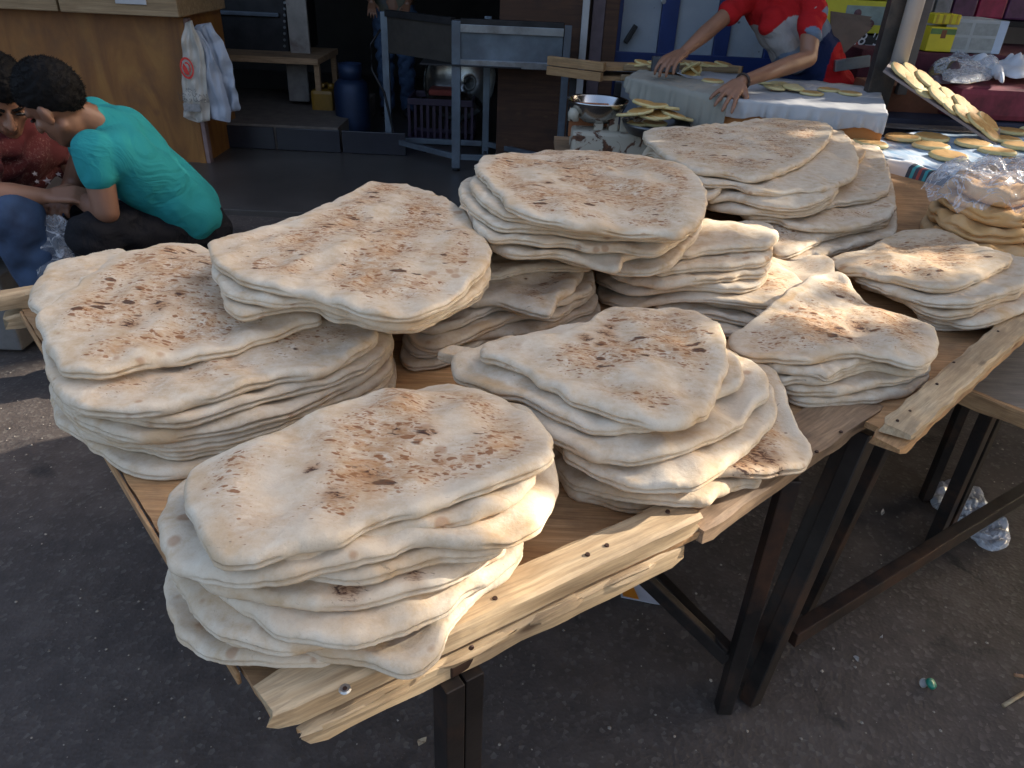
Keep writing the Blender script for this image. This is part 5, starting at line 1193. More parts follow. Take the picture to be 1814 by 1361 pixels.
# plank propped up with pancakes on it
k0 = at(1765, 246, z=SZ + .025); k1 = at(1572, 118, Y=k0.y + .28)
pk = empty('propped_plank', (0, 0, 0), 'thin propped board leaning up to the left, covered with overlapping pancakes', 'board')
dk_ = (k1 - k0); L_ = dk_.length; x_ = dk_.normalized(); side = Vector((.60, .80, .10)); side = (side - x_ * side.dot(x_)).normalized(); nz_ = side.cross(x_) if side.cross(x_).z > 0 else x_.cross(side)
if x_.cross(side).dot(nz_) < 0: side_m = -side
else: side_m = side
def on(a, b, c=0): return k0 + x_ * a + side * b + nz_ * c
vsb = [on(a, b, c) for c in (-.012, 0) for a, b in ((-.02, -.07), (L_, -.07), (L_ + .01, .17), (0, .17))]
bm = bmesh.new(); me0 = mesh('board', vsb, [(0, 3, 2, 1), (4, 5, 6, 7), (0, 1, 5, 4), (1, 2, 6, 5), (2, 3, 7, 6), (3, 0, 4, 7)]); bm.from_mesh(me0)
link('board', bm_mesh('board', bm), plain('grey_thin_board', (.22, .18, .17), .8), pk)
mm = Matrix((x_, side_m, nz_)).transposed().to_quaternion()
for k in range(15):
    a = .05 + (L_ - .09) * (k // 2 + .4 * (k % 2)) / 7.4; b = -.01 if k % 2 == 0 else .10
    o = pancake(on(a, b, .003 + .004 * (k % 3)), 'overlapping pancake on the propped board, %s from its lower end' % ORD[k], 'pancakes on the propped board', s=1.05)
    o.rotation_mode = 'QUATERNION'; o.rotation_quaternion = mm @ Quaternion((0, 1, 0), -.12)
    if k == 10: tag(o, 'pale upturned pancake near the top left of the propped board'); o.rotation_quaternion = mm @ Quaternion((1, 0, 0), math.pi); del o['group']

# --- goods behind: crates of fruit, yellow cartons, cardboard, shelf
def crate_stack():
    Yk = 5.2; BLK = plain('black_carton', (.012, .012, .016), .5); REDF = plain('red_fruit_print', (.35, .035, .02), .5, 0, .4, 30); WHT = plain('white_lettering', (.55, .56, .58), .5, 0, .05)
    bounds = [(62, 104), (104, 141), (141, 178)]; xl = at(1492, 100, Y=Yk).x; xr = at(1590, 100, Y=Yk).x
    names = ('topmost', 'middle', 'lowest visible')
    for k, (ya, yb) in enumerate(bounds):
        za = at(1530, ya, Y=Yk).z; zb = at(1530, yb, Y=Yk).z
        t = empty('fruit_carton', ((xl + xr) / 2, Yk + .25, zb), 'black fruit carton with red fruit and white lettering, %s in its stack' % names[k], 'carton', 'black fruit cartons stacked behind the man in red')
        box('carton_body', (0, 0, (za - zb) / 2), (xr - xl, .5, za - zb - .006), BLK, t, .006)
        text_obj('weight_print', "1.8 '500", .10, WHT, t, (-.02, -.256, (za - zb) * .80), (R(90), 0, 0), shear=.2)
        text_obj('small_print', "A.MARIA", .05, WHT, t, (-.04, -.256, (za - zb) * .43), (R(90), 0, 0)) if False else None
        for j, fx in enumerate((-.11, .07)):
            f = lathe('fruit_print', [(0, .003), (.03, .003), (.042, .001), (.044, 0)], REDF, t, 18, (fx, -.252, (za - zb) * .38)); f.rotation_euler = (R(90), 0, 0)
            box('print_dash', (fx + .09, -.2515, (za - zb) * .55), (.06, .001, .012), WHT, t, 0)
    # stack below down to the ground
    t = empty('fruit_carton', ((xl + xr) / 2, Yk + .25, 0), 'black base carton under the fruit cartons, mostly hidden by the cloth table', 'carton', 'black fruit cartons stacked behind the man in red')
    box('carton_body', (0, 0, at(1530, 178, Y=Yk).z / 2 - .003), (xr - xl, .5, at(1530, 178, Y=Yk).z - .006), BLK, t, .006)
    YEL = plain('yellow_carton', (.50, .46, .03), .5, 0, .1); GRNW = plain('pale_green_print', (.20, .26, .24), .5, 0, .3, 12); PUR = plain('dark_fruit_print', (.10, .04, .05), .5, 0, .4, 20)
    zt_ = at(1530, 62, Y=Yk).z
    for k in range(3):
        h = .19; z_ = zt_ + .004 + k * h
        t = empty('yellow_carton', ((xl + xr) / 2 - .06, Yk + .28, z_), 'yellow carton with greenish fruit print, %s above the black cartons' % ('first', 'second', 'third')[k], 'carton', 'yellow cartons above the black cartons')
        box('carton_body', (0, 0, h / 2), (xr - xl + .22, .5, h - .006), YEL, t, .006)
        box('printed_panel', (-.03, -.2515, h * .55), (.24, .002, h * .55), GRNW, t, 0)
        for j in range(4):
            f = lathe('fruit_print', [(0, .003), (.02, .003), (.024, 0)], PUR, t, 10, (-.17 + .095 * j, -.256, h * (.3 + .3 * (j % 2)))); f.rotation_euler = (R(90), 0, 0)
    CB = plain('brown_cardboard', (.15, .11, .085), .8, 0, .2, 8)
    c0 = at(1478, 42, Y=4.75); c1 = at(1545, 40, Y=4.75); c2 = at(1500, 100, Y=4.75)
    cz = empty('cardboard_sheets', (0, 0, 0), 'bundle of folded brown cardboard sheets leaning beside the red shirt', 'cardboard')
    for k in range(5):
        a = at(1470, 118 - 4 * k, Y=4.7 + .03 * k); b = at(1545, 50 - 5 * k, Y=4.7 + .03 * k); c = at(1472, 20, Y=4.7 + .03 * k)
        w_ = Vector((0, .008, 0)); pts_ = [a, b, c]; v8 = pts_ + [p + w_ for p in pts_]
        link('cardboard_sheet', mesh('cardboard_sheet', v8, [(0, 1, 2), (5, 4, 3), (0, 3, 4, 1), (1, 4, 5, 2), (2, 5, 3, 0)]), CB, cz)
    o = bar('steel_rail', at(1478, 117, Y=4.6), at(1540, 108, Y=4.6), .03, .06, STEEL); tag(o, 'short bright steel rail in front of the black fruit cartons', 'rail')
crate_stack()
# shelves of the shop on the right
sh = empty('goods_shelf', (0, 0, 0), 'dark shelf unit full of coloured packets behind the stall', 'shelf')
Ys = 5.6; xa = at(1600, 40, Y=Ys).x; xb = xa + 3.0; zs0 = at(1700, 33, Y=Ys).z; zs1 = at(1700, 145, Y=Ys).z
for z_ in (zs0, zs1, zs0 + .5, zs1 - .45): box('shelf_board', ((xa + xb) / 2, Ys + .3, z_ - .02), (xb - xa, .6, .035), DARKM, sh)
for x in (xa, (xa + xb) / 2, xb): box('shelf_upright', (x, Ys + .62, 1.0), (.05, .04, 2.0), DARKM, sh)
cols = [(.30, .015, .06), (.14, .13, .02), (.03, .03, .12), (.35, .20, .02), (.05, .12, .05), (.25, .25, .27), (.28, .05, .03), (.10, .03, .08)]
CM = [plain('packet_colour_%s' % w_, c, .35, 0, .35, 14) for w_, c in zip(('crimson', 'olive', 'navy', 'amber', 'green', 'grey', 'red', 'plum'), cols)]
nm = ('crimson', 'olive', 'navy', 'amber', 'green', 'grey', 'red', 'plum')
rg = random.Random(12); cnt = {}; x = xa + .05; i = 0
while x < xb - .2:
    w = rg.uniform(.10, .24); h = rg.uniform(.16, .34); c = rg.randrange(8)
    o = box('goods_packet', (x + w / 2, Ys + .2, zs0 + h / 2 + .002), (w - .012, .25, h), CM[c], bev=.012)
    tag(o, '%s packet, %s of its colour from the left, on the upper goods shelf' % (nm[c], ORD[cnt.setdefault(('u', c), 0)]), 'packet', '%s packets on the upper goods shelf' % nm[c]); x += w; i += 1; cnt[('u', c)] += 1
x = xa + .05
while x < xb - .2:
    w = rg.uniform(.10, .2); h = rg.uniform(.12, .26); c = rg.choice((3, 6, 1, 2))
    o = box('goods_packet', (x + w / 2, Ys + .3, zs1 + h / 2 + .002), (w - .012, .25, h), CM[c], bev=.012)
    tag(o, '%s packet, %s of its colour from the left, on the lower goods shelf' % (nm[c], ORD[cnt.setdefault(('l', c), 0)]), 'packet', '%s packets on the lower goods shelf' % nm[c]); x += w; cnt[('l', c)] += 1
yk = at(1660, 60, Y=5.0); zlo = at(1655, 96, Y=5.0).z; zhi = at(1665, 33, Y=5.0).z
t = empty('side_counter', (0, 0, 0), 'low dark counter carrying cartons and wrapped goods behind the striped cloth table', 'counter')
zc = at(1720, 100, Y=4.75).z
box('counter_body', (yk.x + .85, 5.38, zc / 2), (2.6, .9, zc - .01), plain('dark_wine_cloth', (.10, .02, .03), .8, 0, .4, 6), t, .01)
t = empty('yellow_pack', (yk.x, 5.0, zc), 'yellow pack with green band and dark emblem left of the white carton', 'pack')
YL2 = plain('bright_yellow_pack', (.62, .50, .02), .35, 0, .08); hy = zhi - zc
box('pack_body', (0, 0, hy / 2 - .02), (.155, .14, hy - .04), YL2, t, .006); box('pack_lid', (0, 0, hy + .001), (.16, .145, .055), YL2, t, .008)
for k in range(4): box('lid_ridge', (-.06 + .04 * k, -.074, hy + .001), (.014, .006, .05), plain('amber_ridge', (.45, .30, .02), .4), t, .002)
box('green_band', (0, -.071, hy - .065), (.15, .002, .03), plain('green_band', (.10, .18, .05), .5), t, 0); box('emblem', (.005, -.0712, hy * .55), (.03, .002, .045), plain('brown_emblem', (.20, .06, .02), .5), t, 0)
WCT = plain('greyish_white_carton', (.42, .43, .42), .7, 0, .12, 4, .2, 20); WC2 = plain('bluish_carton_side', (.45, .52, .62), .6, 0, .1)
w0 = at(1668, 92, Y=4.95); w1 = at(1770, 92, Y=4.95); hw = at(1690, 33, Y=4.95).z - zc
t = empty('white_carton', ((w0.x + w1.x) / 2, 5.1, zc), 'large greyish white carton printed with faint squares on the side counter', 'carton')
box('carton_body', (0, 0, hw / 2), (w1.x - w0.x, .32, hw), WCT, t, .006)
FNT = plain('faint_print', (.30, .31, .29), .7, 0, .15, 30)
for k in range(2):
    for j in range(2): box('printed_square', (-.10 + .17 * k - .02, -.161, hw * (.28 + .44 * j)), (.15, .002, hw * .36), FNT, t, 0)
box('tape_strip', (w1.x - w0.x and (w1.x - w0.x) / 2 - .03, -.1615, hw / 2), (.05, .002, hw * .98), WC2, t, 0)
def crumple(name, pts, z, h, mat, label, cat, seed, lam=.06, amp=.03, Yflat=None, thick=.0015):
    P = [Vector(p) for p in pts]; c = sum(P, Vector()) / len(P); n = 64; R_ = []
    sp = spline([(p.x, p.y) for p in P], n); w = Waves(seed, lam); w2 = Waves(seed + 1, lam * .35); vs = []; fs = []
    rings = 16
    for j in range(1, rings + 1):
        s = j / rings
        for k in range(n):
            x = c.x + (sp[k][0] - c.x) * s; y = c.y + (sp[k][1] - c.y) * s
            prof = math.sqrt(max(0, 1 - s ** 2.4)); zz = z + h * prof * (1 + .3 * float(w(x, y))) + amp * (abs(float(w(x, y))) * .6 + abs(float(w2(x, y))) * .35) * (.3 + .7 * prof)
            vs.append((x, y, max(z + .001, zz)))
    vs.append((c.x, c.y, z + h)); 
    for j in range(rings - 1):
        for k in range(n): fs.append((j * n + k, (j + 1) * n + k, (j + 1) * n + (k + 1) % n, j * n + (k + 1) % n))
    for k in range(n): fs.append((len(vs) - 1, k, (k + 1) % n))
    me = mesh(name, [Vector(v) - c for v in vs], fs, False); me.polygons.foreach_set('use_smooth', [True] * len(me.polygons))
    o = link(name, me, mat); o.location = c; m = o.modifiers.new('thickness', 'SOLIDIFY'); m.thickness = thick
    return tag(o, label, cat)
def film_mat(name, base=.12, crease=.40, edge=.60):
    m, nt, b = newmat(name); n = N(nt); v = n.coord('Object', rnd=3)
    b.inputs['Base Color'].default_value = (.80, .82, .86, 1); b.inputs['Roughness'].default_value = .10; b.inputs['Specular IOR Level'].default_value = 1.0
    rid = n.math('ABSOLUTE', n.math('SUBTRACT', n.noise(v, 10, 3, .55, 1.6), .5)); cr = n.ramp(rid, [(0.0, 1.0), (0.05, 0.0)])
    n.lk(n.bump(cr, .7, .006, n.bump(n.noise(v, 16, 3, .5, 1.0), .5, .010)), b.inputs['Normal'])
    lw = n.node('ShaderNodeLayerWeight'); lw.inputs['Blend'].default_value = .35
    f = n.math('ADD', n.math('MULTIPLY', n.math('POWER', lw.outputs['Facing'], 2.0), edge), n.math('ADD', n.math('MULTIPLY', cr, crease), base), True)
    t = n.node('ShaderNodeBsdfTransparent'); mx = n.node('ShaderNodeMixShader'); n.lk(f, mx.inputs[0]); n.lk(t.outputs[0], mx.inputs[1]); n.lk(b.outputs[0], mx.inputs[2])
    n.lk(mx.outputs[0], nt.nodes['Material Output'].inputs[0]); return m
FILM = film_mat('clear_crinkled_film'); FILMW = film_mat('milky_film', .40, .3, .4)
box_ = at(1750, 165, Y=4.62)
tag(box('folded_wine_cloth', (box_.x + .15, 4.50, box_.z), (1.1, .66, .16), plain('wine_red_cloth', (.16, .02, .035), .7, 0, .5, 10), bev=.03), 'folded wine red cloth pile between the plank and side counter', 'cloth')
tag(box('brown_basket_box', (box_.x - .50, box_.y - .12, box_.z - .04), (.55, .3, .18), plain('reddish_brown_box', (.16, .06, .03), .7, 0, .3), bev=.01), 'reddish brown box behind the stall pole and plank', 'box')
box('pile_support', (0, 0, 0), (.01, .01, .01), DARKM) if False else None
tag(box('low_shelf_table', (box_.x + .0, 4.50, (box_.z - .082) / 2), (1.9, .70, box_.z - .084), plain('dark_navy_cover', (.02, .025, .05), .7), bev=.01), 'dark covered table under the wine red cloth pile', 'table')
zc2 = box_.z + .082
crumple('wrapped_bundle', [at(x, y, z=zc2) for x, y in ((1642, 128), (1650, 148), (1700, 150), (1750, 142), (1758, 120), (1720, 108), (1670, 108))], zc2, .05, plain('dark_purple_bundle', (.09, .06, .07), .25, 0, .5, 14), 'dark bundle wrapped in shiny plastic on the wine red cloth pile', 'bundle', 11, .2, .01)
crumple('plastic_wrap', [at(x, y, z=zc2 + .01) for x, y in ((1650, 130), (1690, 152), (1745, 148), (1768, 125), (1730, 105), (1680, 104))], zc2 + .02, .05, FILM, 'shiny loose plastic wrap lying over the dark bundle', 'wrap', 21, .18, .012)
PAPER = plain('white_sheet_paper', (.66, .68, .72), .7, 0, .05)
for k, (pts, l) in enumerate((([(1708, 116), (1745, 108), (1765, 116), (1775, 148), (1752, 134)], 'bright white crumpled paper beside the plastic wrapped bundle'), ([(1748, 118), (1790, 108), (1850, 110), (1850, 130), (1800, 140), (1770, 132)], 'bluish white open paper sheet at the right picture edge'))):
    crumple('paper_sheet', [at(x, y, z=zc2 + .03) for x, y in pts], zc2 + .028, .035, PAPER, l, 'paper', 31 + k, .25, .02)
# --- bread in the plastic bag, right edge
KB = [([(1630, 395), (1650, 428), (1700, 450), (1780, 462), (1850, 455), (1888, 420), (1860, 380), (1780, 362), (1690, 368)], .755, 'lowest'),
      ([(1642, 372), (1680, 405), (1760, 425), (1840, 420), (1883, 388), (1850, 350), (1770, 335), (1690, 345)], .80, 'second lowest'),
      ([(1660, 348), (1710, 376), (1790, 396), (1860, 385), (1878, 350), (1840, 318), (1770, 310), (1700, 320)], .85, 'second from top'),
      ([(1688, 322), (1740, 350), (1800, 360), (1866, 342), (1868, 308), (1800, 292), (1740, 298)], .90, 'topmost')]
for k_, (pts, z_, l_) in enumerate(KB):
    flatbread('P', pts, z_, t=.047, toast=.5, tone=1.0, seed=801 + 7 * k_, wr=2.0, label='puffed golden flatbread, %s inside the clear plastic bag' % l_, group='flatbreads inside the clear plastic bag', mat=BREAD_GOLD)
def bread_bag():
    X, Y = np.meshgrid(gx, gy)
    pts = [(1628, 345), (1634, 390), (1660, 432), (1700, 458), (1780, 478), (1860, 474), (1910, 430), (1905, 340), (1880, 292), (1790, 282), (1705, 303), (1650, 325)]
    px = spline([(a, b) for a, b in pts], 120); zz = .74 + .20 * np.clip((478 - px[:, 1]) / 196, 0, 1)
    o = backproj(px, zz); B, x0, x1, y0, y1, X, Y, st, rel = rest(o, 3.0, 9.0)
    w = Waves(501, .14); w2 = Waves(502, .06); n = len(o); vs = []; fs = []; rings = 40
    for j in range(1, rings + 1):
        s = j / rings; pos = st.c + (o - st.c) * s
        z = bil(B, x0, y0, pos[:, 0], pos[:, 1]) + .006 + .016 * np.abs(w(pos[:, 0], pos[:, 1])) + .006 * np.abs(w2(pos[:, 0], pos[:, 1]))
        z = np.maximum(z - .05 * max(0, s - .85) / .15, TZ + .02 + .01 * np.abs(w(pos[:, 0], pos[:, 1])))
        for k in range(n): vs.append((pos[k, 0], pos[k, 1], z[k]))
    for j in range(rings - 1):
        for k in range(n): fs.append((j * n + k, (j + 1) * n + k, (j + 1) * n + (k + 1) % n, j * n + (k + 1) % n))
    vs.append((st.c[0], st.c[1], float(bil(B, x0, y0, st.c[:1], st.c[1:2])[0]) + .008))
    for k in range(n): fs.append((len(vs) - 1, k, (k + 1) % n))
    tag(link('plastic_bag', mesh('plastic_bag', vs, fs, True), FILM), 'clear crinkled plastic bag wrapped round golden bread at the right edge', 'bag')
bread_bag()
# ================================================================ people
def skin_mat(name, c):
    m, nt, b = newmat(name); n = N(nt); v = n.coord('Object')
    n.lk(n.ramp(n.noise(v, 14, 5), [(.3, tuple(x * .82 for x in c)), (.7, c)]), b.inputs['Base Color'])
    b.inputs['Roughness'].default_value = .5; b.inputs['Subsurface Weight'].default_value = 0.0
    n.lk(n.bump(n.noise(v, 160, 3), .2, .0008), b.inputs['Normal']); return m
SKIN = skin_mat('tanned_skin', (.20, .095, .055)); SKIN2 = skin_mat('warm_skin', (.27, .13, .075))
HAIR = plain('black_hair', (.004, .0035, .0035), .75, 0, .4, 30, .6, 160, .003, spec=.15)
def fuse(name, parts, mat, parent, voxel=.007, smooth=4, disp=None, kids=None):
    if name in ('eye', 'eyebrow'): voxel = 0
    elif name == 'body': voxel = .0065
    elif name == 'shoe': voxel = .012
    else: voxel = max(voxel, .008)
    """union of tapered limbs and ellipsoids, fused to one continuous surface"""
    VV = []; FF = []
    def ball(c, M3, nu=18, nv=12):
        m = len(VV)
        for j in range(1, nv):
            a = math.pi * j / nv
            for k in range(nu):
                t = 2 * math.pi * k / nu; q = M3 @ Vector((math.sin(a) * math.cos(t), math.sin(a) * math.sin(t), math.cos(a))); VV.append(c + q)
        VV.append(c + M3 @ Vector((0, 0, 1))); VV.append(c - M3 @ Vector((0, 0, 1))); n_ = m + (nv - 1) * nu
        for j in range(nv - 2):
            for k in range(nu): FF.append((m + j * nu + k, m + (j + 1) * nu + k, m + (j + 1) * nu + (k + 1) % nu, m + j * nu + (k + 1) % nu))
        for k in range(nu): FF.append((n_, m + k, m + (k + 1) % nu)); FF.append((n_ + 1, m + (nv - 2) * nu + (k + 1) % nu, m + (nv - 2) * nu + k))
    for p in parts:
        if p[0] == 'c':
            _, a, b, r0, r1 = p; a = Vector(a); b = Vector(b)
            if (b - a).length > 1e-4:
                M_ = (b - a).to_track_quat('Z', 'Y').to_matrix(); m = len(VV); nu = 18
                for c_, r_ in ((a, r0), (b, r1)):
                    for k in range(nu): t = 2 * math.pi * k / nu; VV.append(c_ + M_ @ Vector((r_ * math.cos(t), r_ * math.sin(t), 0)))
                for k in range(nu): FF.append((m + k, m + (k + 1) % nu, m + nu + (k + 1) % nu, m + nu + k))
                FF.append(tuple(m + k for k in range(nu))[::-1]); FF.append(tuple(m + nu + k for k in range(nu)))
            for c, r in ((a, r0), (b, r1)): ball(c, Matrix.Diagonal((r, r, r)))
        else:
            _, c, rad, rot = p; ball(Vector(c), (rot if rot is not None else Matrix.Identity(3)) @ Matrix.Diagonal(rad), 28, 18)
    me = mesh(name, VV, FF)
    o = bpy.data.objects.new(name, me); TMP.collection.objects.link(o)
    if voxel: r = o.modifiers.new('r', 'REMESH'); r.mode = 'VOXEL'; r.voxel_size = voxel
    s = o.modifiers.new('s', 'SMOOTH'); s.iterations = smooth; s.factor = .6
    TMP.view_layers[0].update(); dg = TMP.view_layers[0].depsgraph; me2 = bpy.data.meshes.new_from_object(o.evaluated_get(dg))
    bpy.data.objects.remove(o); bpy.data.meshes.remove(me); me2.name = name
    if disp is not None:
        n = len(me2.vertices); co = np.empty(n * 3, np.float32); me2.vertices.foreach_get('co', co); co = co.reshape(-1, 3)
        no = np.empty(n * 3, np.float32); me2.vertices.foreach_get('normal', no); no = no.reshape(-1, 3)
        co = co + no * disp(co)[:, None]; me2.vertices.foreach_set('co', co.astype(np.float32).ravel()); me2.update()
    me2.polygons.foreach_set('use_smooth', [True] * len(me2.polygons)); me2.materials.clear(); me2.materials.append(mat)
    ob = bpy.data.objects.new(name, me2); COL.objects.link(ob); ob.parent = parent
    return ob
def chain(pts):
    return [('c', pts[i][0], pts[i + 1][0], pts[i][1], pts[i + 1][1]) for i in range(len(pts) - 1)]
def wrinkle(seed, lam, amp, axis=Vector((0, 0, 1))):
    g = np.random.RandomState(seed); K = g.normal(size=(10, 3)); K /= np.linalg.norm(K, axis=1)[:, None]
    ax = np.array(axis); K = K + ax[None] * g.choice([-1, 1], 10)[:, None] * 1.2; K /= np.linalg.norm(K, axis=1)[:, None]
    K *= (2 * np.pi / (lam * np.exp(g.uniform(-.4, .5, 10))))[:, None]; ph = g.uniform(0, 6.28, 10)
    def f(co):
        v = np.zeros(len(co))
        for k, p in zip(K, ph): v += np.sin(co @ k + p)
        v = v / 2.3; return amp * (v - .5 * np.abs(v))
    return f
def head_parts(c, f, u, s=1.0):
    c = Vector(c); f = Vector(f).normalized(); u = Vector(u); u = (u - f * u.dot(f)).normalized(); x = f.cross(u)
    M3 = Matrix((x, f, u)).transposed()
    def L(a, b, d): return c + M3 @ (Vector((a, b, d)) * s)
    P = [('e', L(0, -.012, .03), (.076 * s, .095 * s, .086 * s), M3), ('e', L(0, .022, -.035), (.060 * s, .068 * s, .080 * s), M3),
         ('e', L(0, .066, -.092), (.026 * s, .022 * s, .020 * s), M3), ('c', L(-.045, .0, -.055), L(-.02, .06, -.088), .022 * s, .018 * s), ('c', L(.045, .0, -.055), L(.02, .06, -.088), .022 * s, .018 * s),
         ('c', L(0, .092, .012), L(0, .112, -.028), .008 * s, .0125 * s), ('e', L(-.013, .098, -.031), (.009 * s,) * 3, M3), ('e', L(.013, .098, -.031), (.009 * s,) * 3, M3),
         ('c', L(-.04, .072, .022), L(.04, .072, .022), .013 * s, .013 * s), ('c', L(-.02, .084, -.056), L(.02, .084, -.056), .0085 * s, .0085 * s), ('c', L(-.016, .083, -.068), L(.016, .083, -.068), .009 * s, .009 * s),
         ('e', L(-.04, .062, -.022), (.02 * s, .016 * s, .018 * s), M3), ('e', L(.04, .062, -.022), (.02 * s, .016 * s, .018 * s), M3)]
    for sx in (-1, 1): P.append(('e', L(.077 * sx, -.004, -.012), (.010 * s, .019 * s, .031 * s), M3)); P.append(('e', L(.086 * sx, -.012, -.004), (.006 * s, .010 * s, .022 * s), M3))
    return P, L, M3
def head_kids(L, M3, s, parent, seed, hairline=.045):
    EY = plain('dark_eye', (.02, .015, .012), .2, 0, .1); 
    for sx in (-1, 1):
        fuse('eye', [('e', L(.031 * sx, .082, .002), (.014 * s, .006 * s, .006 * s), M3)], EY, parent, .003, 1)
        fuse('eyebrow', [('c', L(.014 * sx, .089, .022), L(.048 * sx, .076, .026), .005 * s, .0035 * s)], HAIR, parent, .003, 1)
    # hair cap: thick shell with tufts
    bm = bmesh.new(); bmesh.ops.create_uvsphere(bm, u_segments=110, v_segments=80, radius=1.0)
    g = np.random.RandomState(seed); K = g.normal(size=(16, 3)) * 9; ph = g.uniform(0, 6.28, 16); K2 = g.normal(size=(16, 3)) * 17
    for v in bm.verts:
        d = v.co.copy(); dv = np.array(d); nz = float(np.sin(K @ dv + ph).sum()) / 3; n2 = float(np.sin(K2 @ dv + ph).sum()) / 3
        line = hairline + (-.02 - .095) * (0.5 - 0.5 * min(1, max(-1, d.y * 1.5)))   # lower at the back
        side = abs(d.x); line += .012 * side
        p = Vector((d.x * .085, d.y * .106 - .014, d.z * .100 + .040))
        k = .97 + .006 * nz + .012 * n2 + .012 * math.sin(70 * d.x + 9 * nz) * math.sin(64 * d.z + 50 * d.y)
        if p.z < line: k *= .80 + .20 * math.exp(-(line - p.z) / .006)
        q = Vector((p.x * k, -.014 + (p.y + .014) * k, .040 + (p.z - .040) * k)); v.co = L(q.x, q.y, q.z)
    # short tufts give the cap an uneven outline
    rr = random.Random(seed); cap = [v for v in bm.verts if (v.co - L(0, -.012, .03)).length > .088 * s]
    for v in rr.sample(cap, min(len(cap), 1500)):
        d = (v.co - L(0, -.014, .035)).normalized(); t = Vector((rr.uniform(-1, 1), rr.uniform(-1, 1), rr.uniform(-1, 1))).cross(d).normalized(); u_ = d.cross(t)
        tip = v.co + (d * .55 + t * .6 + u_ * rr.uniform(-.4, .4)) * rr.uniform(.007, .017); b_ = v.co - d * .003
        q = [bm.verts.new(b_ + t * .0022), bm.verts.new(b_ - t * .0012 + u_ * .002), bm.verts.new(b_ - t * .0012 - u_ * .002), bm.verts.new(tip)]
        for f_ in ((0, 1, 3), (1, 2, 3), (2, 0, 3)): bm.faces.new([q[x] for x in f_])
    link('hair', bm_mesh('hair', bm, True), HAIR, parent)
def hand_parts(w, f, palm, s=1.0, curl=.5, spread=.12, thumb=1):
    """w wrist, f direction of the fingers, palm = outward normal of the palm, thumb side sign"""
    w = Vector(w); f = Vector(f).normalized(); p = Vector(palm); p = (p - f * p.dot(f)).normalized(); x = f.cross(p) * thumb
    P = []; B = []
    for k in range(4):
        b = w + f * (.088 * s) + x * ((.030 - .020 * k) * s); B.append(b); P.append(('c', w + f * .018 * s + x * ((.018 - .012 * k) * s), b, .0135 * s, .0105 * s))
    ln = (.070, .078, .073, .058)
    for k in range(4):
        d = (f + x * spread * (1.5 - k)).normalized(); a = B[k]; r = .0092 * s; c = 0
        for j, (q, rr) in enumerate(((.44, .0085), (.31, .0078), (.25, .0066))):
            c += curl * (.55 + .25 * j); dd = (d * math.cos(c) + p * math.sin(c)).normalized(); e = a + dd * ln[k] * q * s
            P.append(('c', a, e, r, rr * s)); a = e; r = rr * s
    a = w + f * .028 * s + x * .026 * s; d = (f * .75 + x * .75 + p * .25).normalized(); b = a + d * .042 * s
    P.append(('c', w + f * .015 * s + x * .008 * s, a, .014 * s, .013 * s)); P.append(('c', a, b, .0125 * s, .0105 * s))
    e = b + (f * .9 + x * .25 + p * (.2 + curl * .5)).normalized() * .030 * s; P.append(('c', b, e, .0105 * s, .0085 * s))
    return P

# ---------- boy in the teal shirt, squatting, seen from behind and the side
def cloth_plain(name, c, fold=.5, fs=5.0, st=(1, 1, 1)):
    m, nt, b = newmat(name); n = N(nt); v = n.coord('Object', scale=st)
    n.lk(n.ramp(n.noise(v, 5, 4), [(.3, tuple(x * .88 for x in c)), (.7, c)]), b.inputs['Base Color']); b.inputs['Roughness'].default_value = .9; b.inputs['Specular IOR Level'].default_value = .2
    rg_ = n.math('ABSOLUTE', n.math('SUBTRACT', n.noise(v, fs, 3, .5, 1.8), .5))
    n.lk(n.bump(n.noise(n.coord('Object'), 260, 2), .25, .001, n.bump(n.math('MULTIPLY', rg_, -1.0), fold, .05)), b.inputs['Normal']); return m
TEAL = cloth_plain('teal_jersey', (.020, .235, .24), .40, 4.5, (1.0, 1.0, 1.6)); BLKC = cloth_plain('black_trouser_cloth', (.008, .008, .010), .5, 6)
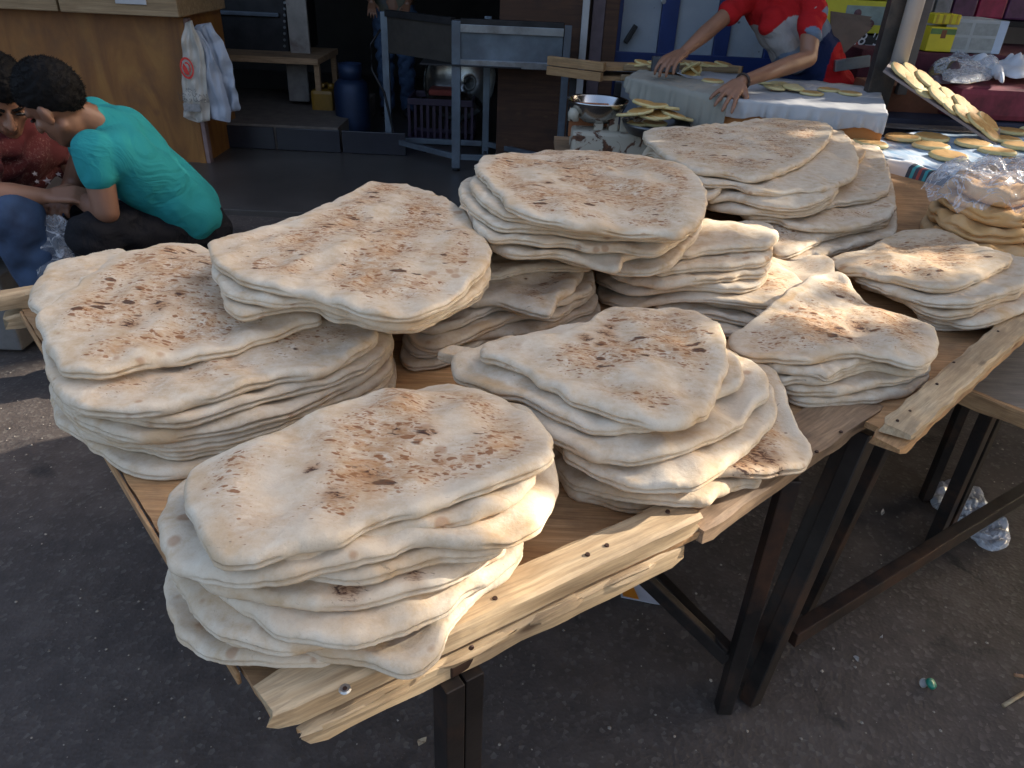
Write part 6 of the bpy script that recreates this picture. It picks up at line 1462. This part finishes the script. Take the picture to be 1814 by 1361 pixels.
def teal_boy():
    t = empty('person', Gd(230, 420, 3.0), 'squatting boy in a teal T-shirt and black trousers leaning toward his friend', 'person'); t.location.z = 0; o = t.location.copy()
    D = lambda px, py, d: Gd(px, py, d) - o
    hip = D(335, 375, 3.02); waist = D(300, 335, 3.0); mid = D(255, 300, 2.98); chest = D(215, 258, 2.96); neckb = D(180, 222, 2.95); neck = D(150, 208, 2.93)
    hc = D(100, 186, 2.92); f = (D(60, 262, 2.96) - D(100, 186, 2.92)) + Vector((-.12, .05, 0)); f.normalize()
    up = (D(92, 120, 2.90) - D(112, 205, 2.93))
    hp, L, M3 = head_parts(hc, f, up, 1.05)
    shn = D(165, 262, 2.82); shf = D(172, 205, 3.15)
    eln = D(188, 375, 2.78); wrn = D(140, 352, 3.0); elf = D(130, 330, 3.2); wrf = D(115, 345, 3.12)
    P = hp + chain([(neckb, .058), (neck, .052), (hc + (neck - hc) * .35, .05)]) + chain([(hip, .075), (mid, .08), (chest, .08), (neckb, .055)])
    P += chain([(shn, .050), (shn.lerp(eln, .5), .047), (eln, .042), (eln.lerp(wrn, .35), .042), (wrn, .026)]) + chain([(shf, .048), (elf, .04), (wrf, .026)])
    P += hand_parts(wrn, D(112, 350, 3.05) - wrn, Vector((0, .3, -1)), 1.0, .8) + hand_parts(wrf, D(100, 360, 3.08) - wrf, Vector((0, -.3, -1)), 1.0, .8, thumb=-1)
    kn = D(165, 418, 2.80); kf = D(150, 400, 3.25); ftn = Vector((kn.x + .03, kn.y + .12, .06)); ftf = Vector((kf.x + .05, kf.y + .05, .06))
    P += chain([(hip, .07), (kn, .055), (ftn, .04)]) + chain([(hip, .07), (kf, .055), (ftf, .04)])
    b = fuse('body', P, SKIN, t, .0065, 3)
    head_kids(L, M3, 1.05, t, 5)
    side = (shf - shn).normalized()
    sh = [('c', hip + side * k * .05 , mid + side * k * .075, .118, .115) for k in (-1, 1)] + [('c', mid + side * k * .075, chest + side * k * .095, .115, .105) for k in (-1, 1)]
    sh += [('c', chest + side * k * .09, (shn if k < 0 else shf) + (chest - neckb) * .2, .10, .068) for k in (-1, 1)] + [('c', neckb + (chest - neckb) * .35, chest, .082, .11)]
    sh += [('c', hip, mid, .12, .12), ('c', mid, chest, .12, .11)]
    sh += [('c', hip + side * k * .05, D(360, 388, 3.02) + side * k * .045, .105, .072) for k in (-1, 1)]
    sh += chain([(shn, .066), (shn.lerp(eln, .42), .062)]) + chain([(shf, .064), (shf.lerp(elf, .45), .06)])
    sh += [('c', neckb, neckb.lerp(neck, .35), .066, .060)]
    d1 = wrinkle(3, .16, .004, (neckb - hip).normalized())
    fuse('shirt', sh, TEAL, t, .0075, 5, d1)
    # belt line, sleeve hem and collar as raised seams
    tr = chain([(hip + Vector((.02, .0, -.06)), .122), (kn, .085), (ftn, .062)]) + chain([(hip + Vector((0, 0, -.05)), .12), (kf, .08), (ftf, .06)]) + [('c', hip + Vector((.035, .0, -.07)), hip + Vector((-.02, .0, -.03)), .115, .12)]
    fuse('trousers', tr, BLKC, t, .009, 4, wrinkle(8, .10, .005))
    for ft in (ftn, ftf): fuse('shoe', [('c', ft + Vector((.05, .02, -.015)), ft + Vector((-.14, -.03, -.022)), .045, .036)], DARKM, t, .007, 3)
    # small white print on the back
    cpt = D(306, 299, 2.80)
teal_boy()

# ---------- boy in the maroon starred shirt and jeans
def maroon_mat():
    m, nt, b = newmat('maroon_speckled_shirt'); n = N(nt); v = n.coord('Object')
    c = n.ramp(n.noise(v, 4, 4), [(.3, (.055, .006, .007)), (.7, (.10, .010, .012))])
    sp = n.ramp(n.noise(v, 75, 6, .8, 1.0), [(.53, 0.0), (.64, .75)])
    zone = n.ramp(n.noise(v, 5, 2), [(.42, 0.0), (.52, 1.0)])
    c = n.mix(n.math('MULTIPLY', sp, zone), c, (.26, .16, .14))
    n.lk(c, b.inputs['Base Color']); b.inputs['Roughness'].default_value = .9; return m
def denim_mat():
    m, nt, b = newmat('blue_denim'); n = N(nt); v = n.coord('Object')
    c = n.ramp(n.noise(v, 6, 5, .6), [(.3, (.012, .022, .05)), (.55, (.03, .06, .12)), (.75, (.07, .12, .20))])
    n.lk(c, b.inputs['Base Color']); b.inputs['Roughness'].default_value = .85; n.lk(n.bump(n.noise(v, 200, 2), .3, .001), b.inputs['Normal']); return m
DENIM = denim_mat()
def maroon_boy():
    t = empty('person', Gd(60, 420, 3.2), 'boy in maroon starred T-shirt and blue jeans sitting at the left edge', 'person'); t.location.z = 0; o = t.location.copy()
    D = lambda px, py, d: Gd(px, py, d) - o
    hip = D(-75, 400, 3.5); mid = D(-20, 330, 3.45); chest = D(25, 262, 3.38); neckb = D(18, 215, 3.34); hc = D(2, 172, 3.25)
    f = Vector((.45, -.55, -.45)); up = Vector((.15, -.1, 1)); hp, L, M3 = head_parts(hc, f, up, 1.08)
    shn = D(-45, 262, 3.2); shf = D(95, 258, 3.5); eln = D(-20, 345, 2.95); wrn = D(80, 348, 2.95); elf = D(150, 330, 3.45); wrf = D(128, 350, 3.1)
    P = hp + chain([(neckb, .058), (hc + (neckb - hc) * .45, .052)]) + chain([(hip, .08), (mid, .08), (chest, .08), (neckb, .06)])
    P += chain([(shn, .052), (eln, .044), (eln.lerp(wrn, .4), .042), (wrn, .027)]) + chain([(shf, .05), (elf, .042), (wrf, .027)])
    P += hand_parts(wrn, D(118, 345, 2.93) - wrn, Vector((.2, .5, -1)), 1.05, .95) + hand_parts(wrf, D(96, 362, 2.98) - wrf, Vector((-.2, .3, -1)), 1.05, .95, thumb=-1)
    kn = D(25, 385, 2.95); kf = D(140, 390, 3.4); ftn = Vector((D(88, 500, 3.0).x + .05, D(88, 500, 3.0).y + .0, .06)); ftf = Vector((kf.x + .1, kf.y, .06))
    P += chain([(hip, .07), (kn, .055), (ftn, .04)]) + chain([(hip, .07), (kf, .055), (ftf, .04)])
    fuse('body', P, SKIN2, t, .0065, 3); head_kids(L, M3, 1.08, t, 15, .05)
    side = (shf - shn).normalized()
    sh = [('c', hip + side * k * .07, mid + side * k * .08, .13, .125) for k in (-1, 1)] + [('c', mid + side * k * .08, chest + side * k * .09, .125, .115) for k in (-1, 1)]
    sh += [('c', chest + side * .08 * k, (shn if k < 0 else shf), .10, .07) for k in (-1, 1)] + [('c', neckb + (chest - neckb) * .3, chest, .085, .12)] + chain([(shn, .07), (shn.lerp(eln, .55), .064)]) + chain([(shf, .066), (shf.lerp(elf, .5), .06)])
    sh += [('c', hip, mid, .12, .12), ('c', mid, chest, .12, .12)]
    fuse('shirt', sh, maroon_mat(), t, .008, 5, wrinkle(13, .12, .006))
    tr = chain([(hip, .14), (kn, .095), (kn.lerp(ftn, .4), .085), (ftn, .066)]) + chain([(hip, .14), (kf, .09), (ftf, .062)])
    fuse('jeans', tr, DENIM, t, .009, 4, wrinkle(18, .12, .005))
    for ft in (ftn, ftf): fuse('shoe', [('c', ft + Vector((-.03, .05, -.015)), ft + Vector((.06, -.12, -.022)), .045, .036)], DARKM, t, .007, 3)
    # stars printed low on the shirt
    ST = plain('star_print', (.42, .34, .32), .8)
    for (x, y, r) in ((84, 321, .016), (104, 309, .010), (62, 308, .010), (66, 322, .009)):
        c = D(x, y, 3.215); vs = [c + Vector((0, -.01, 0))]; 
        rd = (c - (-o + Vector((0, 0, CAMH)))).normalized(); ax = rd.cross(Vector((0, 0, 1))).normalized(); az = ax.cross(rd)
        for k in range(10):
            a = math.pi * k / 5 + .3; q = r if k % 2 == 0 else r * .42; vs.append(c + ax * q * math.cos(a) + az * q * math.sin(a))
        link('star', mesh('star', vs, [(0, 1 + k, 1 + (k + 1) % 10) for k in range(10)]), ST, t)
    wr = Gd(100, 372, 2.93)
    # clear bag hanging from the hands
    w = Waves(44, .05); vs = []; fs = []; n = 40; rows = 34
    top = Gd(100, 378, 2.93); bot = Gd(100, 475, 2.95); H = top.z - bot.z + .04
    for j in range(rows + 1):
        s = j / rows; z = -H * s; rr = .018 + .085 * min(1, s * 1.6) ** .8 if s < .9 else .085 + .018 - .07 * ((s - .9) / .1) ** 2
        for k in range(n):
            a = 2 * math.pi * k / n; q = rr * (1 + .22 * float(w(a * .06 + s * .02, s * .2)) * min(1, s * 3 + .3)); vs.append((q * math.cos(a) + .01 * s, q * .7 * math.sin(a), z))
    for j in range(rows):
        for k in range(n): fs.append((j * n + k, (j + 1) * n + k, (j + 1) * n + (k + 1) % n, j * n + (k + 1) % n))
    fs.append(tuple(range(rows * n, rows * n + n)))
    tag(link('plastic_bag', mesh('plastic_bag', vs, fs, True), FILM, None, top + Vector((0, -.02, 0))), 'empty clear plastic bag hanging from the hands of the boy in jeans', 'bag')
    # low crate he sits on
    hw = hip + o
    tag(box('seat_block', (hw.x - .02, hw.y + .05, (hw.z - .14) / 2), (.42, .36, hw.z - .16), plain('grey_block', (.14, .13, .12), .9), bev=.012), 'grey block the boy in jeans sits on at the left edge', 'block')
maroon_boy()

# ---------- man in the red football shirt leaning over the pancake table
def red_mat():
    m, nt, b = newmat('red_white_blue_shirt'); n = N(nt)
    at_ = n.node('ShaderNodeAttribute'); at_.attribute_name = 'zone'; c = at_.outputs['Color']
    n.lk(c, b.inputs['Base Color']); b.inputs['Roughness'].default_value = .9; b.inputs['Specular IOR Level'].default_value = .2
    rg_ = n.math('ABSOLUTE', n.math('SUBTRACT', n.noise(n.coord('Object'), 4.5, 3, .5, 1.8), .5)); n.lk(n.bump(n.math('MULTIPLY', rg_, -1.0), .5, .05), b.inputs['Normal']); return m
def red_man():
    t = empty('person', (1.4, 4.7, 0), 'man in a red, white and blue football shirt bending over the cloth table', 'person'); o = t.location.copy()
    D = lambda px, py, Y: at(px, py, Y=Y) - o
    wr = D(1312, 146, 3.98); el = D(1432, 104, 4.42); shr = D(1440, 8, 4.60); wl = D(1212, 92, 4.42); ell = D(1266, 45, 4.62); shl = D(1330, -10, 4.82)
    0 and print('wr', wr + o, 'el', el + o, 'sh', shr + o, shl + o, 'wl', wl + o)
    chest = (shr + shl) / 2 + Vector((.03, .06, -.06)); neckb = (shr + shl) / 2 + Vector((-.0, -.0, .05)); hip = D(1462, 178, 4.78) ; mid = chest.lerp(hip, .5) + Vector((.0, .02, .03))
    hc = neckb + Vector((-.16, -.14, .16)); hp, L, M3 = head_parts(hc, Vector((-.5, -.75, -.55)), Vector((-.3, -.35, 1)), 1.08)
    P = hp + chain([(neckb, .06), (hc + (neckb - hc) * .4, .055)]) + chain([(hip, .09), (mid, .09), (chest, .09), (neckb, .06)])
    P += chain([(shr, .055), (shr.lerp(el, .5), .053), (el, .046), (el.lerp(wr, .3), .048), (el.lerp(wr, .8), .034), (wr, .030)])
    P += chain([(shl, .055), (ell, .044), (ell.lerp(wl, .3), .045), (wl, .029)])
    P += hand_parts(wr, D(1262, 192, 3.74) - wr, Vector((.2, .6, -.5)), 1.4, .35, .20, thumb=1)
    P += hand_parts(wl, D(1180, 112, 4.30) - wl, Vector((.2, .2, -1)), 1.4, .5, .14, thumb=-1)
    legs = []
    for s in (-.10, .12):
        k = Vector((hip.x + s + .05, hip.y + .02, .50)); ft = Vector((k.x + .03, k.y + .08, .07)); P += chain([(hip + Vector((s, 0, -.03)), .10), (k, .065), (ft, .045)]); legs.append((hip + Vector((s, 0, -.03)), k, ft))
    fuse('body', P, SKIN2, t, .0065, 3); head_kids(L, M3, 1.08, t, 25)
    side = (shr - shl).normalized()
    sh = [('c', hip + side * k * .06, mid + side * k * .08, .14, .13) for k in (-1, 1)] + [('c', mid + side * k * .08, chest + side * k * .09, .13, .12) for k in (-1, 1)] + [('c', chest + side * .08 * k, (shl if k < 0 else shr), .11, .075) for k in (-1, 1)]
    sh += [('c', neckb + (chest - neckb) * .3, chest, .085, .12)] + chain([(shr, .078), (shr.lerp(el, .55), .070)]) + chain([(shl, .076), (shl.lerp(ell, .6), .068)])
    sh += [('c', mid + Vector((-.06, -.10, -.03)), chest + Vector((-.05, -.08, -.06)), .09, .09)]
    sh += [('c', hip, mid, .13, .13), ('c', mid, chest, .13, .12)]
    so_ = fuse('shirt', sh, red_mat(), t, .008, 5, wrinkle(23, .13, .006))
    me = so_.data; n = len(me.vertices); co = np.empty(n * 3, np.float32); me.vertices.foreach_get('co', co); co = co.reshape(-1, 3)
    # the pattern follows the shirt itself: yoke and back panel red, belly white then grey-blue, navy flank
    ax = np.array((chest - hip).normalized()); along = (co - np.array(hip)) @ ax; Lb = (chest - hip).length
    fr = np.array(Vector((-.55, -.75, -.3)).normalized()); fr = fr - ax * (fr @ ax); fr /= np.linalg.norm(fr); depth = (co - np.array(mid)) @ fr; sd_ = (co - np.array(mid)) @ np.array(side)
    z = np.full(n, .1); a = along / Lb + .03 * np.sin(sd_ * 30); front = depth > -.10
    vy = .93 + .35 * np.abs(sd_ + .03)
    z[front & (a < vy) & (sd_ < .09)] = .35; z[front & (a < .88) & (sd_ >= .08) & (sd_ < .175)] = .6; z[front & (a < .70 + .4 * sd_) & (sd_ < .09)] = .6
    z[front & (a < .60) & (sd_ > .115) & (sd_ < .185)] = .85; z[front & (a < .48) & (sd_ <= .115)] = .85
    for S_, E_ in ((shr, el), (shl, ell)):
        d = np.linalg.norm(co - np.array(S_), axis=1); e = np.linalg.norm(co - np.array(S_.lerp(E_, .4)), axis=1); z[(d < .09) | (e < .088)] = .1
    pal = np.array([(.36, .010, .012, 1), (.30, .28, .27, 1), (.13, .17, .23, 1), (.012, .022, .07, 1)])
    cz_ = pal[np.clip((z * 4).astype(int), 0, 3)]; at_ = me.attributes.new('zone', 'FLOAT_COLOR', 'POINT'); at_.data.foreach_set('color', cz_.astype(np.float32).ravel())
    tr = []
    for h, k, f in legs: tr += chain([(h, .125), (k, .085), (f, .07)])
    fuse('trousers', tr, plain('navy_trousers', (.012, .018, .05), .85, 0, .2), t, .010, 4, wrinkle(28, .10, .005))
    for h, k, f in legs: fuse('shoe', [('c', f + Vector((0, .03, -.02)), f + Vector((-.04, -.15, -.03)), .045, .036)], DARKM, t, .008, 3)
    # dark bracelet and ring
    d = (el - wr).normalized(); c = wr + d * .02; a = d.cross(Vector((0, 0, 1))).normalized(); b = a.cross(d)
    pts = [c + (a * math.cos(q) + b * math.sin(q)) * .037 for q in np.linspace(0, 2 * math.pi, 25)]
    tag(path_tube('bracelet', [p + o for p in pts], .006, plain('dark_leather', (.04, .025, .02), .6), None), 'dark bracelet on the wrist of the man in red', 'bracelet')
red_man()

# ---------- worker standing in the dark of the bakery, cut off at the top
def worker():
    t = empty('person', at(672, 268, z=.037), 'bakery worker in a pale shirt and dark jeans standing behind the steel grill', 'person'); t.location.y = 7.6; t.location.x = at(700, 60, Y=7.6).x; t.location.z = .037
    V_ = Vector; P = chain([(V_((0, 0, .95)), .13), (V_((0, 0, 1.2)), .13), (V_((0, 0, 1.40)), .11), (V_((0, 0, 1.48)), .06)])
    hp, L, M3 = head_parts(V_((0, -.02, 1.62)), V_((.2, -1, -.2)), V_((0, 0, 1)), 1.05); P += hp + chain([(V_((0, 0, 1.45)), .06), (V_((0, -.01, 1.56)), .055)])
    for s in (-1, 1):
        P += chain([(V_((.19 * s, 0, 1.40)), .05), (V_((.24 * s, -.02, 1.12)), .042), (V_((.16 * s, -.24, 1.0)), .03)]) + hand_parts(V_((.16 * s, -.24, 1.0)), V_((-.1 * s, -.6, -.5)), V_((0, .2, -1)), 1, .5, thumb=-s)
        P += chain([(V_((.09 * s, 0, .92)), .09), (V_((.10 * s, -.02, .5)), .06), (V_((.10 * s, .02, .07)), .045)])
    fuse('body', P, SKIN, t, .009, 3); head_kids(L, M3, 1.05, t, 35)
    sh = chain([(V_((-.06, 0, .92)), .13), (V_((-.06, 0, 1.3)), .13)]) + chain([(V_((.06, 0, .92)), .13), (V_((.06, 0, 1.3)), .13)]) + [('c', V_((-.16, 0, 1.38)), V_((.16, 0, 1.38)), .08, .08)]
    for s in (-1, 1): sh += chain([(V_((.19 * s, 0, 1.40)), .07), (V_((.235 * s, -.02, 1.18)), .062)])
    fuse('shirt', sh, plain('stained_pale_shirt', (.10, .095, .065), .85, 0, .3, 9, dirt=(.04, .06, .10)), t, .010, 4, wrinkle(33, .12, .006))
    tr = []
    for s in (-1, 1): tr += chain([(V_((.09 * s, 0, .90)), .125), (V_((.10 * s, -.02, .5)), .085), (V_((.10 * s, .02, .08)), .07)])
    fuse('jeans', tr, DENIM, t, .010, 4, wrinkle(38, .10, .006))
    for s in (-1, 1): fuse('shoe', [('c', V_((.10 * s, .04, .045)), V_((.11 * s, -.15, .035)), .045, .034)], DARKM, t, .008, 3)
worker()
# ================================================================ litter on the street
lg = random.Random(9)
def bit(px, py, name, label, cat, mat, size, th=.002, n=7, curl=.01, asp=.6):
    c = at(px, py, z=0.003); vs = []; a0 = lg.uniform(0, 6); top = []
    for k in range(n):
        t = 2 * math.pi * k / n; r = size * lg.uniform(.7, 1.1); x = r * math.cos(t); y = r * asp * math.sin(t)
        vs.append((x * math.cos(a0) - y * math.sin(a0), x * math.sin(a0) + y * math.cos(a0), lg.uniform(0, curl)))
    vs2 = [(x, y, z + th) for x, y, z in vs]; cc = (0, 0, curl * .3)
    allv = vs + vs2 + [cc, (0, 0, cc[2] + th)]; fs = []
    for k in range(n): q = (k + 1) % n; fs += [(k, q, n + q, n + k), (2 * n + 1, n + k, n + q), (2 * n, q, k)]
    return tag(link(name, mesh(name, allv, fs), mat, None, c), label, cat)
TANP = plain('tan_scrap_paper', (.36, .28, .18), .9); WHP = plain('dirty_white_scrap', (.34, .33, .31), .9)
bit(1637, 608 + 0, 'paper_scrap', 'crumpled tan paper scrap lying between trestle legs', 'scrap', TANP, .028) if False else None
bit(1518, 886, 'paper_scrap', 'crumpled tan paper scrap on the asphalt behind the trestle legs', 'scrap', TANP, .028, curl=.015)
bit(1563, 910, 'paper_scrap', 'thin white strip of scrap on the asphalt under the right tray', 'scrap', WHP, .022, asp=.25)
bit(1516, 1168, 'paper_scrap', 'tiny white crumpled scrap on the asphalt below the long rail', 'scrap', WHP, .010, curl=.008)
bit(1560, 1131, 'paper_scrap', 'very small pale chip of paper nearest the long rail', 'scrap', WHP, .006)
bit(747, 1316, 'paper_scrap', 'tan paper scrap beside the trestle leg at the bottom edge', 'scrap', TANP, .012)
gcap = empty('bottle_cap', at(1646, 1214, z=.004), 'small translucent green bottle cap lying on the asphalt at lower right', 'bottle cap')
GRN = plain('green_plastic', (.02, .22, .14), .3); 
o = lathe('cap_shell', [(0, .010), (.011, .010), (.013, .006), (.014, 0), (.012, 0), (.011, .007), (0, .008)], GRN, gcap, 20); o.rotation_euler = (.25, .5, 0); o.location.z = .004
o = lathe('torn_seal', [(.0, .0), (.009, .001), (.012, .004), (.010, .006)], WHP, gcap, 14); o.location = (-.016, .004, .004); o.rotation_euler = (.9, .3, 0)
o = path_tube('wooden_stick', [at(1778, 1250, z=.006), at(1800, 1236, z=.006), at(1835, 1216, z=.006)], .005, PINE); tag(o, 'short pale wooden stick at the right edge near the bottom', 'stick')
o = path_tube('cigarette_butt', [at(1797, 1196, z=.006), at(1812, 1198, z=.006)], .004, plain('tan_filter', (.38, .2, .1), .8)); tag(o, 'tan cigarette butt at the right edge near the bottom', 'cigarette butt')
crumple('plastic_bag', [at(x, y, z=.002) for x, y in ((1645, 870), (1655, 905), (1690, 925), (1720, 955), (1745, 975), (1780, 975), (1782, 930), (1752, 905), (1735, 870), (1690, 852))], .002, .012, FILMW, 'discarded milky plastic bag on the asphalt behind the steel rail', 'bag', 41, .09, .022)
# leaflet under the table
lf = empty('printed_leaflet', (0, 0, 0), 'white leaflet with orange corner lying under the bread table', 'leaflet')
LW = plain('leaflet_white', (.42, .44, .50), .5, 0, .1); LO = plain('leaflet_orange', (.55, .20, .02), .5, 0, .1); LR_ = plain('leaflet_red', (.40, .05, .02), .5)
pts = [at(x, y, z=.004) for x, y in ((1098, 1040), (1124, 1022), (1165, 1018), (1205, 1050), (1226, 1078), (1160, 1070), (1100, 1058))]
quad_slab('leaflet_sheet', pts, .003, .0045, LW, lf)
quad_slab('orange_corner', [at(x, y, z=.006) for x, y in ((1100, 1042), (1122, 1040), (1132, 1062), (1104, 1056))], .0055, .0065, LO, lf)
quad_slab('orange_strip', [at(x, y, z=.006) for x, y in ((1198, 1052), (1203, 1051), (1214, 1074), (1208, 1074))], .0055, .0065, LO, lf)
quad_slab('red_strip', [at(x, y, z=.006) for x, y in ((1172, 1068), (1205, 1071), (1206, 1075), (1174, 1072))], .0055, .0065, LR_, lf)
# chips and crumbs, hundreds: one object
vs = []; fs = []
for k in range(4500):
    x = lg.uniform(-2.4, 3.2); y = lg.uniform(-.2, 4.1); s = lg.choice((.0012, .0018, .0018, .0025, .004)) * lg.uniform(.7, 1.3); a = lg.uniform(0, 6); m = len(vs); h = s * .5
    for q in range(5):
        t = a + q * 1.2566; r = s * lg.uniform(.6, 1.2); vs.append((x + r * math.cos(t), y + r * math.sin(t), .001))
    vs.append((x, y, .001 + h + .001))
    for q in range(5): fs.append((m + q, m + (q + 1) % 5, m + 5))
tag(link('street_grit', mesh('street_grit', vs, fs), plain('pale_grit', (.26, .23, .19), .9, 0, .6, 3)), 'pale grit and crumbs scattered over the asphalt', kind='stuff')
bpy.data.scenes.remove(TMP)
